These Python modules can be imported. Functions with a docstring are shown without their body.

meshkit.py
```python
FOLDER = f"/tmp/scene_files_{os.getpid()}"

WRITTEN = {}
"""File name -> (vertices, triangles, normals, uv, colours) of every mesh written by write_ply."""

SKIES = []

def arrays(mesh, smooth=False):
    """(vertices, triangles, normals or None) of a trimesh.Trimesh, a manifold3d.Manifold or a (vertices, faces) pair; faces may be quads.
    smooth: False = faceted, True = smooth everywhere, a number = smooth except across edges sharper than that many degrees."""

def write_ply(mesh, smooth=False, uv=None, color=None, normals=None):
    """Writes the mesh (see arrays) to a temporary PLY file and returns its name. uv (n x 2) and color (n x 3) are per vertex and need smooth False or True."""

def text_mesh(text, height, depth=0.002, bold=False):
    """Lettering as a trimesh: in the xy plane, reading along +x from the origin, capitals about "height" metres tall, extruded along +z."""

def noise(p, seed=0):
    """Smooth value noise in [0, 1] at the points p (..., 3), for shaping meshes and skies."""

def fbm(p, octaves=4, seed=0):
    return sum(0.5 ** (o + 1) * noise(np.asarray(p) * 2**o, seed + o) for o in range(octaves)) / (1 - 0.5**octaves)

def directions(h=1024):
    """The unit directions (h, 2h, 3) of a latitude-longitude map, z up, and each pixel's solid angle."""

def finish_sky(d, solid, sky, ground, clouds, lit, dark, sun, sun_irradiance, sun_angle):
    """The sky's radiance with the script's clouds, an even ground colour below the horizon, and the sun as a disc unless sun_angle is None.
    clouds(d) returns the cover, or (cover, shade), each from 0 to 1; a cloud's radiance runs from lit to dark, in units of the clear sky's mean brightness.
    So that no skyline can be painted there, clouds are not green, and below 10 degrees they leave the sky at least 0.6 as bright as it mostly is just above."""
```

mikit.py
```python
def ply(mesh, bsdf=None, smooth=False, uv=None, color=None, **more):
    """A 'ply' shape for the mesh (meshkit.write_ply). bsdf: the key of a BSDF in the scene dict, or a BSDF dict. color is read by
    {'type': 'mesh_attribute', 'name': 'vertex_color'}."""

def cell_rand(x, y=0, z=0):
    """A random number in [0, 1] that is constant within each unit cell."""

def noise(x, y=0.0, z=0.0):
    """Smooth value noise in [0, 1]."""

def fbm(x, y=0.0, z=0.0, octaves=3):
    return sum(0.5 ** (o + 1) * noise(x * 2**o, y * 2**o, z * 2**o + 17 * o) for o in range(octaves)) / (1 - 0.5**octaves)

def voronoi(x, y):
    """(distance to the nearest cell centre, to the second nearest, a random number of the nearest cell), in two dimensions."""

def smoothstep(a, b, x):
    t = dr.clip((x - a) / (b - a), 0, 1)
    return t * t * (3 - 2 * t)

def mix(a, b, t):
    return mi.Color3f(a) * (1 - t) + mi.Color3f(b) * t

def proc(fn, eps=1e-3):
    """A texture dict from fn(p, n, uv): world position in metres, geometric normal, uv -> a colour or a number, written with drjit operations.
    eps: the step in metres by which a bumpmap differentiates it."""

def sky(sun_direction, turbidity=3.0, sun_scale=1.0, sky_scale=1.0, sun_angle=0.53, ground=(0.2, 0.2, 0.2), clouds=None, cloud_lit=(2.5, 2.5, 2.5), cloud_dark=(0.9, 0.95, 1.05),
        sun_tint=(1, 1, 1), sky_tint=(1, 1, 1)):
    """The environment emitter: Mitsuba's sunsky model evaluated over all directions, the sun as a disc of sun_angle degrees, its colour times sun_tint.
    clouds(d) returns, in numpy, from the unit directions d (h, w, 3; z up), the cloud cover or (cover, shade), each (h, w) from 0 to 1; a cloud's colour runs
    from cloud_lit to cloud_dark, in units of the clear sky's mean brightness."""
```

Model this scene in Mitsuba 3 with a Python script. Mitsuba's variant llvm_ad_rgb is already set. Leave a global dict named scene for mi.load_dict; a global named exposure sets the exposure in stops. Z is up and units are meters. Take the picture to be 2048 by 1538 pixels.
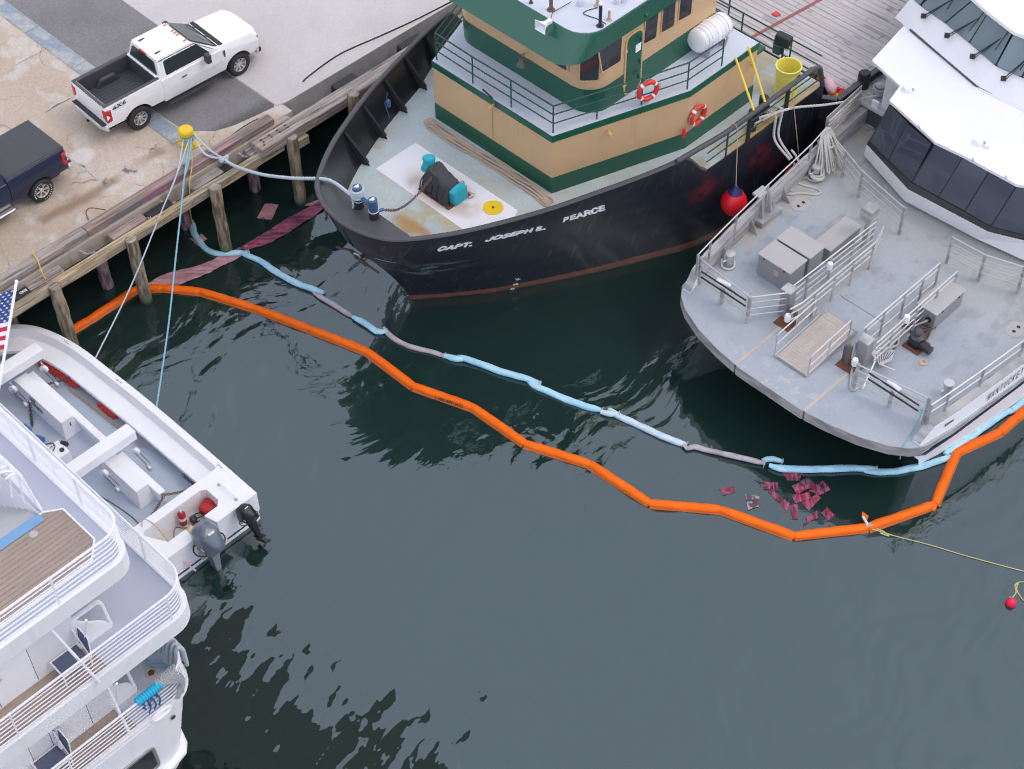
import math, random
import numpy as np, trimesh, mitsuba as mi, mikit, meshkit, drjit as dr
import manifold3d as m3
from shapely.geometry import Polygon, LineString, box as sbox
from shapely import affinity
from mikit import noise, fbm, voronoi, cell_rand, smoothstep, mix

scene, labels = {'type': 'scene'}, {}
rng = random.Random(7)
# ---------------------------------------------------------------- camera, sky, exposure
# World: x runs along the quay edge (and aft along both ships), y inland over the quay, z up from the water, metres.
CAM_H, FOC, PITCH, ROLL, YAW = 38.57, 3400.0, math.radians(48.907), math.radians(.929), math.radians(44.5)
_f0 = np.array([0, math.cos(PITCH), -math.sin(PITCH)]); _r0 = np.array([1., 0, 0]); _d0 = np.cross(_f0, _r0)
_r, _d = math.cos(ROLL) * _r0 + math.sin(ROLL) * _d0, -math.sin(ROLL) * _r0 + math.cos(ROLL) * _d0
_t = np.array([[math.cos(YAW), math.sin(YAW), 0], [-math.sin(YAW), math.cos(YAW), 0], [0, 0, 1]])
CF, CR, CD = _t @ _f0, _t @ _r, _t @ _d
EYE = np.array([0, 0, CAM_H])
scene['camera'] = {'type': 'perspective', 'fov': 2 * math.degrees(math.atan(1024 / FOC)), 'fov_axis': 'x', 'near_clip': .5, 'far_clip': 2000.,
                   'to_world': mi.ScalarTransform4f().look_at(origin=EYE.tolist(), target=(EYE + CF).tolist(), up=(-CD).tolist())}
exposure = 2.15
def _clouds(d):
    n = meshkit.fbm(d * [2.2, 2.2, 3.5] + 4.1, 4, seed=3)
    return np.ones(d.shape[:2]), np.clip((n - .36) * 2.2, 0, 1) * .55
scene['sky'] = mikit.sky([.35, -.45, .82], turbidity=4, sun_scale=.16, sun_angle=24, clouds=_clouds, cloud_lit=(2.3, 2.38, 2.78), cloud_dark=(1.55, 1.62, 1.92))

def at(px, py, z):
    """Survey: the point at height z that stands under a picture position of the 2048-wide photograph."""
    d = (px - 1024) / FOC * CR + (py - 769) / FOC * CD + CF
    return EYE + d * (z - CAM_H) / d[2]
def ats(z, *p): return np.array([at(x, y, z) for x, y in p])

# ---------------------------------------------------------------- scene helpers
def numbered(key):
    if key not in labels and key not in scene and key not in _used: _used.add(key); return key
    n = 1
    while f'{key}_{n:03d}' in _used: n += 1
    _used.add(f'{key}_{n:03d}'); return f'{key}_{n:03d}'
_used = set()
def thing(name, label, cat, group=None):
    k = numbered(name); labels[k] = {'label': label, 'category': cat}
    if group: labels[k]['group'] = group
    return k
def put(key, mesh, mat, smooth=30, **kw):
    if isinstance(mesh, list): mesh = cat(mesh)
    scene[key] = mikit.ply(mesh, mat, smooth=smooth, **kw); return key
def part(t, name, mesh, mat, label=None, smooth=30, kind=None, **kw):
    k = put(numbered(t + '__' + name), mesh, mat, smooth, **kw)
    if label: labels.setdefault(k, {})['label'] = label
    if kind: labels.setdefault(k, {})['kind'] = kind
    return k
def single(name, mesh, mat, label, cat_, group=None, smooth=30, **kw):
    k = thing(name, label, cat_, group); put(k, mesh, mat, smooth, **kw); return k
def struct(name, mesh, mat, smooth=30):
    k = numbered(name); put(k, mesh, mat, smooth); labels[k] = {'kind': 'structure'}; return k
def cat(ms): return trimesh.util.concatenate([m for m in ms if m is not None])

# ---------------------------------------------------------------- mesh helpers
def mv(m, t=(0, 0, 0), rz=0, rx=0, ry=0, s=None):
    m = m.copy()
    if s is not None: m.apply_scale(s)
    for a, ax in ((rx, [1, 0, 0]), (ry, [0, 1, 0]), (rz, [0, 0, 1])):
        if a: m.apply_transform(trimesh.transformations.rotation_matrix(a, ax))
    m.apply_translation(t); return m
def convex(p):
    return trimesh.convex.convex_hull(np.asarray(p, float))
def cbox(x0, x1, y0, y1, z0, z1, b=.012):
    b = min(b, .45 * abs(x1 - x0), .45 * abs(y1 - y0), .45 * abs(z1 - z0))
    if b <= 0: return trimesh.creation.box(bounds=[[min(x0, x1), min(y0, y1), min(z0, z1)], [max(x0, x1), max(y0, y1), max(z0, z1)]])
    x0, x1 = sorted((x0, x1)); y0, y1 = sorted((y0, y1)); z0, z1 = sorted((z0, z1))
    p = [(x + (x == x0) * dx * b - (x == x1) * dx * b, y + (y == y0) * dy * b - (y == y1) * dy * b, z + (z == z0) * dz * b - (z == z1) * dz * b)
         for x in (x0, x1) for y in (y0, y1) for z in (z0, z1) for dx, dy, dz in ((0, 1, 1), (1, 0, 1), (1, 1, 0))]
    return convex(p)
def obox(c, size, rz=0, b=.012, rx=0, ry=0):
    s = np.array(size) / 2
    return mv(cbox(-s[0], s[0], -s[1], s[1], -s[2], s[2], b), c, rz, rx, ry)
def beam(p, q, w, h, b=.01, up=(0, 0, 1)):
    """a box of width w and height h from p to q"""
    p, q = np.asarray(p, float), np.asarray(q, float); d = q - p; L = np.linalg.norm(d); d /= L
    up = np.asarray(up, float); up = up if abs(up @ d) < .98 * np.linalg.norm(up) else np.array([1., 0, 0]); s = np.cross(up, d); s /= np.linalg.norm(s); u = np.cross(d, s)
    m = cbox(0, L, -w / 2, w / 2, -h / 2, h / 2, b)
    T = np.eye(4); T[:3, 0], T[:3, 1], T[:3, 2], T[:3, 3] = d, s, u, p
    m.apply_transform(T); return m
def curve(pts, step=.1, closed=False):
    P = np.asarray(pts, float)
    if len(P) < 3 and not closed:
        n = max(2, int(np.linalg.norm(P[1] - P[0]) / step) + 1); return P[0] + (P[1] - P[0]) * np.linspace(0, 1, n)[:, None]
    Q = np.vstack([P[-1], P, P[0], P[1]]) if closed else np.vstack([2 * P[0] - P[1], P, 2 * P[-1] - P[-2]])
    out = []
    for i in range(1, len(Q) - 2):
        a, b, c, d = Q[i - 1:i + 3]; n = max(1, int(np.linalg.norm(c - b) / step))
        t = (np.arange(n) / n)[:, None]
        out.append(.5 * (2 * b + (c - a) * t + (2 * a - 5 * b + 4 * c - d) * t ** 2 + (3 * b - a - 3 * c + d) * t ** 3))
    if not closed: out.append(P[-1:])
    return np.vstack(out)
def frames(P, closed=False):
    T = np.gradient(P, axis=0) if not closed else np.roll(P, -1, 0) - np.roll(P, 1, 0)
    T /= np.maximum(np.linalg.norm(T, axis=1, keepdims=True), 1e-9)
    u = np.cross(T[0], [0, 0, 1.]); u = u if np.linalg.norm(u) > .05 else np.cross(T[0], [1., 0, 0]); u /= np.linalg.norm(u)
    U = []
    for t in T:
        u = u - t * (u @ t); u /= np.linalg.norm(u); U.append(u)
    U = np.array(U); return T, U, np.cross(T, U)
def grid_faces(n, m, wrap_n=False, wrap_m=True):
    i = np.arange(n if wrap_n else n - 1)[:, None]; j = np.arange(m if wrap_m else m - 1)[None]
    i2, j2 = (i + 1) % n, (j + 1) % m
    a, b, c, d = i * m + j, i * m + j2, i2 * m + j2, i2 * m + j
    return np.vstack([np.stack(np.broadcast_arrays(a, d, c), -1).reshape(-1, 3), np.stack(np.broadcast_arrays(a, c, b), -1).reshape(-1, 3)])
def tube(P, r, n=8, closed=False, flat=1.0, twist=0, lobes=0, depth=.0):
    P = np.asarray(P, float); R = np.broadcast_to(np.asarray(r, float), (len(P),))
    T, U, V = frames(P, closed); a = np.arange(n) * 2 * np.pi / n
    if lobes:
        s = np.r_[0, np.cumsum(np.linalg.norm(np.diff(P, axis=0), axis=1))]
        k = 1 + depth * np.cos(lobes * a[None] - s[:, None] * twist)
    else: k = np.ones((1, n))
    rr = (R[:, None] * k)[..., None]
    ring = P[:, None] + rr * (U[:, None] * np.cos(a)[None, :, None] + V[:, None] * np.sin(a)[None, :, None] * flat)
    v = ring.reshape(-1, 3); f = grid_faces(len(P), n, closed)
    if not closed:
        c0, c1 = len(v), len(v) + 1; v = np.vstack([v, P[0], P[-1]]); L = (len(P) - 1) * n
        j = np.arange(n); j2 = (j + 1) % n
        f = np.vstack([f, np.c_[np.full(n, c0), j, j2], np.c_[np.full(n, c1), L + j2, L + j]])
    m = trimesh.Trimesh(v, f, process=False)
    if m.volume < 0: m.invert()
    return m
def pipe(pts, r, n=8): return tube(np.asarray(pts, float), r, n)
def rod(p, q, r, n=8): return tube(np.array([p, q], float), r, n)
def bent(pts, r, rad=.1, n=8):
    """a pipe through the points with rounded corners"""
    P = np.asarray(pts, float); out = [P[0]]
    for a, b, c in zip(P[:-2], P[1:-1], P[2:]):
        l = min(rad, .45 * np.linalg.norm(a - b), .45 * np.linalg.norm(c - b))
        p, q = b + (a - b) / np.linalg.norm(a - b) * l, b + (c - b) / np.linalg.norm(c - b) * l
        out += [(1 - t) ** 2 * p + 2 * t * (1 - t) * b + t * t * q for t in (0, .25, .5, .75, 1)]
    return tube(np.array(out + [P[-1]]), r, n)
def rope(pts, r, step=.035, lay=10):
    return tube(curve(pts, step), r, 9, twist=2 * np.pi * 3 / (lay * r), lobes=3, depth=.13)
def sag(p, q, s, n=14):
    t = np.linspace(0, 1, n)[:, None]; P = np.asarray(p) + (np.asarray(q) - p) * t; P[:, 2] -= (4 * s * t * (1 - t))[:, 0]; return P
def lathe(prof, c=(0, 0, 0), n=24):
    prof = np.asarray(prof, float); a = np.arange(n) * 2 * np.pi / n
    v = np.stack([prof[:, None, 0] * np.cos(a), prof[:, None, 0] * np.sin(a), np.broadcast_to(prof[:, None, 1], (len(prof), n))], -1).reshape(-1, 3)
    m = trimesh.Trimesh(v + np.asarray(c), grid_faces(len(prof), n), process=False)
    if m.volume < 0: m.invert()
    return m
def disc(c, r, h, n=20, b=.01): return lathe([(0, 0), (r, 0), (r, h - b), (r - b, h), (0, h)], c, n)
def prism(poly, z0, z1):
    m = trimesh.creation.extrude_polygon(poly if hasattr(poly, 'exterior') else Polygon(poly), z1 - z0, engine='earcut'); m.apply_translation([0, 0, z0]); return m
def loft(secs, caps=True, closed=True):
    S = np.asarray(secs, float); n, m = S.shape[:2]; v = S.reshape(-1, 3); f = grid_faces(n, m, False, closed)
    if caps:
        v = np.vstack([v, S[0].mean(0), S[-1].mean(0)]); j = np.arange(m if closed else m - 1); j2 = (j + 1) % m; L = (n - 1) * m
        f = np.vstack([f, np.c_[np.full(len(j), n * m), j, j2], np.c_[np.full(len(j), n * m + 1), L + j2, L + j]])
    t = trimesh.Trimesh(v, f, process=False)
    if caps and t.volume < 0: t.invert()
    return t
def slab(pts, th, up=None):
    """a flat plate with the outline pts and the thickness th towards up (or its normal)"""
    P = np.asarray(pts, float); n = np.cross(P[1] - P[0], P[2] - P[0]); n /= np.linalg.norm(n)
    if up is not None and n @ np.asarray(up) < 0: n = -n
    x = P[1] - P[0]; x /= np.linalg.norm(x); y = np.cross(n, x)
    q = np.c_[(P - P[0]) @ x, (P - P[0]) @ y]; pg = Polygon(q)
    m = trimesh.creation.extrude_polygon(pg.buffer(0), th, engine='earcut')
    T = np.eye(4); T[:3, 0], T[:3, 1], T[:3, 2], T[:3, 3] = x, y, n, P[0]; m.apply_transform(T); return m
def rrect(p00, p10, p11, p01, r=.06, k=4):
    """outline of a quadrilateral with rounded corners"""
    P = [np.asarray(p, float) for p in (p00, p10, p11, p01)]; out = []
    for i in range(4):
        b, a, c = P[i], P[i - 1], P[(i + 1) % 4]
        p, q = b + (a - b) / np.linalg.norm(a - b) * r, b + (c - b) / np.linalg.norm(c - b) * r
        out += [(1 - t) ** 2 * p + 2 * t * (1 - t) * b + t * t * q for t in np.linspace(0, 1, k)]
    return np.array(out)
def ringplate(outer, inner, th, up):
    """a frame: the outline outer minus inner"""
    P, Q = np.asarray(outer, float), np.asarray(inner, float); n = np.cross(P[3] - P[0], P[8] - P[0]); n /= np.linalg.norm(n)
    if n @ np.asarray(up) < 0: n = -n
    x = P[3] - P[0]; x /= np.linalg.norm(x); y = np.cross(n, x); q = lambda A: np.c_[(A - P[0]) @ x, (A - P[0]) @ y]
    m = trimesh.creation.extrude_polygon(Polygon(q(P)).difference(Polygon(q(Q))), th, engine='earcut')
    T = np.eye(4); T[:3, 0], T[:3, 1], T[:3, 2], T[:3, 3] = x, y, n, P[0]; m.apply_transform(T); return m
def rhull(pts, r=.05, sub=1):
    s = trimesh.creation.icosphere(subdivisions=sub, radius=r).vertices
    return convex(np.vstack([s + np.asarray(p) for p in pts]))
def man(m):
    m = m.copy(); m.merge_vertices(); return m3.Manifold(m3.Mesh(np.asarray(m.vertices, np.float32), np.asarray(m.faces, np.uint32)))
def tri(m):
    q = m.to_mesh(); return trimesh.Trimesh(q.vert_properties[:, :3], q.tri_verts, process=False)
def fine(m, l): return tri(man(m).refine_to_length(l))
def torus(R, r, c=(0, 0, 0), n=24, k=8, normal=(0, 0, 1), squash=(1, 1)):
    a = np.arange(n) * 2 * np.pi / n; nn = np.asarray(normal, float); nn /= np.linalg.norm(nn)
    u = np.cross(nn, [0, 0, 1.] if abs(nn[2]) < .9 else [1., 0, 0]); u /= np.linalg.norm(u); w = np.cross(nn, u)
    return tube(np.asarray(c) + R * (np.cos(a)[:, None] * u * squash[0] + np.sin(a)[:, None] * w * squash[1]), r, k, closed=True)
def chain(pts, L=.11, wire=.012, w=.32):
    P = curve(pts, .01); s = np.r_[0, np.cumsum(np.linalg.norm(np.diff(P, axis=0), axis=1))]; out = []
    for i, d in enumerate(np.arange(0, s[-1], L * .72)):
        c = np.array([np.interp(d, s, P[:, k]) for k in range(3)]); e = np.array([np.interp(d + .02, s, P[:, k]) for k in range(3)]) - c
        if np.linalg.norm(e) < 1e-4: break
        e /= np.linalg.norm(e); u = np.cross(e, [0, 0, 1.]) if abs(e[2]) < .95 else np.cross(e, [1., 0, 0]); u /= np.linalg.norm(u); v = np.cross(e, u)
        if i % 2: u = v
        a = np.arange(10) * np.pi / 5
        out.append(tube(c + np.cos(a)[:, None] * e * L / 2 + np.sin(a)[:, None] * u * L * w, wire, 4, closed=True))
    return cat(out)
def text_on(text, h, o, right, up, depth=.006, bold=True, width=None, slant=0):
    """lettering of capital height h starting at o, reading along right"""
    m = meshkit.text_mesh(text, h, depth, bold); right, up = np.asarray(right, float), np.asarray(up, float)
    right /= np.linalg.norm(right); up = up - right * (up @ right); up /= np.linalg.norm(up)
    if width: m.apply_scale([width / m.bounds[1][0], 1, 1])
    if slant: m.vertices[:, 0] += m.vertices[:, 1] * slant
    T = np.eye(4); T[:3, 0], T[:3, 1], T[:3, 2], T[:3, 3] = right, up, np.cross(right, up), o; m.apply_transform(T); return m
def jitter(m, amp, freq, seed=0):
    m = m.copy(); v = np.asarray(m.vertices); o = [meshkit.noise(v * freq + k * 31.7, seed + k) - .5 for k in range(3)]
    m.vertices = v + 2 * amp * np.stack(o, -1); return m

# ---------------------------------------------------------------- materials
def two(b): return {'type': 'twosided', 'bsdf': b}
def pr(color, rough=.5, metal=0., spec=.5, coat=0., bump=None, bs=.002, eps=.004, **kw):
    c = color if isinstance(color, dict) else {'type': 'rgb', 'value': list(color)}
    b = {'type': 'principled', 'base_color': c, 'roughness': rough, 'metallic': metal, 'specular': spec, **kw}
    if coat: b['clearcoat'] = coat; b['clearcoat_gloss'] = .9
    if bump is not None: b = {'type': 'bumpmap', 'arbitrary': mikit.proc(bump, eps), 'scale': bs, 'bsdf': b}
    return two(b)
PLAIN = {
 'white_paint': ((.78, .79, .82), .35), 'white_gloss': ((.76, .77, .80), .22), 'white_rail': ((.76, .77, .81), .3), 'yacht_panel': ((.70, .70, .74), .35),
 'black_rubber': ((.022, .022, .024), .65), 'black_gloss': ((.012, .013, .017), .2), 'black_matt': ((.02, .021, .024), .55), 'dark_grey': ((.06, .062, .07), .5), 'navy_car': ((.012, .022, .055), .22),
 'dark_glass': ((.035, .04, .05), .05), 'truck_glass': ((.03, .042, .044), .05), 'red_lens': ((.5, .012, .02), .15), 'amber_lens': ((.55, .2, .06), .2), 'grey_plastic': ((.05, .053, .06), .6),
 'green_paint': ((.008, .085, .05), .3), 'green_rail': ((.012, .075, .062), .35), 'tan_paint': ((.52, .35, .19), .42), 'grey_walk': ((.52, .56, .63), .6),
 'ring_orange': ((.62, .04, .03), .45), 'ring_tape': ((.75, .72, .72), .4), 'yellow_paint': ((.72, .5, .015), .38), 'drum_yellow': ((.72, .66, .14), .45), 'pole_yellow': ((.75, .55, .06), .4),
 'teal_cover': ((.01, .36, .45), .6), 'black_cover': ((.05, .052, .06), .75), 'blue_bitt': ((.04, .1, .2), .4), 'fender_red': ((.72, .012, .022), .32), 'fender_blue': ((.02, .025, .12), .4),
 'rust': ((.16, .06, .03), .85), 'chain_rust': ((.14, .09, .07), .7), 'chain_dark': ((.05, .05, .06), .5), 'brass': ((.6, .4, .12), .4), 'rope_white': ((.5, .49, .47), .85), 'rope_pale': ((.42, .49, .53), .85), 'rope_blue': ((.22, .42, .52), .85), 'rope_tan': ((.46, .36, .27), .9), 'rope_grey': ((.33, .35, .36), .9),
 'rope_yellow': ((.62, .46, .12), .8), 'rope_yellow_wet': ((.55, .5, .22), .7), 'cable_black': ((.03, .03, .03), .6), 'line_teal': ((.1, .42, .4), .6), 'bright_blue_rope': ((.02, .45, .68), .7), 'dark_blue_rope': ((.04, .12, .3), .8),
 'outboard_grey': ((.11, .14, .18), .22), 'outboard_black': ((.012, .013, .016), .36), 'red_plastic': ((.42, .02, .025), .5), 'blue_cushion': ((.085, .105, .165), .85), 'blue_mat': ((.16, .32, .52), .8),
 'buoy_red': ((.75, .005, .05), .4), 'window_grey': ((.10, .125, .15), .08), 'tinted_pane': ((.055, .066, .09), .05), 'tan_plastic': ((.55, .44, .3), .6), 'pink_float': ((.62, .4, .46), .7), 'yellow_cloth': ((.7, .5, .02), .7),
 'bronze': ((.12, .1, .09), .4), 'lettering': ((.84, .86, .88), .5), 'ink': ((.02, .022, .03), .5), 'grey_ink': ((.13, .14, .16), .5), 'flag_blue': ((.03, .05, .2), .8), 'flag_red': ((.5, .015, .06), .8), 'flag_white': ((.72, .73, .78), .8),
 'light_lens': ((.7, .7, .66), .15), 'steel_box': ((.30, .31, .32), .5), 'steel_lid': ((.44, .43, .43), .5), 'licence': ((.45, .62, .68), .4), 'white_primer': ((.66, .67, .7), .6), 'teal_floor': ((.2, .27, .3), .6), 'vest_green': ((.25, .35, .02), .7)}
METAL = {'chrome': ((.75, .76, .78), .18), 'alloy': ((.62, .63, .66), .32), 'bolt_steel': ((.35, .33, .31), .5), 'aluminium': ((.60, .60, .61), .42), 'galvanised': ((.5, .51, .52), .5)}
for k, (c, r) in PLAIN.items(): scene[k] = pr(c, r, coat=.5 if r < .25 else 0.)
for k, (c, r) in METAL.items(): scene[k] = pr(c, r, metal=.75)
def worn(c, rough, amt=.10, streak=(.30, .17, .09), ks=.35, **kw):
    """paint with soft fading, dirt runs down upright faces and a few rust weeps"""
    def fn(p, n, uv):
        a = fbm(p.x * .9, p.y * .9, p.z * .9); q = mi.Color3f(c) * (1 - amt + 2 * amt * a) * (.985 + .03 * noise(p.x * 25, p.y * 25, p.z * 25))
        up = dr.clip(1 - dr.abs(n.z) * 1.3, 0, 1); w = p.x + p.y
        run = smoothstep(.70, .80, noise(w * 5.5, (p.x - p.y) * 5.5, p.z * .35)) * smoothstep(.45, .7, noise(w * .8, p.z * .6 + 3)) * up
        blot = smoothstep(.74, .82, fbm(p.x * 2.3 + 8, p.y * 2.3, p.z * 2.3))
        return mix(q, streak, run * ks + blot * ks * .45)
    return pr(mikit.proc(fn), rough, **kw)
scene['tan_paint'] = worn((.55, .375, .205), .42, .06, (.36, .22, .12), .14); scene['green_paint'] = worn((.009, .09, .054), .32, .12, (.05, .10, .07), .3); scene['grey_walk'] = worn((.52, .56, .63), .6, .05, (.42, .36, .30), .35)
scene['white_gloss'] = worn((.76, .77, .80), .42, .025, (.55, .52, .47), .16); scene['yacht_panel'] = worn((.70, .70, .74), .55, .03, (.55, .53, .5), .15)
scene['truck_white'] = pr((.8, .81, .83), .2, coat=1.)
scene['green_roof'] = pr((.012, .10, .062), .16, coat=.6)
def C(*c): return mi.Color3f(*c)
def hit(px, py, axis, val):
    """Survey: where the sight line of a picture position meets the plane x, y or z = val."""
    d = (px - 1024) / FOC * CR + (py - 769) / FOC * CD + CF
    return EYE + d * (val - EYE[axis]) / d[axis]
def pix(P):
    q = np.asarray(P, float) - EYE; z = q @ CF
    return np.stack([1024 + FOC * (q @ CR) / z, 769 + FOC * (q @ CD) / z], -1)
# ---------------------------------------------------------------- water, quay, asphalt, slab
def water_h(p, n, uv):
    x, y = p.x, p.y
    w1, w2 = noise(x * .55 + 3, y * .55), noise(x * .5 + 11, y * .5 + 40)
    u, v = x * .98 + y * .2 + w1 * 1.6, y * .98 - x * .2 + w2 * 1.6
    calm = smoothstep(.30, .72, noise(x * .16 + 5.3, y * .16 + 1.7))
    near = smoothstep(16., 30., y - .35 * x + 6)                 # livelier near the quay, calmer in the open basin
    a = .25 + .55 * calm + .55 * near
    big = 1.15 * noise(u * .8, v * 1.7) + .85 * noise(u * 1.7 + 9, v * 3.4) + .22 * noise(u * 3.6 + 2, v * 6.6)
    small = noise(u * 7 + 4, v * 13) * .5 + noise(u * 17, v * 25 + 8) * .3
    yacht = smoothstep(9., 2., dr.abs(x - 12) + dr.abs(y - 18) * .5) * .5
    return big * (a + yacht) + small * (.06 + .05 * near + .03 * calm)
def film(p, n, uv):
    """the oily film that dulls most of the basin; off the yacht's stern a ragged mask paints in a patch without sky reflection"""
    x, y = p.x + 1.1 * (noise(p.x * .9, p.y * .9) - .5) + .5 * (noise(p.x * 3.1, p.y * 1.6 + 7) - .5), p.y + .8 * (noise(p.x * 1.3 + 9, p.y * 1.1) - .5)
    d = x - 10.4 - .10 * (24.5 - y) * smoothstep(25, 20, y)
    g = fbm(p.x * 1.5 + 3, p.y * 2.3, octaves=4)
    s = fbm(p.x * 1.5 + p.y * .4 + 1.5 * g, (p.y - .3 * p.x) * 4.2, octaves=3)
    hole = smoothstep(.03, -.03, d - 1.15 - 3.2 * (g - .47) - 5.4 * (s - .48)) * smoothstep(25.2, 24.6, y + 1.2 * (s - .5))  # ragged mask of the painted dark reflection beside the yacht
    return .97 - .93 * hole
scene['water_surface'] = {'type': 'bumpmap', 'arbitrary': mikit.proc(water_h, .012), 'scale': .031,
    'bsdf': {'type': 'blendbsdf', 'weight': mikit.proc(film), 'dim_patch': {'type': 'plastic', 'int_ior': 1.3, 'nonlinear': False, 'diffuse_reflectance': {'type': 'rgb', 'value': [.0062, .0145, .0102]}},  # dimmer water draws the painted patch of missing sky reflection
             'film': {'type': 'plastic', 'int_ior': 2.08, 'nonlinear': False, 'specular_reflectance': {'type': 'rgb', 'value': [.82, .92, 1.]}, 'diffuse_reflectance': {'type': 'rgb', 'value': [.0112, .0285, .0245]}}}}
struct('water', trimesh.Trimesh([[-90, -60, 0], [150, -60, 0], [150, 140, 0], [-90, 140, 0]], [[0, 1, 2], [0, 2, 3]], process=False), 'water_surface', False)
struct('seabed', cbox(-90, 150, -60, 140, -7, -6, 0), 'dark_grey', False)

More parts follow.
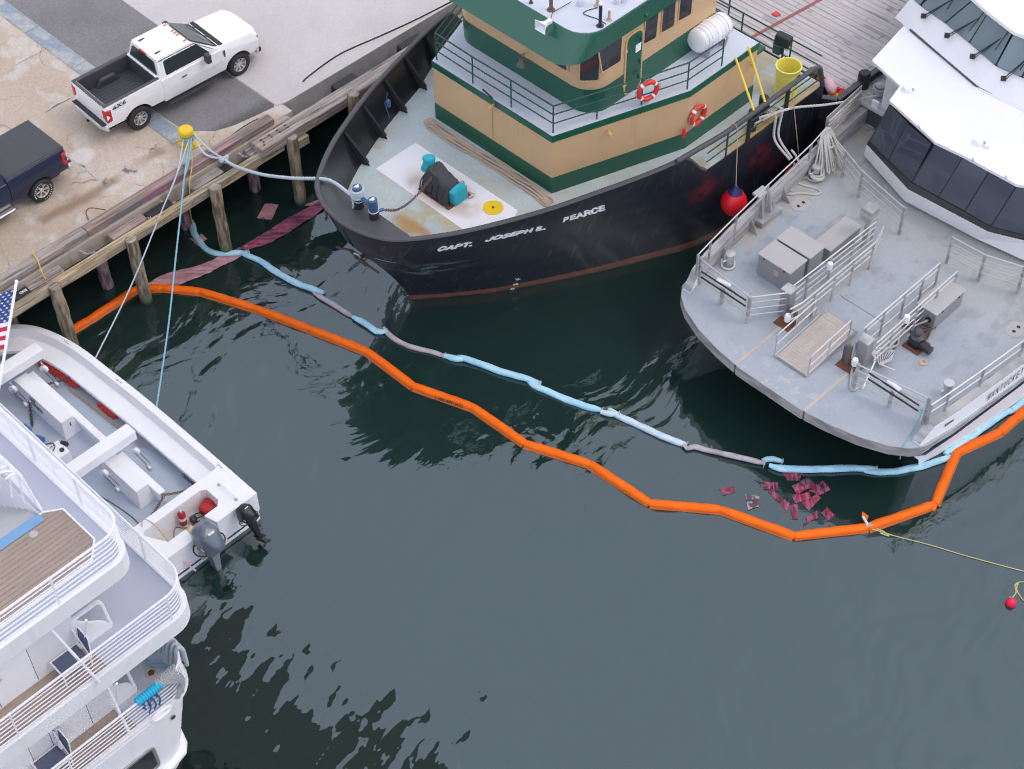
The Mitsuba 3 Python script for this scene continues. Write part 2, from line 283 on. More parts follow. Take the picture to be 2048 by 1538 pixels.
def tan_concrete(p, n, uv):
    x, y = p.x, p.y
    big, mid, fine = fbm(x * .35, y * .35, p.z), fbm(x * 1.6 + 7, y * 1.6), noise(x * 22, y * 22)
    c = mix((.45, .375, .30), (.55, .485, .42), smoothstep(.3, .75, big))
    c = mix(c, (.55, .53, .51), smoothstep(.55, .75, mid) * .55)
    c = c * (.88 + .2 * fine)
    d = dr.abs(y - 36.9 - .5 * (noise(x * .6, 3.) - .5) - .05 * (x - 15))
    st = smoothstep(.42, .1, d + .35 * (fbm(x * 1.9, y * 1.9 + 5) - .35)) * smoothstep(.38, .55, noise(x * .8 + 2.3, 1.)) * dr.select(x < 21.6, 1., 0.)
    c = mix(c, (.25, .17, .115), st * .8)
    pu, pv = x + .18 * noise(x * 2.3, y * 2.3), y + .18 * noise(x * 2.1 + 5, y * 2.1)
    jt = dr.minimum(dr.abs(pu - 14.3), dr.minimum(dr.abs(pu - 18.9), dr.abs(pv - 41.4)))
    crack = smoothstep(.06, .02, jt + .09 * (fbm(x * 3, y * 3 + 9) - .35)) * smoothstep(.42, .56, noise(x * .9, y * .9 + 31))
    c = mix(c, (.15, .11, .08), crack * .85)
    wv = .6 * noise(x * .8, y * .8) + .12 * noise(x * 5, y * 5); k1 = dr.abs(noise(x * .33 + wv, y * .33 + 4) - .5); k2 = dr.abs(noise(x * .5 + 20, y * .5 + wv) - .47)
    c = mix(c, (.17, .13, .10), (smoothstep(.009, .002, k1) + smoothstep(.007, .002, k2) * .8) * smoothstep(.4, .6, noise(x * 1.3 + 4, y * 1.3)) * .55)
    spots = smoothstep(.30, .2, dr.sqrt(dr.square(x - 18.95) + dr.square(y - 37.1)) + .12 * noise(x * 9, y * 9)) + smoothstep(.36, .25, dr.sqrt(dr.square(x - 19.7) + dr.square(y - 37.05)) + .12 * noise(x * 9, y * 9))
    c = mix(c, (.12, .13, .15), spots * smoothstep(.35, .6, fbm(x * 6, y * 6)) * .9)
    pale = smoothstep(.5, .3, dr.sqrt(dr.square(x - 19.1) + dr.square(y - 38.7))) + smoothstep(.34, .2, dr.sqrt(dr.square(x - 16.9) + dr.square(y - 41.9)) + .1 * noise(x * 4, y * 4))
    return mix(c, (.66, .64, .63), pale * .6)
scene['tan_concrete'] = pr(mikit.proc(tan_concrete), .85, spec=.25, bump=lambda p, n, uv: fbm(p.x * 9, p.y * 9) + .4 * noise(p.x * 60, p.y * 60), bs=.006)
def slab_concrete(p, n, uv):
    x, y = p.x, p.y
    c = mix((.475, .45, .445), (.55, .525, .52), fbm(x * .7, y * .7, p.z)) * (.93 + .12 * noise(x * 18, y * 18, p.z * 18))
    s = smoothstep(.5, .8, noise((x + y) * .5, (x - y) * 3.2)) * .12
    c = mix(c, (.47, .44, .42), s)
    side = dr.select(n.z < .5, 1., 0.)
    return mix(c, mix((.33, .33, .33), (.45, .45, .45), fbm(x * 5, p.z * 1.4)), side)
scene['slab_concrete'] = pr(mikit.proc(slab_concrete), .8, spec=.3, bump=lambda p, n, uv: fbm(p.x * 7, p.y * 7, p.z * 7), bs=.004)
def asphalt(p, n, uv):
    x, y = p.x, p.y
    g = .14 + .07 * fbm(x * .8, y * .8) + .10 * noise(x * 30, y * 30) * noise(x * 47, y * 47)
    e = smoothstep(36.9, 36.4, y) * .08
    return C(1., .99, 1.01) * (g - e)
scene['asphalt'] = pr(mikit.proc(asphalt), .9, spec=.2, bump=lambda p, n, uv: noise(p.x * 45, p.y * 45), bs=.008)
struct('quay_deck', [cbox(-25, 25.2, 35.62, 75, 2.25, 2.9, .02)], 'tan_concrete', False)
sl = Polygon([(25.0, 36.15), (25.35, 36.05), (60, 35.75), (60, 75), (25.2, 75), (24.9, 42)])
struct('concrete_slab', prism(sl, 1.88, 2.925), 'slab_concrete', False)
ap = ats(2.9, (0, 6), (194, 137), (330, 236), (372, 262), (430, 262), (470, 250), (510, 232), (548, 214))[:, :2].tolist()
ap = [(22.07, 75)] + [(max(22.07, a), b) for a, b in ap] + [(24.97, 36.25), (24.88, 42), (25.18, 75)]
struct('asphalt_strip', prism(Polygon(ap).buffer(0), 2.88, 2.908), 'asphalt', False)
struct('quay_bulkhead', cbox(-25, 60, 40, 40.5, -6, 2.2, 0), 'dark_grey', False)
# steel joint plates beside the asphalt
def plate_col(p, n, uv): return mix((.24, .29, .34), (.36, .38, .38), smoothstep(.45, .7, fbm(p.x * 2.2, p.y * 2.2))) * (.85 + .25 * noise(p.x * 14, p.y * 14))
scene['plate_steel'] = pr(mikit.proc(plate_col), .6, spec=.4)
t = thing('joint_plate', 'long bolted grey blue steel cover plates running between the asphalt strip and the tan concrete', 'cover plate')
a0 = at(0, 20, 2.9); x0 = 21.47
for i in range(6):
    y0 = 37.05 + i * 2.75
    part(t, 'plate', cat([cbox(x0, 22.05, y0, y0 + 2.735, 2.9, 2.925, .008)]), 'plate_steel')
    part(t, 'bolts', cat([disc((xx, yy, 2.925), .03, .012, 8) for xx in (x0 + .07, 21.98) for yy in np.arange(y0 + .2, y0 + 2.7, .58)]), 'bolt_steel', kind='stuff')

# ---------------------------------------------------------------- timber edge of the quay
def grain(dark, light, tint, ax=0, green=0., amount=.5):
    def fn(p, n, uv):
        u, v = (p.x, p.y) if ax == 0 else (p.y, p.x)
        g = fbm(u * .9, v * 17 + noise(u * .5, v * 3), p.z * 17)
        c = mix(dark, light, smoothstep(.25, .75, g))
        c = mix(c, tint, smoothstep(.5, .75, fbm(u * .8 + 13, v * 2.5, p.z * 3)) * amount)
        k = smoothstep(.62, .72, noise(u * 1.4, v * 42, p.z * 42)) * .5
        return c * (1 - k)
    return fn
scene['whaler_wood'] = pr(mikit.proc(grain((.24, .205, .15), (.47, .42, .32), (.50, .36, .19), amount=.55)), .85, spec=.2, bump=lambda p, n, uv: fbm(p.x * 1.5, p.y * 30, p.z * 30), bs=.012)
scene['grey_wood'] = pr(mikit.proc(grain((.20, .18, .165), (.43, .38, .35), (.36, .25, .21), amount=.45)), .85, spec=.2, bump=lambda p, n, uv: fbm(p.x * 1.5, p.y * 30, p.z * 30), bs=.012)
def purple(p, n, uv):
    c = mix((.16, .12, .11), (.38, .30, .25), smoothstep(.25, .75, fbm(p.x * .9, p.y * 19, p.z * 19)))
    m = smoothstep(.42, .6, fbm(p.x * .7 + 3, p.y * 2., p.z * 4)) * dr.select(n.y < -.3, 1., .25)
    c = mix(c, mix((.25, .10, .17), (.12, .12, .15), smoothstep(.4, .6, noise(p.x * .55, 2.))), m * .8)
    return c
scene['painted_wood'] = pr(mikit.proc(purple), .8, spec=.25, bump=lambda p, n, uv: fbm(p.x * 1.5, p.y * 30, p.z * 30), bs=.014)
def pile_col(p, n, uv):
    c = mix((.13, .10, .075), (.36, .29, .21), smoothstep(.3, .7, fbm(p.x * 13, p.y * 13, p.z * 1.6)))
    c = mix(c, (.40, .38, .32), smoothstep(.62, .8, fbm(p.x * 7, p.y * 7, p.z * 2.4 + 5)) * .7)
    c = mix(c, (.10, .17, .09), smoothstep(.6, .05, p.z) * .7 + smoothstep(.55, .75, noise(p.x * 5, p.y * 5, p.z * 1.1)) * .35)
    return mix(c, (.03, .035, .03), smoothstep(.25, 0., p.z))
scene['pile_wood'] = pr(mikit.proc(pile_col), .8, spec=.25, bump=lambda p, n, uv: fbm(p.x * 14, p.y * 14, p.z * 2.5), bs=.02)
scene['back_pile_wood'] = pr(mikit.proc(lambda p, n, uv: mix((.10, .06, .07), (.34, .25, .26), smoothstep(.35, .7, fbm(p.x * 11, p.y * 11, p.z * 2.)))), .7)
def log(x0, x1, y, z, w, h, seed, taper=.0):
    n = 26; xs = np.linspace(x0, x1, n); k = 12; a = (np.arange(k) + .5) * 2 * np.pi / k
    sec = []
    for x in xs:
        q = np.c_[np.sign(np.cos(a)) * np.abs(np.cos(a)) ** .22 * w / 2, np.sign(np.sin(a)) * np.abs(np.sin(a)) ** .22 * h / 2]
        j = meshkit.noise(np.c_[np.full(k, x * 1.7), q * 6], seed)[:, None] - .5
        q = q * (1 + .16 * j); sec.append(np.c_[np.full(k, x), y + q[:, 0], z + q[:, 1]])
    return loft(sec)
G = 'weathered timbers along the quay edge'
single('curb_timber', log(8.6, 17.05, 35.68, 3.02, .40, .24, 1), 'grey_wood', 'bare grey weathered curb timber at the left end of the quay edge', 'timber', smooth=40)
single('curb_timber', log(17.08, 20.9, 35.68, 3.02, .36, .24, 2), 'painted_wood', 'purple stained curb timber between the grey timber and the yellow bollard', 'timber', smooth=40)
single('curb_timber', log(20.93, 24.35, 35.68, 3.02, .38, .24, 3), 'painted_wood', 'splintered dark curb timber in front of the yellow bollard', 'timber', smooth=40)
single('edge_cable', tube(curve(np.vstack([at(295, 378, 3.06), at(350, 345, 3.06), at(420, 303, 3.08), at(480, 258, 3.05), at(516, 237, 3.0)]), .08), .018, 6), 'cable_black', 'thin dark cable lying along the curb timber beside the yellow bollard', 'cable')
single('wire_loop', tube(curve([at(177, 440, 2.92), at(172, 425, 3.06), at(180, 416, 3.16), at(200, 418, 3.1), at(212, 420, 3.0)], .05), .016, 6), 'rust', 'bent rusty wire loop sticking up behind the curb timber', 'wire')
scene['cap_face'] = pr(mikit.proc(lambda p, n, uv: mix(mix((.30, .255, .21), (.46, .40, .345), fbm(p.x * 1.7, p.y * 3, p.z * 3)), (.22, .19, .14), smoothstep(.6, .8, fbm(p.x * 4, p.z * 1.3 + 5)) * .7)), .85, spec=.2, bump=lambda p, n, uv: fbm(p.x * 6, p.y * 6, p.z * 6), bs=.01)
single('cap_beam', [jitter(fine(cbox(8.6, 24.9, 35.42, 35.62, 2.32, 2.885, .02), .4), .01, 1.5)], 'cap_face', 'wide weathered cap beam below the curb timbers', 'beam')
single('cap_beam', cbox(24.55, 24.98, 35.36, 36.2, 2.1, 2.84, .03), 'cap_face', 'short stained end block between the cap beam and the concrete slab', 'beam')
for x0, x1, y, lab in ((17.6, 18.9, 35.2, 'timber spacer block left of the mooring lines'), (20.7, 21.9, 35.2, 'timber spacer block below the yellow bollard'), (14.6, 15.8, 35.2, 'timber spacer block at the left above the flag'), (22.95, 23.6, 35.22, 'short mossy timber spacer beside the drilled whaler end')):
    single('spacer_block', [cbox(x0, x1, 35.08, 35.41, 2.42, 2.74, .03)], 'grey_wood', lab, 'timber block')
for k, (p, lab) in enumerate((((252, 452), 'flat black rubber block beside the left timber spacer'), ((330, 408 - 30), 'black rubber block below the yellow bollard'), ((65, 578), 'black rubber block with white lettering near the flag'))):
    q = at(*p, 2.6); q[1] = 35.16
    kx = {0: 18.95, 1: 21.3, 2: 14.0}[k]
    t = thing('rubber_block', lab, 'rubber block')
    part(t, 'block', cbox(kx, kx + .95, 35.08, 35.36, 2.45, 2.72, .03), 'black_rubber')
    if k == 2: part(t, 'lettering', text_on('ONE', .09, (kx + .3, 35.15, 2.722), (1, 0, 0), (0, 1, 0), .003), 'lettering')
for i in range(2):
    x = 27.0 + i * 2.9 - (i == 0) * .05
    single('rubber_block', cbox(x, x + .95, 35.4, 35.75, 2.42, 2.85, .03), 'black_rubber', ('black rubber block on the slab face nearest the slab corner', 'black rubber block on the slab face behind the black bulwark')[i], 'rubber block')
t = thing('whaler_beam', 'long squared greenish timber whaler bolted across the left pilings', 'timber beam')
wm = jitter(fine(cbox(12.6, 24.15, 34.80, 35.06, 2.36, 2.7, .03), .35), .012, 1.4)
part(t, 'beam', wm, 'whaler_wood')
for x in (15.7, 17.2, 18.7, 20.4, 21.8, 23.6): part(t, 'bolt', tube(np.array([[x, 34.81, 2.53], [x, 34.78, 2.53]]), .045, 8), 'bolt_steel')
t = thing('whaler_beam', 'higher grey pink timber whaler with drilled end running along the concrete slab', 'timber beam')
wm = man(jitter(fine(cbox(23.2, 44, 34.72, 35.3, 2.62, 2.99, .03), .4), .01, 1.3))
hx = [(23.5 + .33 * i, 35.0 + .13 * j) for i in range(4) for j in (0, 1)] + [(23.42, 34.88)]
for x, y in hx: wm = wm - m3.Manifold.cylinder(.3, .045, .045, 10).translate([x, y, 2.85])
part(t, 'beam', tri(wm), 'grey_wood')
for x in (25.5, 26.0, 28.4, 29.0): part(t, 'bolt', tube(np.array([[x, 34.74, 2.8], [x, 34.69, 2.8]]), .05, 8), 'bolt_steel')
single('splice_block', cbox(24.45, 25.0, 34.6, 35.0, 2.25, 2.6, .02), 'whaler_wood', 'short timber splice block under the drilled whaler end', 'timber block')
# pilings
def pile(x, y, r, top, seed, lean=0):
    zs = np.linspace(-1.2, top, 12); P = np.c_[np.full(12, x) + lean * (zs - top), np.full(12, y), zs]
    return jitter(tube(P, np.linspace(r * 1.06, r, 12), 16), .025, 2.4, seed)
names = ['timber piling nearest the flag at the left end', 'mossy timber piling standing in the orange boom', 'round topped timber piling left of the pink pads', 'tall timber piling under the drilled whaler end', 'pale topped timber piling beside the black bow']
for i, (x, y, top) in enumerate(((15.2, 34.72, 2.72), (18.0, 34.7, 2.7), (21.2, 34.66, 2.78), (24.37, 34.68, 2.86), (26.98, 34.62, 3.12))):
    t = thing('piling', names[i], 'piling')
    part(t, 'post', pile(x, y, .19 if i != 4 else .21, top, i), 'pile_wood', smooth=50)
    part(t, 'end_grain', disc((x, y, top - .01), .16, .025, 16), 'grey_wood')
names = ['dark back piling behind the left whaler near the orange boom', 'dark purple back piling behind the blue boom end', 'dark back piling under the thick mooring line', 'dark back piling at the far left under the quay']
for i, (x, y) in enumerate(((17.55, 36.15), (21.0, 36.5), (23.75, 36.3), (14.2, 36.2))):
    single('back_piling', pile(x, y, .19, 2.3, 20 + i), 'back_pile_wood', names[i], 'piling', smooth=50)
# little chains hanging on the cap beam
for i, (p, lab) in enumerate((((277, 432), 'short galvanised chain hanging between cap beam and whaler, middle one'), ((170, 505), 'short galvanised chain left of the grey spacer'), ((108, 545), 'short galvanised chain nearest the flag'), ((330, 405), 'short galvanised chain at the left mooring line'), ((488, 312), 'short galvanised chain below the thick mooring line'))):
    q = at(*p, 2.6); single('short_chain', chain([(q[0] - .12, 35.41, 2.72), (q[0], 35.24, 2.6), (q[0] + .16, 35.05, 2.72)], .11, .016), 'galvanised', lab, 'chain')
# yellow bollard
B = at(377, 290, 2.9); B[2] = 2.9
t = thing('yellow_bollard', 'yellow mooring bollard on a splayed base plate at the quay edge', 'bollard')
bp = [at(352, 283, 2.9), at(370, 276, 2.9), at(392, 266, 2.9), at(406, 292, 2.9), at(393, 296, 2.9), at(378, 303, 2.9), at(366, 300, 2.9)]
part(t, 'base_plate', slab(bp, .05, (0, 0, 1)), 'yellow_paint')
part(t, 'post', lathe([(0, .04), (.2, .04), (.17, .12), (.155, .42), (.19, .46), (.235, .48), (.25, .54), (.24, .63), (.2, .68), (0, .69)], B, 28), 'yellow_paint')
part(t, 'bolts', cat([disc(np.array(q) * .75 + B * .25 + [0, 0, .05 - .0], .03, .03, 6) for q in bp[::2]]), 'bolt_steel', kind='stuff')
# loose cable over the slab
single('power_cable', tube(curve(np.vstack([at(606, 163, 2.945), at(620, 150, 2.945), at(680, 108, 2.945), at(760, 72, 2.945), at(830, 40, 2.945), at(905, 2, 2.945), at(960, -25, 2.945)]), .15), .026, 6), 'cable_black', 'black cable lying across the pale concrete slab', 'cable')
# ---------------------------------------------------------------- pickups
def wheel_parts(t, c, side, rim_mat, spokes, tyre_r, letters=False):
    """one wheel centred at c; side = -1 or +1: which way it faces along local y"""
    k = numbered(t + '__wheel'); w = .28
    prof = [(tyre_r * .60, -.13), (tyre_r * .86, -.142), (tyre_r * .97, -.11), (tyre_r, -.06), (tyre_r, .06), (tyre_r * .97, .11), (tyre_r * .86, .142), (tyre_r * .60, .13)]
    ty = lathe(prof + [prof[0]], n=40)
    tread = cat([cbox(tyre_r - .01, tyre_r + .008, -.035, .035, z - .022, z + .022, .004) for z in (-.07, 0, .07)])
    tr = cat([mv(tread, rz=i * 2 * math.pi / 30) for i in range(30)])
    R = mv(cat([ty, tr]), rx=-side * math.pi / 2)
    rr = tyre_r * .6
    hub = lathe([(0, .07), (.05, .08), (.065, .06), (.065, .02), (0, .02)], n=16)
    barrel = lathe([(rr, .12), (rr - .02, .125), (rr - .035, .09), (rr - .05, -.02), (rr - .06, -.1)], n=36)
    sp = [convex([(.05, -.024, .03), (.05, .024, .03), (.05, -.024, .075), (.05, .024, .075), (rr - .03, -.026, .06), (rr - .03, .026, .06), (rr - .03, -.032, .108), (rr - .03, .032, .108)]) for _ in (0,)]
    rim = cat([hub, barrel] + [mv(sp[0], rz=i * 2 * math.pi / spokes) for i in range(spokes)])
    back = disc((0, 0, -.02), rr - .03, .03, 24)
    f = lambda m: PLACE(mv(mv(m, rx=-side * math.pi / 2), c))
    put(k, PLACE(mv(R, c)), 'black_rubber', 35)
    put(numbered(k + '__rim'), f(rim), rim_mat, 35); put(numbered(k + '__brake'), f(back), 'black_matt', 35)
    if letters:
        ms = []
        for i in range(26):
            if i % 13 < 9: ms.append(mv(cbox(-.014, .014, tyre_r * .72, tyre_r * .80, .139, .145, 0), rz=i * 2 * math.pi / 26))
        put(numbered(k + '__sidewall_lettering'), f(cat(ms)), 'lettering', False)
PLACE = None
def pickup(label, name, origin, yaw, paint, tonneau, wb, oh, rim_mat, spokes, tyre_r, chrome, letters):
    global PLACE
    T = trimesh.transformations.translation_matrix(origin) @ trimesh.transformations.rotation_matrix(yaw, [0, 0, 1])
    def PLACE(m):
        m = m.copy(); m.apply_transform(T); return m
    t = thing(name, label, 'pickup truck')
    pa = lambda n, m, mat, sm=30, lab=None, kind=None: part(t, n, PLACE(cat(m) if isinstance(m, list) else m), mat, lab, sm, kind)
    W = 1.0; xb = 1.0; xc = xb + .05; xf = wb + .98; xa = wb - .62           # bed front, cab rear, nose, firewall
    # lower body: bed box, cab tub, hood, all rounded hulls, wheel arches cut away
    def ring(x, zb, zt, w0, w1, wt, top): return [(x, s * w, z) for s in (-1, 1) for w, z in ((w0, zb), (w1, zb + .42), (wt, zt), (wt - .1, top))]
    bed = man(rhull(ring(-oh + .1, .64, 1.36, .9, .97, .9, 1.40) + ring(xb, .60, 1.38, .94, .98, .91, 1.42), .035))
    cab = man(rhull(ring(xc, .52, 1.30, .93, .97, .92, 1.34) + ring(xa, .52, 1.30, .93, .98, .92, 1.36), .035))
    hood = man(rhull(ring(xa + .02, .52, 1.22, .93, .98, .90, 1.36)[:] + [(xf - .16, s * .9, .62) for s in (-1, 1)] + [(xf - .12, s * .94, 1.0) for s in (-1, 1)] + [(xf - .22, s * .82, 1.22) for s in (-1, 1)] + [(xf, s * .45, .7) for s in (-1, 1)] + [(xf, s * .45, 1.12) for s in (-1, 1)] + [(xf - .14, s * .4, 1.29) for s in (-1, 1)], .04))
    body = bed + cab + hood
    for x in (0, wb):
        for s in (-1, 1):
            body = body - m3.Manifold.cylinder(.5, tyre_r + .11, tyre_r + .11, 40).rotate([90, 0, 0]).translate([x, s * .78 + .25, tyre_r - .02])
    body = body - m3.Manifold.cube([xb + oh - .26, 1.66, 1.2]).translate([-oh + .18, -.83, .84])
    body = body - m3.Manifold.cube([.012, 2.4, .9]).translate([xb + .012, -1.2, .5 + .12])          # the gap between bed and cab
    for xs in (xc + .62, xa - .02):                                                              # door shut lines
        for s in (-1, 1): body = body - m3.Manifold.cube([.012, .03, .72]).translate([xs, s * 1.005 - .015, .6])
    for s in (-1, 1): body = body - m3.Manifold.cube([xa - xc - .64, .03, .012]).translate([xc + .62, s * 1.005 - .015, .6])
    pa('body', tri(body), paint, 28)
    # greenhouse
    zb, zr = 1.33, 1.93 - (.06 if tonneau else 0); xr0, xr1 = xc + .10, xa - .95
    g = rhull([(xc + .02, s * .86, zb) for s in (-1, 1)] + [(xa - .06, s * .87, zb) for s in (-1, 1)] + [(xr0, s * .66, zr) for s in (-1, 1)] + [(xr1, s * .66, zr) for s in (-1, 1)] + [((xr0 + xr1) / 2, s * .3, zr + .035) for s in (-1, 1)], .06, 2)
    pa('cab_roof', g, paint, 40)
    def face(pl, th=.012, mat='truck_glass', name='window', r=.06):
        pts = [np.array(q, float) for q in pl]; o = rrect(*pts, r=r); return pa(name, slab(o, th, np.array(pts).mean(0) - np.array([(xr0 + xr1) / 2, 0, 1.5])), mat, False)
    sw = lambda x, z, s: (x, s * (.935 - (z - zb) * (.2 / (zr - zb)) + .006 - .018), z)
    for s in (-1, 1):
        z0, z1 = zb + .07, zr - .08
        xm = xc + .66
        face([sw(xc + .2, z0, s), sw(xm - .1, z0, s), sw(xm - .1, z1, s), sw(xc + .26, z1, s)])
        face([sw(xm + .06, z0, s), sw(xa - .36, z0, s), sw(xr1 + .22, z1, s), sw(xm + .06, z1, s)])
        face([sw(xm - .11, z0, s), sw(xm + .07, z0, s), sw(xm + .07, z1, s), sw(xm - .11, z1, s)], .008, 'black_matt', 'pillar', .01)
        pa('roof_trim', tube(np.array([sw(xc + .1, z1 + .05, s), sw(xr1 + .15, z1 + .05, s), sw(xa - .2, zb + .12, s)]), .014, 6), 'dark_grey')
        # handles, mirrors, step
        pa('door_handle', obox((xm + .12, s * 1.025, 1.13), (.2, .03, .045), b=.012), 'chrome' if chrome else 'black_matt')
        mk = pa('mirror', rhull([(xa - .62 + dx, s * (1.12 + dy), 1.36 + dz) for dx in (-.04, .05) for dy in (-.05, .1) for dz in (-.04, .2)], .045), 'grey_plastic', 40)
        part(mk, 'arm', PLACE(beam((xa - .56, s * .9, 1.36), (xa - .6, s * 1.1, 1.37), .07, .06)), 'black_matt')
        pa('side_step', obox((xc + .98, s * 1.03, .43), (1.95, .17, .05), b=.02), 'black_matt' if not chrome else 'chrome')
        pa('arch_liner', cat([lathe([(tyre_r + .13, -.02), (tyre_r + .13, .3), (tyre_r + .09, .3), (tyre_r + .09, -.02)], n=36).copy()]).apply_transform(trimesh.transformations.rotation_matrix(s * math.pi / 2, [1, 0, 0])).apply_translation([0, s * .95, tyre_r]).slice_plane([0, 0, .62], [0, 0, 1]), 'black_matt', 40)
    face([(xa + .02, -.78, zb + .07), (xa + .02, .78, zb + .07), (xr1 + .12, .62, zr - .03), (xr1 + .12, -.62, zr - .03)], .012, 'truck_glass', 'windscreen', .08) if False else None
    ws = slab(rrect((xa + .055, -.80, zb + .0), (xa + .055, .80, zb + .0), (xr1 + .10, .63, zr + .02), (xr1 + .10, -.63, zr + .02), r=.09), .012, (1, 0, 1)); pa('windscreen', mv(ws, (.012, 0, .03)), 'truck_glass', False)
    rw = slab(rrect((xc - .045, -.76, zb + .1), (xc - .045, .76, zb + .1), (xr0 - .058, .6, zr - .06), (xr0 - .058, -.6, zr - .06), r=.07), .012, (-1, 0, .1)); pa('rear_window', mv(rw, (-.012, 0, 0)), 'truck_glass', False)
    pa('cowl', cat([beam((xa + .14, -.82, zb + .07), (xa + .14, .82, zb + .07), .16, .03), rod((xa + .12, -.5, zb + .1), (xa - .2, -.05, zb + .3), .012, 5), rod((xa + .12, .25, zb + .1), (xa - .2, .6, zb + .27), .012, 5)]), 'black_matt')
    # roof marker lamps, shark fins
    if not tonneau:
        for y in (-.55, -.14, 0, .14, .55): pa('marker_lamp', rhull([(xr1 + .02, y, zr + .09), (xr1 - .07, y, zr + .085)], .022), 'amber_lens', 40)
        for y in (-.45, .45): pa('roof_fin', rhull([(xr0 + .12, y, zr + .075), (xr0 + .3, y, zr + .06)], .035), 'dark_grey', 40)
    pa('stop_lamp', obox((xr0 - .075, 0, zr + .0), (.05, .36, .06)), 'red_lens')
    # hood creases, grille, lamps, bumpers
    for s in (-1, 1):
        pa('hood_crease', tube(np.array([(xa + .12, s * .5, 1.395), (xf - .25, s * .42, 1.325)]), .02, 6), paint)
        pa('headlight', rhull([(xf - .03, s * .62, 1.05), (xf - .1, s * .86, 1.05), (xf - .03, s * .62, .86), (xf - .1, s * .88, .86)], .05), 'light_lens', 40)
        pa('turn_lamp', rhull([(xf - .12, s * .9, 1.08), (xf - .14, s * .92, .95)], .05), 'amber_lens', 40)
    pa('grille', cat([obox((xf + .02, 0, .98), (.06, 1.1, .3))] + [obox((xf + .06, 0, .88 + .09 * i), (.03, 1.0, .035)) for i in range(3)]), 'chrome')
    pa('front_bumper', rhull([(xf - .2, s * .94, z) for s in (-1, 1) for z in (.52, .7)] + [(xf + .06, s * .6, z) for s in (-1, 1) for z in (.52, .7)], .05), 'chrome', 40)
    pa('air_dam', obox((xf - .05, 0, .42), (.2, 1.6, .16)), 'black_matt')
    pa('fender_vent', obox((xa + .12, -.985, 1.14), (.07, .03, .26)), 'dark_grey'); pa('fender_vent', obox((xa + .12, .985, 1.14), (.07, .03, .26)), 'dark_grey')
    rb = pa('rear_bumper', rhull([(-oh - .06, s * .66, z) for s in (-1, 1) for z in (.56, .68)] + [(-oh + .04, s * .93, z) for s in (-1, 1) for z in (.56, .68)], .05), 'chrome', 40)
    part(rb, 'step_pad', PLACE(obox((-oh - .02, 0, .735), (.17, 1.75, .03))), 'black_matt')
    part(rb, 'licence_plate', PLACE(obox((-oh - .115, 0, .64), (.02, .31, .15))), 'licence')
    part(rb, 'hitch', PLACE(obox((-oh - .06, 0, .5), (.2, .09, .09))), 'black_matt')
    pa('exhaust', rod((-oh + .25, -.75, .46), (-oh + .06, -.82, .46), .045, 10), 'black_matt')
    for s in (-1, 1):
        tl = pa('tail_light', rhull([(-oh + .085, s * .95, z) for z in (.86, 1.27)] + [(-oh + .22, s * .985, z) for z in (.9, 1.26)] + [(-oh + .07, s * .8, z) for z in (1.0, 1.25)] , .032), 'red_lens', 40)
        if tonneau: part(tl, 'lens_bars', PLACE(cat([obox((-oh + .1, s * .955, z), (.14, .08, .03)) for z in (.98, 1.1, 1.2)])), 'white_primer')
        pa('bed_rail', cbox(-oh + .16, xb - .02, s * .81, s * .93, 1.425, 1.455, .012), 'dark_grey')
    pa('tailgate_cap', cbox(-oh + .06, -oh + .17, -.93, .93, 1.42, 1.452, .012), 'dark_grey')
    # bed
    if tonneau:
        k = pa('tonneau_cover', convex([(x, y, z) for x in (-oh + .1, xb - .03) for y in (-.88, .88) for z in (1.44, 1.47)] + [(x, y, 1.49) for x in (-oh + .2, xb - .08) for y in (-.78, .78)]), 'grey_plastic')
        part(k, 'seam', PLACE(cat([obox((x, 0, 1.491), (.025, 1.55, .008)) for x in (-.62, -.02, .52)])), 'dark_grey')
    else:
        pa('bed_liner', cat([cbox(-oh + .2, xb - .06, -.815, .815, .845, .87, .01)] + [cbox(-oh + .22, xb - .08, y - .045, y + .045, .87, .886, .006) for y in np.arange(-.7, .75, .155)]), 'grey_plastic')
        pa('bed_wall', cat([cbox(-oh + .19, xb - .05, s * .80, s * .828, .86, 1.42, .01) for s in (-1, 1)] + [cbox(xb - .085, xb - .06, -.8, .8, .86, 1.42, .01), cbox(-oh + .185, -oh + .21, -.8, .8, .86, 1.42, .01)]), 'dark_grey')
        for s in (-1, 1):
            pa('wheel_housing', rhull([(-.36, s * .72, .88), (.36, s * .72, .88), (-.22, s * .70, 1.08), (.22, s * .70, 1.08)], .09, 2), 'grey_plastic', 50)
        pa('bed_trash', cat([obox((.35 + .09 * i * (-1) ** i, -.2 - .15 * i, .9), (.03, .025, .012), rz=i) for i in range(4)]), 'white_primer', kind='stuff')
        pa('badge', cat([text_on('4X4', .13, (-oh + .30, -1.004, 1.245), (1, 0, .05), (0, 0, 1), .008, width=.52, slant=.15)]), 'ink', False)
        pa('fuel_door', obox((.72, -.986, 1.12), (.17, .012, .16), b=.03), paint)
    pa('chassis', cbox(-oh + .3, xf - .3, -.7, .7, .34, .58), 'black_matt'); pa('cabin_floor', cbox(xc + .1, xa - .1, -.8, .8, .6, 1.0), 'black_matt')
    for x in (0, wb):
        pa('axle', rod((x, -.8, tyre_r), (x, .8, tyre_r), .07, 8), 'black_matt')
        for s in (-1, 1): wheel_parts(t, (x, s * .885, tyre_r), s, rim_mat, spokes, tyre_r, letters)
    return t
R1 = at(287, 258, 2.9); h = math.radians(41.2 - 44.5)
o = R1 + np.array([-math.sin(h), math.cos(h), 0]) * 1.0
F1 = at(484, 151, 2.9); h = math.atan2(F1[1] - R1[1], F1[0] - R1[0]); WB = float(np.linalg.norm(F1 - R1)); o = R1 + np.array([-math.sin(h), math.cos(h), 0]) * 1.02
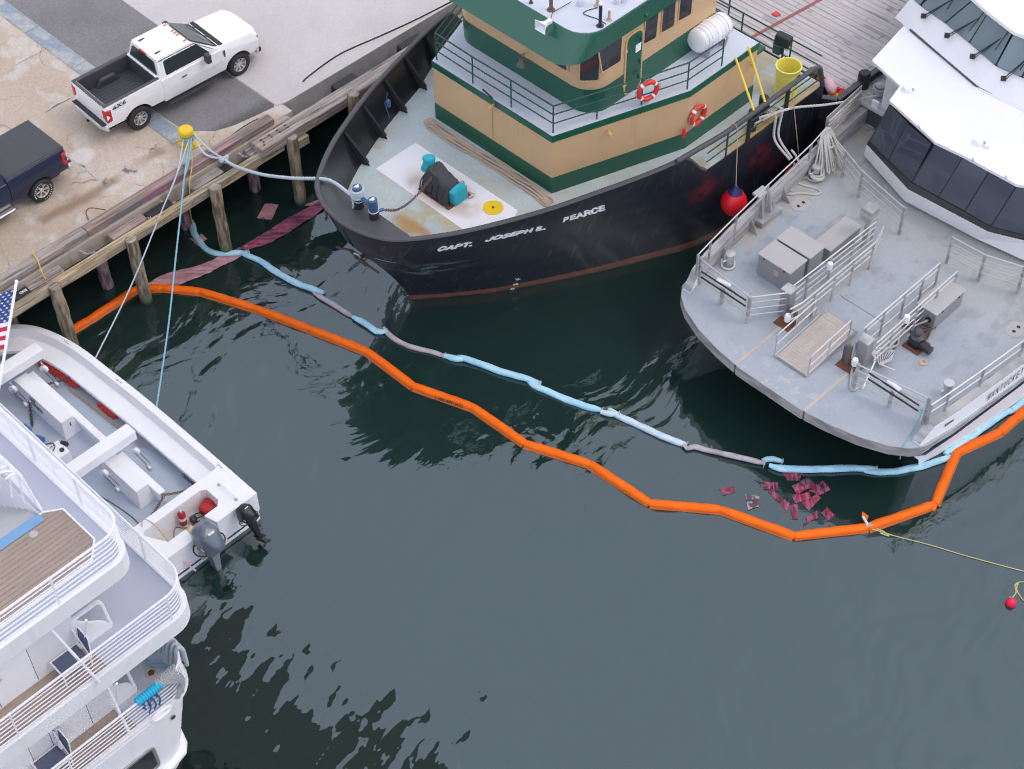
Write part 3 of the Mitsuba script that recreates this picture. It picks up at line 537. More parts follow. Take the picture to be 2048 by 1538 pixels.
pickup('white crew pickup with an open black bed parked across the asphalt strip', 'pickup_truck', (o[0], o[1], 2.91), h, 'truck_white', False, WB, 1.2, 'alloy', 8, .42, False, False)
R2 = at(92, 402, 2.9); h2 = math.pi + math.radians(.5)
o = R2 + np.array([-math.sin(h2), math.cos(h2), 0]) * -1.02
pickup('dark blue pickup with a black soft bed cover, cut off by the left edge', 'pickup_truck', (o[0], o[1], 2.9), h2, 'navy_car', True, 3.7, 1.15, 'chrome', 6, .40, True, True)
# ---------------------------------------------------------------- the black hulled ship
SX, SY = at(825, 600, 0)[:2]
def sp(u, v, z): return np.array([SX + u, SY + v, z])
def spl(*p): return np.array([sp(*q) for q in p])
WL = np.array([(0, 0), (.45, .36), (.92, .75), (2.19, 1.71), (3.59, 2.55), (5, 3.35), (6.5, 4.1), (8.06, 4.8), (10, 5.1), (13.4, 5.1)])
CAPC = np.array([(-2.5, 0), (-2.42, .62), (-2.2, 1.25), (-1.75, 1.85), (-.6, 2.65), (.6, 3.25), (2.05, 3.85), (3.6, 4.35), (5.3, 4.85), (6.7, 5.14), (8.3, 5.28), (13.4, 5.28)])
def resample(c, n, pw=1.0):
    q = curve(np.c_[c, np.zeros(len(c))], .02)[:, :2]; s = np.r_[0, np.cumsum(np.linalg.norm(np.diff(q, axis=0), axis=1))]; s /= s[-1]
    t = np.linspace(0, 1, n) ** pw; return np.c_[np.interp(t, s, q[:, 0]), np.interp(t, s, q[:, 1])]
NT = 90
wl, cp = resample(WL, NT, 1.25), resample(CAPC, NT, 1.25)
wl[0, 1] = cp[0, 1] = 0
nrm = np.gradient(cp, axis=0); nrm = np.c_[-nrm[:, 1], nrm[:, 0]] / np.linalg.norm(nrm, axis=1, keepdims=True)      # points inboard
if nrm[NT // 2, 1] > 0: nrm = -nrm
ztop = 5.05 - .25 * np.clip((cp[:, 0] + 2.5) / 9, 0, 1)
aft = np.clip((cp[:, 0] - 6.75) / .75, 0, 1); ztop = ztop * (1 - aft) + 3.82 * aft
inset = .56 * (1 - np.clip((cp[:, 0] - 4) / 3.5, 0, 1)); inset[cp[:, 0] < -1.9] = .40
dk = cp + nrm * inset[:, None] * np.array([1, 1]); dk[:, 1] = np.maximum(dk[:, 1], 0.02); dk[0] = (-2.02, 0)
def hull_rows(side):
    rows = [np.c_[wl * [1, .96], np.full(NT, -1.2)], np.c_[wl, np.zeros(NT)]]
    for k in (.2, .4, .6, .8, 1.):
        e = k ** 1.15; rows.append(np.c_[wl * (1 - e) + dk * e, np.full(NT, 3.8 * k)])
    for k in (.5, 1.):
        zt = np.maximum(ztop, 3.82); rows.append(np.c_[dk * (1 - k) + cp * k, 3.8 + (zt - 3.8) * k])
    R = np.array(rows)
    return np.stack([SX + R[..., 0], SY + side * R[..., 1], R[..., 2]], -1)
def surf_grid(side):
    R = hull_rows(side); return trimesh.Trimesh(R.reshape(-1, 3), grid_faces(R.shape[0], NT, False, False), process=False)
def hull_col(p, n, uv):
    x, y, z = p.x - SX, p.y - SY, p.z
    c = mix((.009, .011, .018), (.019, .022, .034), fbm(x * 1.2, y * 1.2, z * 3))
    c = c + .02 * smoothstep(.62, .8, fbm(x * 9, y * 3, z * .7)) * C(.8, .9, 1.)
    edge = .30 + .05 * x / 8
    c = mix(c, mix((.13, .035, .025), (.22, .09, .06), fbm(x * 4, y * 4, z * 9)), smoothstep(edge + .02, edge - .02, z))
    c = mix(c, (.04, .05, .035), smoothstep(.12, .02, z + .1 * (noise(x * 5, y * 5) - .5)) * .8)
    for sx, sz, r in ((7.75, 2.75, .75), (10.35, 2.65, .85)):
        d = dr.sqrt(dr.square((x - sx) / 1.) + dr.square((z - sz) / .9))
        c = mix(c, (.23, .012, .022), smoothstep(r, .1, d) * smoothstep(.2, .7, fbm(x * 3, z * 3)) * dr.select(y < -2, .4, 0.))
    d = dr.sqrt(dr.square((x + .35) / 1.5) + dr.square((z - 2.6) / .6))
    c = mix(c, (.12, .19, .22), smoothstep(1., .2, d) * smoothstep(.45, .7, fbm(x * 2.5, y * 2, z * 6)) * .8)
    if 0: c = mix(c, (.4, .4, .42), smoothstep(.84, .9, noise(x * 1.9 + 2, z * 22)) * smoothstep(.78, .86, noise(x * .9 + 5, z * 5 + 3)) * .3)
    return c
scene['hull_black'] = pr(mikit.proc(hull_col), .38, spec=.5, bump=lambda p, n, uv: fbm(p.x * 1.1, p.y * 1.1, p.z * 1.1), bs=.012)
def deck_col(p, n, uv):
    x, y = p.x - SX, p.y - SY
    c = mix((.36, .43, .43), (.46, .53, .55), fbm(x * .8, y * .8))
    r = smoothstep(.50, .72, fbm(x * 1.1 + 3, y * 1.1 + .7 * noise(x * 3, y * 3))) * (.25 + .75 * smoothstep(3.3, -.4, x) + .5 * smoothstep(10.5, 12., x))
    c = mix(c, (.42, .33, .17), r * .8)
    e = dr.abs(y) - dr.minimum(2.35 + .5 * (x + .1), 4.3 + .12 * (x - 3))
    c = mix(c, (.40, .27, .10), smoothstep(-.55, .1, e) * smoothstep(.4, .65, noise(x * 1.7, y * 1.7)) * .6)
    d = dr.square((x + .35) / .32) + dr.square((y + .75) / 1.0)
    c = mix(c, (.38, .19, .03), smoothstep(1.3, .2, d) * (.3 + .7 * noise(x * 4, y * 2)))
    b = smoothstep(-4.75, -5.1, y) * smoothstep(8.2, 9.2, x); c = mix(c, (.42, .27, .08), b * (.4 + .6 * noise(x * 3, y * 3)))
    return c * (.93 + .1 * noise(x * 16, y * 16))
scene['ship_deck'] = pr(mikit.proc(deck_col), .55, spec=.4)
def patch_col(p, n, uv):
    x, y = p.x - SX, p.y - SY
    c = mix((.66, .67, .72), (.72, .73, .78), fbm(x, y))
    d = dr.square((x - 1.35) / .75) + dr.square((y + .2) / 1.5)
    return mix(c, (.45, .30, .17), smoothstep(1.3, .2, d) * smoothstep(.25, .7, fbm(x * 1.8, y * 1.8)) * .75)
scene['ship_patch'] = pr(mikit.proc(patch_col), .6)
scene['anchor_iron'] = pr((.075, .05, .04), .8)
ship = thing('workboat', 'black hulled green and tan workboat moored with its bow beside the quay', 'ship')
side = lambda s: surf_grid(s)
hull = cat([side(1), side(-1)])
tr_ = hull_rows(-1)[:, -1]; trS = hull_rows(1)[:, -1]
tp = np.vstack([tr_[:7], trS[:7][::-1]])
hull = cat([hull, trimesh.Trimesh(tp, [[0, i, i + 1] for i in range(1, len(tp) - 1)], process=False)])
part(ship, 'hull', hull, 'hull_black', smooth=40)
# inner faces of the bulwark, cap rail, deck
for s in (-1, 1):
    m = cp[:, 0] < 7.6; a = cp[m] + nrm[m] * .10; b = dk[m] + nrm[m] * .06; zt = ztop[m] - .01
    rows = np.array([np.c_[SX + a[:, 0], SY + s * np.maximum(a[:, 1], 0), zt], np.c_[SX + b[:, 0], SY + s * np.maximum(b[:, 1], 0), np.full(m.sum(), 3.79)]])
    part(ship, 'bulwark', trimesh.Trimesh(rows.reshape(-1, 3), grid_faces(2, m.sum(), False, False), process=False), 'black_gloss', smooth=40)
    c3 = np.c_[SX + cp[m][:, 0] + nrm[m][:, 0] * .05, SY + s * (cp[m][:, 1] + nrm[m][:, 1] * .05), ztop[m] + .02]
    part(ship, 'cap_rail', tube(c3, .085, 8, flat=.6), 'dark_grey')
dkp = dk[dk[:, 0] > -2.0]
pl = Polygon(np.vstack([np.c_[SX + dkp[:, 0], SY - dkp[:, 1]], np.c_[SX + dkp[::-1, 0], SY + dkp[::-1, 1]]])).buffer(0)
part(ship, 'main_deck', prism(pl.buffer(-.05), 3.72, 3.8), 'ship_deck', smooth=False)
for px_ in ((835, 176), (800, 224), (767, 276), (736, 333), (868, 125)):
    tip = at(*px_, 3.8); u = tip[0] - SX
    i = np.argmin(abs(dk[:, 0] - u)); o = dk[i] + nrm[i] * .04; c_ = cp[i] + nrm[i] * .1; n2 = np.array([nrm[i][0], nrm[i][1]])
    for s in ((-1, 1) if px_[0] != 868 else (1,)):
        P = [np.r_[SX + c_[0], SY + s * c_[1], ztop[i] - .06], np.r_[SX + o[0], SY + s * o[1], 3.80], np.r_[SX + o[0] + .30 * n2[0], SY + s * (o[1] + .30 * n2[1]), 3.80], np.r_[SX + o[0] + .26 * n2[0], SY + s * (o[1] + .26 * n2[1]), 3.92], np.r_[SX + c_[0] + .1 * n2[0], SY + s * (c_[1] + .1 * n2[1]), ztop[i] - .06]]
        part(ship, 'bracket', cat([slab(P, .015), beam(P[3] + [0, 0, .0], P[4], .10, .015, .003)]), 'black_matt', smooth=False)
part(ship, 'deck_patch', prism(Polygon([sp(.66, 2.05, 0)[:2], sp(2.33, 2.05, 0)[:2], sp(2.36, -2.36, 0)[:2], sp(1.66, -2.75, 0)[:2], sp(.66, -2.4, 0)[:2]]).intersection(pl.buffer(-.12)), 3.795, 3.805), 'ship_patch', 'white painted patch with rust under the winch', smooth=False)
part(ship, 'deck_patch', prism(Polygon([sp(-1.5, .5, 0)[:2], sp(-.9, .3, 0)[:2], sp(-.55, -2.05, 0)[:2], sp(-1.4, -1.5, 0)[:2]]).intersection(pl.buffer(-.12)), 3.795, 3.806), 'ship_patch', 'white strip beside the bow plate', smooth=False)
hc = at(986, 416, 3.8)
k = part(ship, 'deck_hatch', lathe([(0, .0), (.31, 0), (.31, .02), (.29, .028), (.27, .022), (.06, .022), (.05, .03), (0, .03)], (hc[0], hc[1], 3.806), 32), 'yellow_paint')
part(k, 'centre', disc((hc[0], hc[1], 3.834), .05, .012, 8), 'rust')
# breasthook plate at the bow, bitts, rope
m = (cp[:, 0] < -1.42); A_ = cp[m] + nrm[m] * .06
pp = np.vstack([np.c_[SX + A_[:, 0], SY - np.maximum(A_[:, 1], 0)][::-1], np.c_[SX + A_[:, 0], SY + np.maximum(A_[:, 1], 0)]])
part(ship, 'bow_plate', prism(Polygon(pp).buffer(0), 4.93, 4.99), 'dark_grey', smooth=False)
for i, (u, v, zt) in enumerate(((-1.62, .12, 5.78), (-1.62, -.53, 5.70))):
    c = sp(u, v, 4.99)
    k = part(ship, 'bitt', lathe([(0, 0), (.135, 0), (.135, zt - 5.0), (.12, zt - 4.99), (0, zt - 4.985)], c, 24), 'blue_bitt', smooth=40)
    part(k, 'foot', lathe([(.14, 0), (.145, .0), (.145, .26), (.137, .26)], c, 24), 'black_matt')
    part(k, 'band', lathe([(.14, .27), (.15, .27), (.15, .29), (.137, .29)], c, 24), 'white_primer')
    part(k, 'worn_top', prism(Polygon(np.array([(math.cos(a) * (.07 + .03 * math.sin(3 * a)), math.sin(a) * (.08 + .03 * math.cos(2 * a))) for a in np.arange(0, 6.28, .35)]) + c[:2]), zt - .006, zt + .0085), 'white_primer')
part(ship, 'cross_bar', rod(sp(-1.62, .12, 5.45), sp(-1.62, -.53, 5.40), .07, 12), 'blue_bitt')
part(ship, 'cross_bar', rod(sp(-1.62, -.53, 5.2), sp(-1.30, -.60, 5.15), .05, 10), 'blue_bitt')
# anchor under the bow
k = part(ship, 'anchor', cat([beam(sp(-1.3, .0, 2.95), sp(-1.98, .1, 3.2), .11, .09), beam(sp(-1.86, -.26, 3.05), sp(-1.92, .36, 3.28), .11, .09), rod(sp(-1.84, -.24, 3.05), sp(-1.62, -.5, 2.72), .035), rod(sp(-1.9, .34, 3.28), sp(-2.22, .62, 3.45), .035)]), 'anchor_iron')
part(k, 'shackle', torus(.11, .03, sp(-1.92, .08, 3.26), 14, 8, (1, .2, .4)), 'galvanised')
# hull lettering, laid on the curved side
RP = hull_rows(-1)[1:]
def on_hull(px, py):
    """(row, column) of the point of the port side that stands at a picture position"""
    e = ((pix(RP) - [px, py]) ** 2).sum(-1); i, j = np.unravel_index(np.argmin(e), e.shape); best = (1e9,)
    for ii in np.clip(i + np.linspace(-1, 1, 41), 0, len(RP) - 1.001):
        for jj in np.clip(j + np.linspace(-1, 1, 21), 0, NT - 1.001):
            d = ((pix(side_point(ii, jj)) - [px, py]) ** 2).sum()
            if d < best[0]: best = (d, ii, jj)
    return best[1:]
def side_col(j):
    j0 = int(j); return RP[:, j0] * (1 - j + j0) + RP[:, j0 + 1] * (j - j0)
def side_point(i, j):
    c = side_col(j); i0 = int(i); return c[i0] * (1 - i + i0) + c[i0 + 1] * (i - i0)
def hull_text(txt, p0, p1, h, mat='lettering', name='name_lettering', slant=.25):
    n = 16; ij = np.array([on_hull(*(np.array(p0) + (np.array(p1) - p0) * t)) for t in np.linspace(0, 1, n)])
    L = np.linalg.norm(side_point(*ij[-1]) - side_point(*ij[0]))
    m = meshkit.text_mesh(txt, h, .012, True)
    if name == 'name_lettering': m = cat([mv(m, (dx, 0, dz)) for dx, dz in ((-.016, 0), (.016, .003), (.0, .006))])
    w = m.bounds[1][0]; v = np.asarray(m.vertices).copy(); a = v[:, 0] / w * .96 + v[:, 1] * slant / L; q = np.zeros_like(v)
    for k in range(len(v)):
        j = np.interp(a[k], np.linspace(0, 1, n), ij[:, 1]); i = np.interp(a[k], np.linspace(0, 1, n), ij[:, 0]); c = side_col(min(j, NT - 1.01)); s = np.r_[0, np.cumsum(np.linalg.norm(np.diff(c, axis=0), axis=1))]
        d = np.interp(i, np.arange(len(c)), s) + v[k, 1]; P = np.array([np.interp(d, s, c[:, x]) for x in range(3)]); c2 = side_col(min(j + .3, NT - 1.01)); t1 = np.array([np.interp(d, s, c2[:, x]) for x in range(3)]) - P; t2 = np.array([np.interp(d + .05, s, c[:, x]) for x in range(3)]) - np.array([np.interp(d - .05, s, c[:, x]) for x in range(3)])
        N = np.cross(t1, t2); N /= np.linalg.norm(N); N = N if N[1] < 0 else -N; q[k] = P + N * (v[k, 2] + .008)
    m.vertices = q; part(ship, name, m, mat, smooth=False, kind='stuff')
hull_text('CAPT.', (872, 502), (946, 490), .29)
hull_text('JOSEPH E.', (968, 483), (1096, 456), .29)
hull_text('PEARCE', (1124, 444), (1214, 418), .30)
hull_text('11', (1031, 560), (1041, 558), .10, name='draught_mark', slant=0); hull_text('10', (1026, 570), (1038, 568), .10, name='draught_mark', slant=0); hull_text('II', (1021, 579), (1030, 577), .08, name='draught_mark', slant=0)
# superstructure, first level
F1L = [(3.58, 2.46), (3.6, -2.58), (7.95, -4.1), (11.15, -4.1), (11.15, 4.1), (7.95, 4.1)]
def offs(pl, d): return Polygon([(SX + u, SY + v) for u, v in pl]).buffer(d, join_style=2)
part(ship, 'deckhouse', prism(offs(F1L, 0), 3.8, 6.0), 'tan_paint', smooth=False)
part(ship, 'base_band', prism(offs(F1L, .006), 3.806, 4.42), 'green_paint', smooth=False)
part(ship, 'top_band', prism(offs(F1L, .03), 5.82, 6.04), 'green_paint', smooth=False)
part(ship, 'boat_deck', prism(offs(F1L, .0), 5.9, 6.055), 'grey_walk', smooth=False)
def wall_lamp(P, n):
    k = part(ship, 'wall_lamp', cat([tube(np.array([P, P + np.array(n) * .12, P + np.array(n) * .16 - [0, 0, .05]]), .025, 8), lathe([(0, .0), (.06, -.02), (.07, -.12), (.03, -.17), (0, -.17)], P + np.array(n) * .16, 12)]), 'brass', smooth=40)
wall_lamp(hit(988, 208, 0, SX + 3.57), (-1, 0, 0)); q = hit(1243, 240, 1, SY - 3.2)
wall_lamp(np.array([SX + 5.32, SY - 3.20, 5.62]), (-.33, -.94, 0)); wall_lamp(sp(10.75, -4.1, 5.6), (0, -1, 0))
part(ship, 'conduit', rod(sp(3.57, -.1, 4.45), sp(3.57, -.1, 5.6), .012, 6), 'tan_paint')
# boat deck railing
rp = [(11.1, 3.95), (7.95, 3.98), (3.7, 2.40), (3.68, .8), (3.7, -.8), (3.72, -2.50), (5.05, -3.0), (6.45, -3.5), (7.93, -4.0), (9.5, -4.02)]
rail_ = lambda z: np.array([sp(u, v, z) for u, v in rp])
for z in (6.4, 6.73, 7.05): part(ship, 'boat_deck_rail', bent(rail_(z), .021 if z < 7 else .025, .05, 8), 'green_rail')
for u, v in rp[1:] + [(6.2, 3.2)]: part(ship, 'rail_post', rod(sp(u, v, 6.05), sp(u, v, 7.05), .024, 8), 'green_rail')
part(ship, 'ladder_bar', rod(sp(3.66, .35, 6.08), sp(3.55, -.15, 6.1), .03, 6), 'black_matt')
# wheelhouse
def rr_poly(u0, u1, v, r, n=6, ra=.05):
    P = [(u1, v), (u1, -v)]
    for (cx, cy, a0) in ((u0 + r, -v + r, -90), (u0 + r, v - r, 180)):
        for t in np.linspace(0, -90, n) if a0 == -90 else np.linspace(0, -90, n): P.append((cx + r * math.cos(math.radians(a0 + t)), cy + r * math.sin(math.radians(a0 + t))))
    return P
WH = lambda du, dv, u1=10.45: np.array(rr_poly(4.92 + du, u1, 2.88 + dv, .75))
def wh_ring(du, dv, z): return np.array([sp(u, v, z) for u, v in WH(du, dv)])
part(ship, 'wheelhouse', loft([wh_ring(0, 0, 6.05), wh_ring(-.06, 0, 7.0), wh_ring(-.1, 0, 8.7)]), 'tan_paint', smooth=25)
part(ship, 'wheelhouse_band', loft([wh_ring(-.01, .01, 6.06), wh_ring(-.07, .01, 6.93)]), 'green_paint', smooth=25)
part(ship, 'roof_visor', loft([wh_ring(-1.12, .09, 8.52), wh_ring(-1.14, .12, 8.50), wh_ring(-.5, .16, 9.22), wh_ring(-.44, .1, 9.24)]), 'green_roof', smooth=25)
part(ship, 'wheelhouse_roof', loft([wh_ring(-.46, .12, 9.2), wh_ring(-.46, .12, 9.255)]), 'grey_walk', smooth=False)
YW = SY - 2.885
def ship_window(pts, pane='dark_glass', dy=0, name='window'):
    P = [hit(x, y, 1, YW + dy) for x, y in pts]; o = rrect(*P, r=.07); c = np.mean(P, 0)
    k = part(ship, name, slab(o, .012, (0, -1, 0)), pane, smooth=False)
    o2 = c + (o - c) * 1.09; part(k, 'frame', ringplate(o2, o, .03, (0, -1, 0)), 'tan_paint', smooth=False)
    return k
ship_window([(1197, 101), (1243, 71), (1240, 122), (1204, 144)]); ship_window([(1291, 40), (1316, 23), (1311, 75), (1286, 88)]); ship_window([(1326, 13), (1351, -4), (1347, 51), (1321, 66)]); ship_window([(1360, -8), (1385, -24), (1381, 28), (1356, 42)])
dpts = [hit(x, y, 1, YW) for x, y in ((1250, 160), (1278, 140), (1284, 55), (1255, 75))]
x0, x1 = dpts[0][0], dpts[2][0]; x0, x1 = min(x0, dpts[3][0]) + .0, max(x1, dpts[1][0])
dz0, dz1 = 6.12, 8.22
k = part(ship, 'door', slab(rrect((x0, YW - .002, dz0), (x1, YW - .002, dz0), (x1, YW - .002, dz1), (x0, YW - .002, dz1), r=.24, k=7), .045, (0, -1, 0)), 'green_paint', smooth=False)
part(k, 'notice', slab([(x0 + .35, YW - .05, 7.5), (x0 + .58, YW - .05, 7.5), (x0 + .58, YW - .05, 7.78), (x0 + .35, YW - .05, 7.78)], .004, (0, -1, 0)), 'white_paint', smooth=False)
part(k, 'dog_handle', cat([beam((x1 - .08, YW - .08, z - .08), (x1 - .12, YW - .08, z + .12), .03, .03, .006) for z in (6.5, 7.1, 7.9)] + [beam((x0 + .3, YW - .08, z), (x0 + .48, YW - .08, z + .06), .03, .03, .006) for z in (6.75, 8.0)]), 'green_rail', kind='stuff')
part(k, 'hinge', cat([obox((x0 - .05, YW - .03, z), (.14, .05, .06)) for z in (6.5, 7.75)]), 'tan_paint', kind='stuff')
part(k, 'frame', ringplate(rrect((x0 - .07, YW, dz0 - .05), (x1 + .07, YW, dz0 - .05), (x1 + .07, YW, dz1 + .08), (x0 - .07, YW, dz1 + .08), r=.3, k=7), rrect((x0, YW, dz0), (x1, YW, dz0), (x1, YW, dz1), (x0, YW, dz1), r=.24, k=7), .03, (0, -1, 0)), 'tan_paint', smooth=False)
def facet(a0, a1, z0, z1):
    """a window on the rounded corner or the front: a flat pane along the chord between two outline positions"""
    e = np.array([a1[0] - a0[0], a1[1] - a0[1], 0]); n = np.array([e[1], -e[0], 0]); n /= np.linalg.norm(n); n = n if n @ (np.array([a0[0] - 7, a0[1], 0])) > 0 else -n
    o = n * .06 - np.array([.08, 0, 0]); P = [sp(*a0, z0) + o, sp(*a1, z0) + o, sp(*a1, z1) + o, sp(*a0, z1) + o]; q = rrect(*P, r=.07); c = np.mean(P, 0)
    k = part(ship, 'window', slab(q, .016, n), 'dark_glass', smooth=False); part(k, 'frame', slab(c + (q - c) * 1.12 - n * .05, .055, n), 'tan_paint', smooth=False)
facet((4.98, -2.42), (5.38, -2.78), 7.3, 8.35)
for v0, v1 in ((-2.0, -1.2), (-1.0, -.2), (0., .8), (1.0, 1.8)): facet((4.92, v1), (4.92, v0), 7.45, 8.4)
# bell, loudhailer, roof fittings
bp_ = hit(1052, 118, 0, SX + 4.62)
k = part(ship, 'bell', lathe([(0, .16), (.05, .16), (.075, .05), (.14, -.09), (.16, -.12), (.145, -.12), (.06, .03), (0, .08)], bp_ + [-.18, 0, 0], 20), 'bronze', smooth=40)
part(k, 'clapper', rod(bp_ + [-.18, 0, -.18], bp_ + [-.18, 0, 0], .016, 6), 'white_primer'); part(k, 'hook', torus(.06, .015, bp_ + [-.12, 0, .2], 12, 6, (0, 1, 0)), 'bronze'); part(k, 'bracket', rod(bp_ + [.1, 0, .2], bp_ + [-.18, 0, .2], .02, 6), 'tan_paint')
q = at(1090, 48, 9.35)
k = part(ship, 'loudhailer', loft([[(q[0] + .12 - .32 * t, q[1] + s1 * w, q[2] + s2 * h) for s1, s2 in ((-1, -1), (1, -1), (1, 1), (-1, 1))] for t, w, h in ((0, .05, .05), (.4, .07, .06), (.75, .12, .11), (1, .2, .17))], caps=False), 'white_paint')
part(k, 'driver', obox((q[0] + .18, q[1], q[2]), (.14, .15, .15), b=.03), 'white_paint'); part(k, 'throat', obox((q[0] - .02, q[1], q[2]), (.02, .14, .14)), 'white_primer')
for p_, h_, m_, r_ in (((1102, 20), 1.1, 'chain_rust', .055), ((1200, 52), .75, 'navy_car', .05), ((1218, 40), .35, 'rope_tan', .04), ((1195, 12), .9, 'rope_tan', .05), ((1062, 6), .8, 'dark_grey', .03)):
    q = at(*p_, 9.255); k = part(ship, 'roof_mast', cat([rod(q, q + [0, 0, h_], r_, 10), disc(q, r_ * 2.2, .03, 12)]), m_)
    if m_ != 'chain_rust': part(k, 'top_lamp', trimesh.creation.icosphere(subdivisions=1, radius=r_ * 1.3).apply_translation(q + [0, 0, h_]), 'white_paint', smooth=True)
part(ship, 'roof_cable', tube(curve(ats(9.275, (1195, 15), (1172, 22), (1168, 28), (1195, 38), (1212, 48)), .05), .012, 6), 'cable_black')
part(ship, 'roof_cable', tube(np.array([at(1143, 3, 9.3), at(1105, 25, 9.3), at(1100, 44, 9.28)]), .01, 6), 'cable_black')
for p_ in ((1160, 10), (1235, 6), (1247, 3)): part(ship, 'roof_vent', lathe([(0, .0), (.1, 0), (.1, .1), (.07, .16), (0, .17)], at(*p_, 9.255), 16), 'grey_walk', smooth=40)
part(ship, 'deck_edge_lamp', lathe([(0, .0), (.05, 0), (.06, .1), (0, .14)], hit(1292, 34, 1, SY - 3.02), 12), 'green_paint', smooth=40)
# open side rail aft
zr = 4.86; ur = 7.0
pp = spl((6.3, -5.1, 4.9), (8.3, -5.28, zr), (12.55, -5.28, zr), (12.95, -5.28, 4.75), (13.25, -5.28, 3.85))
part(ship, 'side_rail', bent(pp, .085, .3, 12), 'dark_grey', smooth=40)
for z in (4.15, 4.5): part(ship, 'side_rail', rod(sp(7.6, -5.24, z), sp(13.0, -5.24, z), .022, 8), 'green_rail')
for u, m_, r_ in ((9.55, 'black_matt', .07), (11.4, 'black_matt', .07), (8.5, 'green_rail', .03)): part(ship, 'rail_post', rod(sp(u, -5.26, 3.8), sp(u, -5.26, zr), r_, 10), m_)
for z in (4.15, 4.5, 4.9): part(ship, 'transom_rail', rod(sp(13.25, -5.1, z), sp(13.25, 4.6, z), .024, 8), 'green_rail')
for v in (-3.9, -1.9, .1, 2.1): part(ship, 'rail_post', rod(sp(13.25, v, 3.8), sp(13.25, v, 4.9), .028, 8), 'green_rail')
for z in (6.4, 6.73, 7.05): part(ship, 'boat_deck_rail', rod(sp(11.1, -2.9, z), sp(11.1, 3.9, z), .022, 8), 'green_rail')
for v in (-2.9, -1.5, .3, 2.3): part(ship, 'rail_post', rod(sp(11.1, v, 6.05), sp(11.1, v, 7.05), .028, 8), 'green_rail')
part(ship, 'deck_wing', obox(sp(11.35, -3.75, 5.6), (.45, .7, .12)), 'green_paint')
for i, (u, v, hh) in enumerate(((10.05, -5.0, .75), (10.75, -4.85, .8))):
    k = part(ship, 'side_bitt', lathe([(0, 0), (.15, 0), (.15, hh - .02), (.13, hh), (0, hh)], sp(u, v, 3.8), 22), 'black_matt', smooth=40)
    part(k, 'pin', rod(sp(u - .05, v - .22, 4.35), sp(u + .25, v + .1, 4.35), .06, 8), 'black_matt')
part(ship, 'hand_pump', cat([rod(hit(772, 200, 1, SY + 3.25), hit(772, 200, 1, SY + 3.25) + [.0, -.1, .35], .015, 6), rod(hit(769, 205, 1, SY + 3.2), hit(780, 238, 1, SY + 3.05), .015, 6), lathe([(0, 0), (.08, 0), (.08, .2), (.03, .26), (0, .26)], hit(777, 212, 1, SY + 3.2), 12)]), 'blue_bitt', kind='stuff')
# winch under its cover
wc = sp(1.42, -.05, 3.806)
k = part(ship, 'winch_cover', jitter(fine(cat([rhull([(dx, dy, dz) for dx, dy, dz in ((-.35, .35, .1), (.3, .4, .1), (-.38, -.6, .08), (.33, -.62, .08), (-.2, .25, .72), (.15, .25, .72), (-.2, -.2, .66), (.12, -.25, .62), (-.12, -.55, .45), (.1, -.55, .45))], .1, 2)]), .09), .045, 6).apply_translation(wc), 'black_cover', smooth=50)
for ang in np.arange(-.5, .6, .2): part(k, 'fold', tube(curve([wc + [-.2 + .1 * ang, -.1 + ang, .70 - .25 * abs(ang)], wc + [-.42, -.15 + ang * 1.1, .40], wc + [-.5, -.18 + ang * 1.2, .02]], .06), .022, 6), 'black_cover', smooth=True)
part(k, 'drum_cap', jitter(lathe([(0, 1.06), (.15, 1.05), (.20, 1.0), (.20, .86), (.15, .84), (.22, .78), (.24, .62), (0, .6)], wc + [-.05, .42, 0], 28), .03, 5), 'teal_cover', smooth=50)
part(k, 'motor_cap', jitter(fine(rhull([(dx, -.78 + dy, dz) for dx in (-.24, .2) for dy in (-.06, .06) for dz in (.08, .5)] + [(-.02, -.78, .62)], .06, 2), .08), .03, 5).apply_translation(wc), 'teal_cover', smooth=50)
part(k, 'tie_rope', tube(curve(ats(4.0, (918, 365), (926, 378), (935, 383), (950, 388)), .05), .018, 6), 'rope_tan'); part(k, 'tie_rope', tube(curve(np.vstack([at(915, 372, 4.2), at(925, 362, 4.15), at(930, 372, 3.95), at(937, 396, 3.83), at(947, 392, 3.83)]), .05), .02, 6), 'rope_grey')
part(ship, 'bed_plate', cbox(wc[0] - .5, wc[0] + .45, wc[1] - .85, wc[1] + .5, 3.806, 3.835), 'rust')
single('anchor_chain', [chain([sp(-1.28, -.62, 5.12), sp(-.6, -.4, 4.55), sp(.2, -.2, 4.33), sp(1.12, -.02, 4.45)], .12, .014)], 'chain_rust', 'rusty chain stretched from the blue bow bitts to the covered winch', 'chain')
single('chain_tail', [chain([sp(1.1, -.05, 4.42), sp(1.02, -.12, 4.1), sp(.92, -.2, 3.84)], .09, .01)], 'chain_rust', 'short loose chain end hanging down the front of the covered winch', 'chain')
# rope flaked down along the deckhouse front
rr_ = random.Random(4); ms = []
for i in range(7):
    o = (i - 3) * .062; z = 3.83 + .04 * (i % 2)
    ms.append(rope([sp(3.28 + o + rr_.uniform(-.03, .03) - .05 * math.sin(v * 1.1), v, z + rr_.uniform(0, .02)) for v in np.linspace(2.3 - .05 * (i % 4), -2.55 - .08 * (i % 3), 9)], .027, .05))
for i in range(4): ms.append(rope([sp(3.12 + .07 * i, 2.2, 3.85), sp(3.10 + .07 * i, 2.45, 3.88), sp(3.17 + .07 * i, 2.52, 3.9), sp(3.25 + .07 * i, 2.3, 3.86)], .021)); ms.append(rope([sp(3.08 + .08 * i, -2.45, 3.85), sp(3.05 + .08 * i, -2.8, 3.83), sp(3.14 + .08 * i, -2.88, 3.83), sp(3.2 + .08 * i, -2.5, 3.86)], .021))
single('flaked_rope', ms, 'rope_tan', 'pale rope laid in long bights along the green and tan deckhouse front', 'rope')
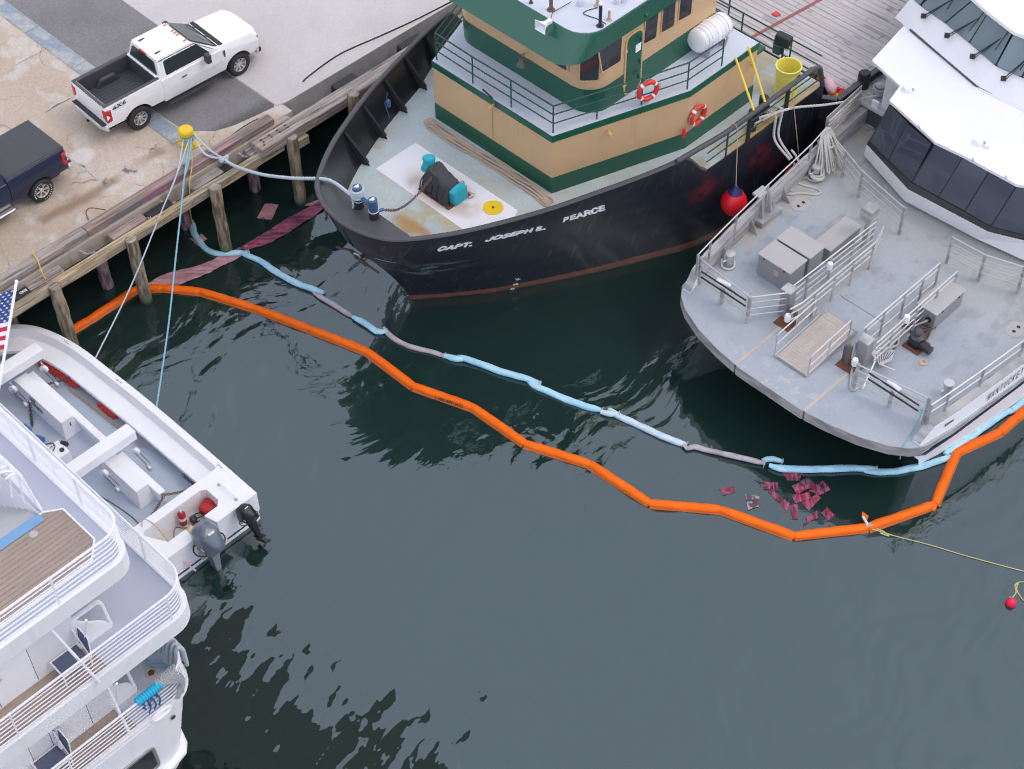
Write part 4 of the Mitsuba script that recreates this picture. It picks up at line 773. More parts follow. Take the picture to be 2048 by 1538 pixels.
# things standing on, hanging from or leaning on the ship
def life_ring(label, c, n, R=.30, tilt=0):
    t = thing('life_ring', label, 'life ring', 'life rings on the workboat'); n = np.array(n, float) / np.linalg.norm(n)
    part(t, 'ring', torus(R, .075, c, 40, 12, n), 'ring_orange', smooth=True)
    u = np.cross(n, [0, 0, 1.]); u /= np.linalg.norm(u); w = np.cross(n, u)
    for k in range(4):
        a0 = math.pi / 4 * (2 * k + .9); a = np.linspace(a0 - .13, a0 + .13, 5); part(t, 'reflective_band', tube(c + R * (np.cos(a)[:, None] * u + np.sin(a)[:, None] * w), .079, 12), 'ring_tape', smooth=True)
    a = np.linspace(0, 2 * np.pi, 41)[:-1]; part(t, 'grab_line', tube(c + (R + .085 + .03 * np.cos(4 * a)[:, None]) * (np.cos(a)[:, None] * u + np.sin(a)[:, None] * w), .011, 5, closed=True), 'rope_grey')
    return t
c = hit(1292, 182, 1, SY - 3.62); life_ring('orange life ring hanging on the green boat deck railing', np.array([SX + 6.55, SY - 3.63, 6.6]), (-.33, -.94, .02))
t = life_ring('orange life ring hanging on the tan deckhouse wall', hit(1396, 230, 1, SY - 4.20), (0, -1, .0), .31)
q = hit(1370, 262, 1, SY - 4.05); single('ring_light', rhull([sp(7.75, -4.17, 4.68), sp(7.72, -4.17, 4.42)], .06), 'ring_orange', 'small orange ring light hanging below the life ring on the tan wall', 'light')
t = thing('life_raft', 'white life raft canister strapped down on the boat deck', 'life raft'); c0 = sp(9.15, -3.15, 6.62); e = np.array([1, 0, 0.])
part(t, 'shell', mv(lathe([(0, 0), (.26, .02), (.36, .1), (.38, .3), (.4, .68), (.43, .7), (.43, .78), (.4, .8), (.38, 1.3), (.36, 1.42), (.26, 1.5), (0, 1.52)], n=32), c0, ry=math.pi / 2), 'white_paint', smooth=40)
for d in (.12, .3, .45, .6, .9, 1.05, 1.2, 1.38): part(t, 'strap', torus(.394 if .1 < d < 1.3 else .37, .007, c0 + [d, 0, 0], 28, 5, (1, 0, 0)), 'rope_grey')
part(t, 'seam', tube(c0 + np.array([[x, -.41, 0] for x in (.1, .7, 1.4)]), .012, 6), 'rope_white')
for d in (.35, 1.15): part(t, 'cradle', cat([obox(c0 + [d, 0, -.47], (.08, .7, .2)), beam(c0 + [d, -.33, -.5], c0 + [d, -.40, -.15], .06, .06), beam(c0 + [d, .33, -.5], c0 + [d, .40, -.15], .06, .06)]), 'galvanised')
part(t, 'lettering', text_on('12', .12, c0 + [-.004 + .02, .06, .06], (0, -1, 0), (.1, 0, 1), .004), 'grey_ink', smooth=False)
for i, (a, b, lab) in enumerate((((10.02, -4.12, 6.12), (9.66, -5.28, 4.95), 'yellow pole leaning from boat deck to side rail, nearer the bow'), ((10.62, -4.12, 6.2), (10.2, -5.28, 4.95), 'yellow pole leaning on the side rail, the one nearer the stern'))):
    single('yellow_pole', tube(np.array([sp(*a), sp(*b)]), .038, 10), 'pole_yellow', lab, 'pole')
dc = at(1599, 195, 3.8); t = thing('yellow_drum', 'large open topped yellow salvage drum standing on the aft deck', 'drum'); dc = sp(12.2, -4.62, 3.802)
part(t, 'shell', lathe([(0, .03), (.36, 0), (.37, .05), (.36, .3), (.375, .33), (.365, .36), (.375, .66), (.39, .69), (.38, .72), (.39, .98), (.425, 1.0), (.425, 1.06), (.38, 1.06), (.36, .95), (.34, .08), (0, .08)], dc, 36), 'drum_yellow', smooth=40)
part(t, 'label', slab([dc + [-.06 + .0, -.392, .55], dc + [.14, -.37, .55], dc + [.14, -.37, .85], dc + [-.06, -.392, .85]], .004, (0, -1, 0)), 'black_matt', smooth=False)
t = thing('flood_lamp', 'black floodlight on a green post at the stern railing', 'lamp'); q = sp(12.9, -3.85, 3.8)
part(t, 'post', rod(q, q + [0, 0, 1.15], .035, 8), 'green_rail'); part(t, 'housing', obox(q + [-.05, 0, 1.3], (.3, .52, .34), rz=.2, b=.03, rx=.1), 'black_matt'); part(t, 'visor', obox(q + [-.15, 0, 1.12], (.16, .55, .03), rz=.2), 'green_paint'); part(t, 'ballast', obox(q + [-.08, .16, .85], (.2, .26, .3)), 'green_rail'); part(t, 'cable', tube(curve([q + [-.1, -.1, 1.1], q + [-.22, -.15, .8], q + [-.05, -.1, .5]], .05), .015, 6), 'cable_black')
fc = hit(1468, 404, 1, SY - 5.72)
t = thing('ball_fender', 'big red ball fender with a blue neck hanging against the black hull', 'fender')
part(t, 'ball', lathe([(0, -.48), (.14, -.46), (.28, -.36), (.38, -.2), (.42, 0), (.39, .16), (.3, .33), (.2, .44)], fc, 32), 'fender_red', smooth=True)
part(t, 'neck', lathe([(.235, .40), (.19, .48), (.12, .56), (.07, .64), (.06, .7), (0, .7)], fc, 24), 'fender_blue', smooth=True)
part(t, 'lanyard', cat([rod(fc + [0, 0, .68], sp(8.75, -5.42, 4.86), .014, 6), torus(.1, .012, sp(8.75, -5.28, 4.86), 14, 5, (1, 0, 0))]), 'rope_tan')
fc = hit(1588, 347, 1, SY - 5.7)
t = thing('ball_fender', 'red ball fender pinched between the black hull and the grey ferry railing', 'fender')
part(t, 'ball', lathe([(0, -.48), (.14, -.46), (.28, -.36), (.38, -.2), (.42, 0), (.39, .16), (.3, .33), (.2, .44)], fc + [.2, 0, -.25], 32), 'fender_red', smooth=True)
part(t, 'neck', lathe([(.235, .40), (.19, .48), (.12, .56), (.07, .64), (.06, .7), (0, .7)], fc + [.2, 0, -.25], 24), 'fender_blue', smooth=True)
part(t, 'lanyard', rod(fc + [.2, 0, .42], sp(11.4, -5.38, 4.86), .014, 6), 'rope_tan')
# ---------------------------------------------------------------- the grey ferry with the open bow deck
FX, FY, DZ = 27.285, 17.375, 2.1
def fp(u, v, z=DZ): return np.array([FX + u, FY + v, z])
def fpl(*p): return np.array([fp(*q) for q in p])
def ferry_deck_col(p, n, uv):
    x, y = p.x - FX, p.y - FY
    c = mix((.30, .34, .385), (.38, .425, .47), fbm(x * .6, y * .6))
    c = mix(c, (.40, .40, .385), smoothstep(6.2, 9.6, x + 1.2 * fbm(x * .7, y * .7)) * .85)
    c = mix(c, (.47, .48, .485), smoothstep(.6, .85, fbm(x * 2.4 + 4, y * 2.4)) * .15)
    c = mix(c, (.21, .22, .23), smoothstep(.55, .8, fbm(x * 1.7 + 20, y * 3.1)) * .35 * smoothstep(-.5, 4., x))
    spl_ = smoothstep(.62, .72, fbm(x * 7, y * 7)) * smoothstep(1.2, .4, dr.abs(x - .35) + .3 * dr.abs(y + .3))
    c = mix(c, (.5, .49, .475), spl_ * .5)
    worn = smoothstep(.8, .1, dr.abs(dr.abs(y) - 4.55)) * smoothstep(.45, .7, noise(x * 2.1, y * 2.1)) * smoothstep(1.5, 3, x)
    c = mix(c, (.40, .36, .30), worn * .7)
    g = smoothstep(.5, .2, dr.abs(dr.abs(y) - 1.2)) * smoothstep(1.6, 2.6, x) * smoothstep(7., 6., x)
    return mix(c, (.36, .34, .31), g * .8 * fbm(x * 2, y * 5)) * (.95 + .08 * noise(x * 20, y * 20))
scene['ferry_deck'] = pr(mikit.proc(ferry_deck_col), .6, spec=.4)
scene['ferry_alloy'] = pr(mikit.proc(lambda p, n, uv: mix((.30, .30, .31), (.47, .46, .455), smoothstep(.3, .7, fbm(p.x * 1.8, p.y * 1.8, p.z * 6)))), .5, metal=.25)
scene['box_alloy'] = pr((.27, .275, .29), .45, metal=.2)
scene['box_lid'] = pr((.42, .41, .41), .6, metal=.1)
scene['gangway_board'] = pr(mikit.proc(lambda p, n, uv: mix((.40, .355, .32), (.50, .46, .43), fbm(p.x * 3, p.y * 9))), .7)
ferry = thing('ferry', 'grey and white catamaran ferry with an open bow deck of railings and steel boxes', 'ferry')
EDGE = np.array([(0, 0), (0, 1.1), (.13, 2.0), (.35, 2.92), (.68, 3.72), (1.0, 4.16), (1.35, 4.42), (2.4, 4.62), (5, 4.88), (8, 5.12), (11, 5.3), (16, 5.4)])
def fo(d=0., u1=16):
    e = EDGE[EDGE[:, 0] <= u1]; P = Polygon(np.vstack([[(FX + u, FY + v) for u, v in e], [(FX + u, FY - v) for u, v in e[::-1]]])); return P.buffer(d) if d else P
full = fo()
def strip(u0, u1, v0, v1): return sbox(FX + u0, FY + v0, FX + u1, FY + v1)
slits = [strip(-1, 2.78, s * 1.25 - .02, s * 1.25 + .02) for s in (1, -1)]
dk_ = full
for s in slits: dk_ = dk_.difference(s)
for g in (dk_.geoms if hasattr(dk_, 'geoms') else [dk_]): part(ferry, 'bow_deck', prism(g, DZ - .06, DZ), 'ferry_deck', smooth=False)
fas = fo(.012).difference(fo(-.12))
for s in slits: fas = fas.difference(s.buffer(.01))
for g in (fas.geoms if hasattr(fas, 'geoms') else [fas]): 
    for a_, b_, z_ in ((-9, 1.3, .36), (1.3, 99, .2)):
        q_ = g.intersection(sbox(FX + a_, 0, FX + b_, 60))
        for w_ in (q_.geoms if hasattr(q_, 'geoms') else [q_]):
            if w_.area > .001: part(ferry, 'deck_fascia', prism(w_, DZ - z_, DZ - .003), 'ferry_alloy', smooth=False)
part(ferry, 'deck_underside', prism(fo(-.13), DZ - .5, DZ - .1), 'dark_grey', smooth=False)
for s in (1, -1): part(ferry, 'slit_cover', cbox(FX + .02, FX + 2.85, FY + s * 1.25 - .055, FY + s * 1.25 + .055, DZ + .001, DZ + .016, .005), 'gangway_board')
for u in (4.3, ): part(ferry, 'deck_seam', cbox(FX + u, FX + u + .015, FY - .95, FY + .8, DZ, DZ + .006, 0), 'dark_grey')
# demi hulls
for s in (1, -1):
    us = np.array([0, .25, .6, 1.2, 2.2, 4.2, 7, 13.5]); sec = []
    for i, d in enumerate(us):
        w = 2.5 + d; top_u = 1.1 + d * .97
        ov = np.interp(top_u, EDGE[:, 0], EDGE[:, 1]) - .04; wv = np.interp(w, [2.5, 3.5, 4.6, 6.7, 16], [4.0, 4.24, 4.41, 4.68, 5.08]); iv = np.interp(d, [0, 1.5, 4, 14], [3.94, 3.2, 2.6, 2.5])
        sec.append([fp(w, s * (wv - .1), -.6), fp(w, s * wv, .0), fp(w - .15, s * (wv + .12), .6), fp((w + top_u) / 2 - .1, s * (wv * .4 + ov * .6), 1.15), fp(top_u, s * ov, 1.74), fp(top_u + .15, s * (iv - .1), 1.74), fp(w, s * iv, 0), fp(w, s * (iv + .02), -.6)])
    part(ferry, 'demi_hull', loft(sec), 'white_gloss', smooth=40)
    e = EDGE[(EDGE[:, 0] > .9)]
    part(ferry, 'rubbing_strake', tube(np.array([fp(u + .1, s * (v - .01), 1.78 if u > 1.4 else 1.68) for u, v in e]), .05, 6), 'navy_car')
    # bulwark with white outer face and a wide cap
    bu = np.array([(1.25, 4.22), (1.7, 4.30), (2.4, 4.44), (3.7, 4.6), (5.4, 4.78), (7.8, 4.98), (11, 5.16), (16, 5.3)])
    zc = np.interp(bu[:, 0], [1.25, 1.75, 16], [2.16, 2.66, 2.78])
    sec = [[fp(u, s * (v + .12), DZ - .14), fp(u, s * (v + .08), z), fp(u, s * (v - .17), z), fp(u, s * (v - .17), DZ)] for (u, v), z in zip(bu, zc)]
    part(ferry, 'bulwark', loft(sec), 'white_gloss' , smooth=False)
    part(ferry, 'bulwark_cap', loft([[fp(u, s * (v + .07), z + .002), fp(u, s * (v + .07), z + .03), fp(u, s * (v - .19), z + .03), fp(u, s * (v - .19), z + .002)] for (u, v), z in zip(bu, zc)]), 'ferry_alloy', smooth=False)
    part(ferry, 'bulwark_lining', loft([[fp(u, s * (v - .172), z), fp(u, s * (v - .19), z), fp(u, s * (v - .19), DZ), fp(u, s * (v - .172), DZ)] for (u, v), z in zip(bu[1:], zc[1:])]), 'ferry_alloy', smooth=False)
    ru = np.array([(1.62, 4.15), (2.3, 4.25), (3.7, 4.42), (5.4, 4.6), (7.8, 4.82), (8.8, 4.98)])
    for dz in (.34, .68): part(ferry, 'side_rail', tube(np.array([fp(u, s * v, 2.72 + dz) for u, v in ru]), .026 if dz > .5 else .02, 8), 'aluminium')
    for u, v in ru: part(ferry, 'rail_post', beam(fp(u, s * v, DZ + .3), fp(u, s * v, 3.4), .08, .05), 'ferry_alloy')
    for u in (3.1, 4.6, 6.4): part(ferry, 'bulwark_stay', slab([fp(u, s * (np.interp(u, bu[:, 0], bu[:, 1]) - .19), 2.66), fp(u, s * (np.interp(u, bu[:, 0], bu[:, 1]) - .19), DZ), fp(u, s * (np.interp(u, bu[:, 0], bu[:, 1]) - .5), DZ)], .02), 'ferry_alloy', smooth=False)
m = cat([text_on(ch, .27, fp(3.74 + .178 * i_, -4.742 - .0157 * i_, 2.26 + .0014 * i_), (1.0, -.088, .008), (0, .05, 1), .008, False, .108, .12) for i_, ch in enumerate('NANTUCKET')])
part(ferry, 'port_lettering', m, 'grey_ink', smooth=False, kind='stuff')
part(ferry, 'side_slot', slab(rrect(fp(2.05, -4.49, 2.38), fp(2.42, -4.535, 2.38), fp(2.42, -4.53, 2.46), fp(2.05, -4.485, 2.46), r=.035), .008, (0, -1, 0)), 'grey_ink', smooth=False)
# railings
def fence(path, zs, r=.02, top=.026, name='railing', mat='aluminium', rad=.06):
    k = None
    for z in zs: k = part(ferry, name, bent([fp(u, v, z) for u, v in path], top if z == zs[-1] else r, rad), mat)
def posts(pts, z1, w=.1, d=.045, z0=DZ, mat='ferry_alloy', rz=0):
    for u, v in pts: part(ferry, 'rail_post', obox(fp(u, v, (z0 + z1) / 2), (w, d, z1 - z0), rz=rz), mat)
ZS = (2.42, 2.68, 2.94, 3.17)
fence([(1.72, 4.14), (1.52, 2.07), (2.4, 1.42)], ZS); posts([(1.76, 4.13), (1.52, 2.07)], 3.22, .09, .09)
fence([(1.6, -1.75), (1.95, -3.86)], ZS); posts([(1.6, -1.75), (1.98, -3.88)], 3.22, .09, .09)
fence([(2.75, 1.47), (6.6, 1.38)], ZS, name='ramp_railing'); fence([(1.95, .95), (2.4, .86), (5.9, .86), (6.6, 1.1)], ZS[1:], name='ramp_railing')
fence([(2.8, -1.02), (6.5, -1.02)], ZS[:1] + ZS[2:], name='ramp_railing'); fence([(2.62, -1.62), (6.55, -1.58)], ZS, name='ramp_railing')
posts([(u, 1.42) for u in (3.4, 4.5, 5.6, 6.6)] + [(u, .86) for u in (3.0, 3.95, 4.85, 5.8)], 3.12)
posts([(u, -1.02) for u in (2.95, 3.8, 4.8, 5.7, 6.5)] + [(u, -1.6) for u in (3.4, 4.6, 5.6, 6.55)], 3.12)
for s in (1, -1):
    pth = [(8.9, s * 4.96), (8.12, s * 3.02), (7.68, s * 1.12)] if s > 0 else [(7.64, -.66), (7.69, -1.78), (8.06, -2.9), (8.9, -4.9)]
    fence(pth, ZS, name='aft_railing'); posts(pth + ([(8.5, 3.95)] if s > 0 else []), 3.2, .08, .08)
for s, uu, vv in ((1, 2.6, 1.5), (-1, 2.55, -1.32)):
    part(ferry, 'ramp_post', obox(fp(uu, vv, 2.62), (.34, .34, 1.04), b=.03), 'box_alloy'); part(ferry, 'ramp_post_cap', obox(fp(uu, vv, 3.15), (.36, .36, .03)), 'ferry_alloy')
    part(ferry, 'ramp_slide', cat([obox(fp(uu - .3, vv - s * .3, 2.5), (.1, .16, .8)), obox(fp(uu - .2, vv - s * .48, 2.4), (.09, .1, .6))]), 'bronze')
    part(ferry, 'rust_plate', cbox(FX + uu - .55, FX + uu - .05, FY + vv - s * .25 - .28, FY + vv - s * .25 + .28, DZ + .002, DZ + .02), 'rust')
    q = fp(1.72, s * 2.95, 2.9); q = fp(1.58, 3.1, 2.9) if s > 0 else fp(1.8, -2.85, 2.9)
    k = part(ferry, 'bow_lamp', obox(q, (.1, .34, .14), rz=s * .1), 'light_lens'); part(k, 'lamp_case', obox(q + [0, .0, .12], (.12, .46, .07), rz=s * .1), 'white_paint'); part(k, 'stalk', obox(q + [0, 0, -.4], (.1, .1, .7)), 'ferry_alloy')
    for z in (2.72, 2.95): part(ferry, 'boat_hook', rod(q + [-.06, -.9, z - 2.9], q + [-.06, .8, z - 2.9], .028, 8), 'cable_black')
    q = fp(2.0, s * 1.02, 2.75) if s > 0 else fp(2.1, -1.35, 2.6)
    k = part(ferry, 'deck_lamp', lathe([(0, .12), (.08, .1), (.1, 0), (.085, -.14), (0, -.16)], q, 14), 'white_paint', smooth=40); part(k, 'guard', cat([torus(.085, .012, q + [0, 0, z], 12, 5) for z in (-.17, -.23)]), 'dark_grey', kind='stuff')
for q in (fp(4.35, 1.35, 2.95), fp(4.05, -1.62, 3.1)): part(ferry, 'deck_lamp', lathe([(0, .12), (.08, .1), (.1, 0), (.085, -.14), (0, -.16)], q, 14), 'white_paint', smooth=40)
# boarding ramp
ramp = part(ferry, 'boarding_ramp', slab([fp(1.02, -.5, 2.13), fp(3.05, -.5, 2.26), fp(3.05, .62, 2.26), fp(1.02, .62, 2.13)], .02), 'aluminium', smooth=False)
for v in (-.5, .62): part(ramp, 'side_beam', cat([beam(fp(1.02, v, 2.16), fp(3.05, v, 2.30), .05, .12), beam(fp(3.05, v, 2.30), fp(3.4, v, 2.2), .05, .12)]), 'aluminium')
for i in range(22):
    u = 1.04 + i * .107; z = 2.19 + (u - 1.04) * .066 if u < 3.05 else 2.322 - (u - 3.05) * .28
    part(ramp, 'slat', obox(fp(u + .05, .06, z), (.096, 1.04, .02), ry=-.066 if u < 3.05 else .28, b=.004), 'gangway_board')
for v, e in ((.66, 1), (-.54, -1)):
    part(ramp, 'handrail', bent([fp(1.05, v, 2.2), fp(1.05, v, 3.02), fp(2.9, v, 3.12), fp(2.9, v, 2.35)], .022), 'aluminium')
    part(ramp, 'handrail', rod(fp(1.05, v, 2.6), fp(2.9, v, 2.75), .018), 'aluminium'); part(ramp, 'handrail', rod(fp(1.95, v, 2.25), fp(1.95, v, 3.06), .02), 'aluminium')
    part(ramp, 'handrail', rod(fp(2.9, v, 2.78), fp(3.35, v, 2.25), .018), 'aluminium')
# deck boxes
def dbox(u0, u1, v0, v1, z1, lab, notice=False, hole=False):
    t = thing('deck_box', lab, 'box')
    part(t, 'body', cbox(FX + u0 + .03, FX + u1 - .03, FY + v0 + .03, FY + v1 - .03, DZ + .002, z1 - .02, .015), 'box_alloy'); part(t, 'lid', cbox(FX + u0, FX + u1, FY + v0, FY + v1, z1 - .022, z1 + .012, .01), 'box_lid')
    if notice:
        part(t, 'notice', slab([fp(u0 + .025, (v0 + v1) / 2 + dv, z) for dv, z in ((-.02, 2.5), (-.2, 2.5), (-.2, 2.72), (-.02, 2.72))], .004, (-1, 0, 0)), 'rope_tan', smooth=False)
        for v in (v0 + .25, v1 - .25): part(t, 'latch', obox(fp(u0 + .02, v, z1 - .07), (.03, .05, .09)), 'black_matt')
    if hole: part(t, 'hose_port', mv(disc((0, 0, 0), .1, .02, 18), fp(u0 + .012, v0 + .24, 2.42), ry=math.pi / 2), 'black_matt')
    if hole:
        for u in (u0 + .35, u1 - .3): part(t, 'latch', obox(fp(u, v0 + .02, z1 - .09), (.05, .03, .1)), 'black_matt')
dbox(3.25, 4.08, 1.95, 3.2, 2.95, 'grey steel deck box with a paper notice on its bow side', True)
dbox(4.12, 4.86, 1.9, 3.2, 2.99, 'grey steel deck box right behind the one with the notice')
dbox(5.12, 6.68, 1.86, 2.5, 2.62, 'low grey deck box along the left ramp railing')
dbox(5.03, 6.5, -2.03, -1.3, 2.76, 'grey steel deck box with a round hose opening', hole=True)
# capstan
t = thing('capstan', 'black motor capstan with a grey drum on the bow deck', 'capstan'); q = fp(4.25, -1.98)
part(t, 'gear_case', obox(q + [0, 0, .2], (.42, .36, .4), b=.03), 'black_gloss'); part(t, 'drum', lathe([(0, .62), (.1, .62), (.14, .58), (.15, .54), (.11, .5), (.1, .46), (.2, .41), (.22, .38), (0, .38)], q, 24), 'dark_grey', smooth=40)
part(t, 'motor', rod(q + [-.05, -.15, .2], q + [-.08, -.55, .2], .13, 16), 'black_gloss'); part(t, 'base', cbox(q[0] - .32, q[0] + .3, q[1] - .3, q[1] + .26, DZ + .002, DZ + .05), 'rust')
part(ferry, 'deck_socket', lathe([(.05, .0), (.14, 0), (.14, .02), (.05, .025)], fp(3.85, -2.55, DZ + .002), 20), 'rope_tan')
for (u, v) in ((6.61, 4.1), (6.78, -3.72)):
    a = np.arange(0, 6.28, .2); k = part(ferry, 'manhole', prism(Polygon([(FX + u + .22 * math.cos(x) + .12 * (1 if math.cos(x) > 0 else -1), FY + v + .28 * math.sin(x)) for x in a]).buffer(0), DZ, DZ + .015), 'box_lid', smooth=False)
    part(k, 'grip', cat([obox(fp(u + d, v, DZ + .025), (.09, .1, .02)) for d in (-.12, .12)]), 'black_matt', kind='stuff')
for (u, v) in ((3.0, 3.98), (3.3, -3.72), (7.9, 4.55)):
    k = part(ferry, 'deck_bollard', lathe([(0, 0), (.13, 0), (.12, .1), (.12, .42), (.155, .46), (.15, .5), (0, .51)], fp(u, v), 22), 'aluminium', smooth=40); part(k, 'horn', rod(fp(u - .05, v - .02, 2.4), fp(u - .28, v + .05, 2.4), .03, 8), 'aluminium')
k = part(ferry, 'control_post', beam(fp(6.5, 1.6, DZ), fp(6.5, 1.6, 3.3), .12, .12), 'ferry_alloy'); part(k, 'control_box', obox(fp(6.5, 1.6, 3.45), (.42, .42, .5), b=.03), 'ferry_alloy')
part(ferry, 'bulwark_locker', cbox(FX + 4.9, FX + 5.9, FY + 4.28, FY + 4.6, DZ + .002, 2.32), 'ferry_alloy'); part(ferry, 'locker_arms', cat([rod(fp(5.1, 4.42, 2.3), fp(5.2, 4.6, 3.1), .05), rod(fp(5.5, 4.42, 2.3), fp(5.5, 4.6, 3.1), .05), obox(fp(5.25, 4.72, 3.12), (.5, .3, .1))]), 'aluminium', kind='stuff')
# folded side gate: ribbed panel
for i in range(8):
    part(ferry, 'gate_rib', rod(fp(8.95, 5.12 - .01 * i, 2.35 + .16 * i), fp(11.1 - .03 * i, 5.3 - .01 * i, 2.35 + .16 * i), .045, 8), 'ferry_alloy')
part(ferry, 'gate_panel', slab([fp(8.95, 5.15, 2.2), fp(11.1, 5.33, 2.2), fp(11.0, 5.33, 3.6), fp(8.95, 5.15, 3.6)], .03), 'ferry_alloy', smooth=False)
# deckhouse: traced at its own heights
lo = ats(2.24, (1727, 310), (1809, 402), (1950, 476), (2090, 540)); mi_ = ats(3.0, (1734, 288), (1817, 378), (1978, 463), (2110, 495))
gl0 = ats(3.14, (1738, 280), (1824, 364), (1981, 452), (2110, 486)); gl1 = ats(4.5, (1780, 207), (1871, 287), (2033, 373), (2140, 395))
back = lambda z: np.array([[58, 12, z], [58, 21.7, z]])
def house(a, b): return loft([np.vstack([a, back(a[0, 2])]), np.vstack([b, back(b[0, 2])])])
part(ferry, 'house_plinth', house(lo, mi_), 'white_gloss', smooth=False)
part(ferry, 'house_ledge', house(mi_ + [-.02, -.0, .002], gl0 + [-.02, 0, 0]), 'black_matt', smooth=False)
part(ferry, 'house_inner', house(gl0 + [.12, 0, 0], gl1 + [.12, 0, 0]), 'dark_grey', smooth=False)
gb = ats(3.15, (1740, 283), (1778, 321), (1824, 365), (1877, 394), (1930, 423), (1981, 453), (2060, 473), (2110, 486)); gt = ats(4.52, (1781, 209), (1815, 247), (1871, 287), (1926, 315), (1978, 344), (2033, 373), (2100, 386), (2140, 395))
for i in range(7):
    P = [gb[i], gb[i + 1], gt[i + 1], gt[i]]; c = np.mean(P, 0); P = [c + (p - c) * .975 for p in P]; part(ferry, 'saloon_window', slab(rrect(*P, r=.05), .02, (-1, 0, .3)), 'tinted_pane', smooth=False)
for i in range(8): part(ferry, 'mullion', beam(gb[i] + [-.01, 0, .0], gt[i] + [-.01, 0, 0], .06, .03, up=(-1, 0, .3)), 'black_matt')
rf = [at(*p, 4.62) for p in ((1744, 121), (1800, 172), (1779, 201), (1870, 284), (1928, 312), (2033, 369), (2150, 392))] + [np.array([60, 10, 4.62]), np.array([60, 26, 4.62])]
part(ferry, 'saloon_roof', prism(Polygon([q[:2] for q in rf]).buffer(0), 4.53, 4.63), 'white_gloss', smooth=False)
st = ats(4.66, (1820, 59), (1880, 110), (1953, 172), (2048, 219), (2120, 250))
part(ferry, 'roof_gutter', cat([beam(a, b, .07, .06) for a, b in zip(st[:-1], st[1:])]), 'dark_grey')
up0 = ats(5.3, (1822, -4), (1838, 10), (1889, 46), (1938, 86), (1991, 132), (2043, 155), (2110, 180)); stb = np.array(ats(4.66, (1790, 20), (1820, 59), (1880, 110), (1953, 172), (2048, 219), (2120, 250)))
sec0 = np.vstack([ats(4.64, (1790, 35), (1828, 68), (1884, 117), (1955, 177), (2048, 224), (2100, 246), (2150, 270)), [[60, 12, 4.64], [60, 25.6, 4.64]]]); sec1 = np.vstack([up0, [[60, 13, 5.3], [60, 25.3, 5.3]]])
part(ferry, 'roof_coaming', loft([sec0, sec1]), 'white_gloss', smooth=False)
ub = ats(5.32, (1790, -40), (1840, 12), (1890, 47), (1938, 87), (1991, 133), (2043, 156), (2110, 181)); ut = ats(6.35, (1890, -80), (1940, -18), (1978, 22), (2030, 63), (2078, 84), (2150, 110))
ut = ats(6.35, (1845, -70), (1895, -40), (1950, -3), (1978, 22), (2030, 62), (2080, 82), (2150, 108)); scene['bridge_glass'] = pr(mikit.proc(lambda p, n, uv: mix((.13, .19, .22), (.20, .26, .29), noise(p.x * 2, p.y * 2))), .06, coat=1.)
for i in range(6):
    P = [ub[i], ub[i + 1], ut[i + 1], ut[i]]; c = np.mean(P, 0); P = [c + (p - c) * .95 for p in P]; part(ferry, 'bridge_window', slab(rrect(*P, r=.08), .02, (-1, 0, .3)), 'bridge_glass', smooth=False)
part(ferry, 'bridge_frame', loft([np.vstack([ub + [.03, 0, 0], [[60, 13, 5.32], [60, 25, 5.32]]]), np.vstack([ut + [.03, 0, 0], [[60, 13, 6.35], [60, 25, 6.35]]])]), 'black_matt', smooth=False)
rt = [q + np.array([-.22, -.05, .02]) for q in ut]; part(ferry, 'bridge_roof', loft([np.vstack([rt, [[60, 13, 6.37], [60, 25, 6.37]]]), np.vstack([np.array(rt) + [.02, 0, .1], [[60, 13, 6.47], [60, 25, 6.47]]])]), 'white_gloss', smooth=False)
for a, b, c0, c1 in (((1847, 32), (1903, 0), (1909, -6), (1895, 18)), ((1894, 71), (1958, 36), (1968, 24), (1938, 62)), ((1945, 113), (2008, 73), (2017, 62), (1990, 100)), ((2007, 157), (2060, 112), (2066, 100), (2040, 140))):
    A_ = at(*a, 5.22); k = part(ferry, 'wiper', cat([rod(A_, at(*b, 6.08), .02, 6), rod(A_ + [.0, -.08, 0], at(*b, 6.08), .014, 6), rod(at(*c0, 6.3), at(*c1, 5.85), .02, 6)]), 'black_matt'); part(k, 'pivot', obox(A_, (.14, .16, .12), rz=.6), 'black_matt')
for p_ in ((1815, 181), (1957, 287)):
    q = at(*p_, 4.63); k = part(ferry, 'roof_vent', lathe([(0, .16), (.14, .15), (.17, .1), (.17, 0)], q, 20), 'white_paint', smooth=40); part(k, 'vent_clip', obox(q + [.02, -.17, .12], (.05, .08, .1)), 'galvanised')
q = at(1975, 292, 4.7); part(ferry, 'roof_lamp', obox(q, (.16, .1, .14), rz=.5), 'white_paint')
for p_ in ((1946, 319), (2012, 354), (1838, 253)): part(ferry, 'roof_cleat', obox(at(*p_, 4.66), (.12, .05, .05), rz=.6), 'galvanised')
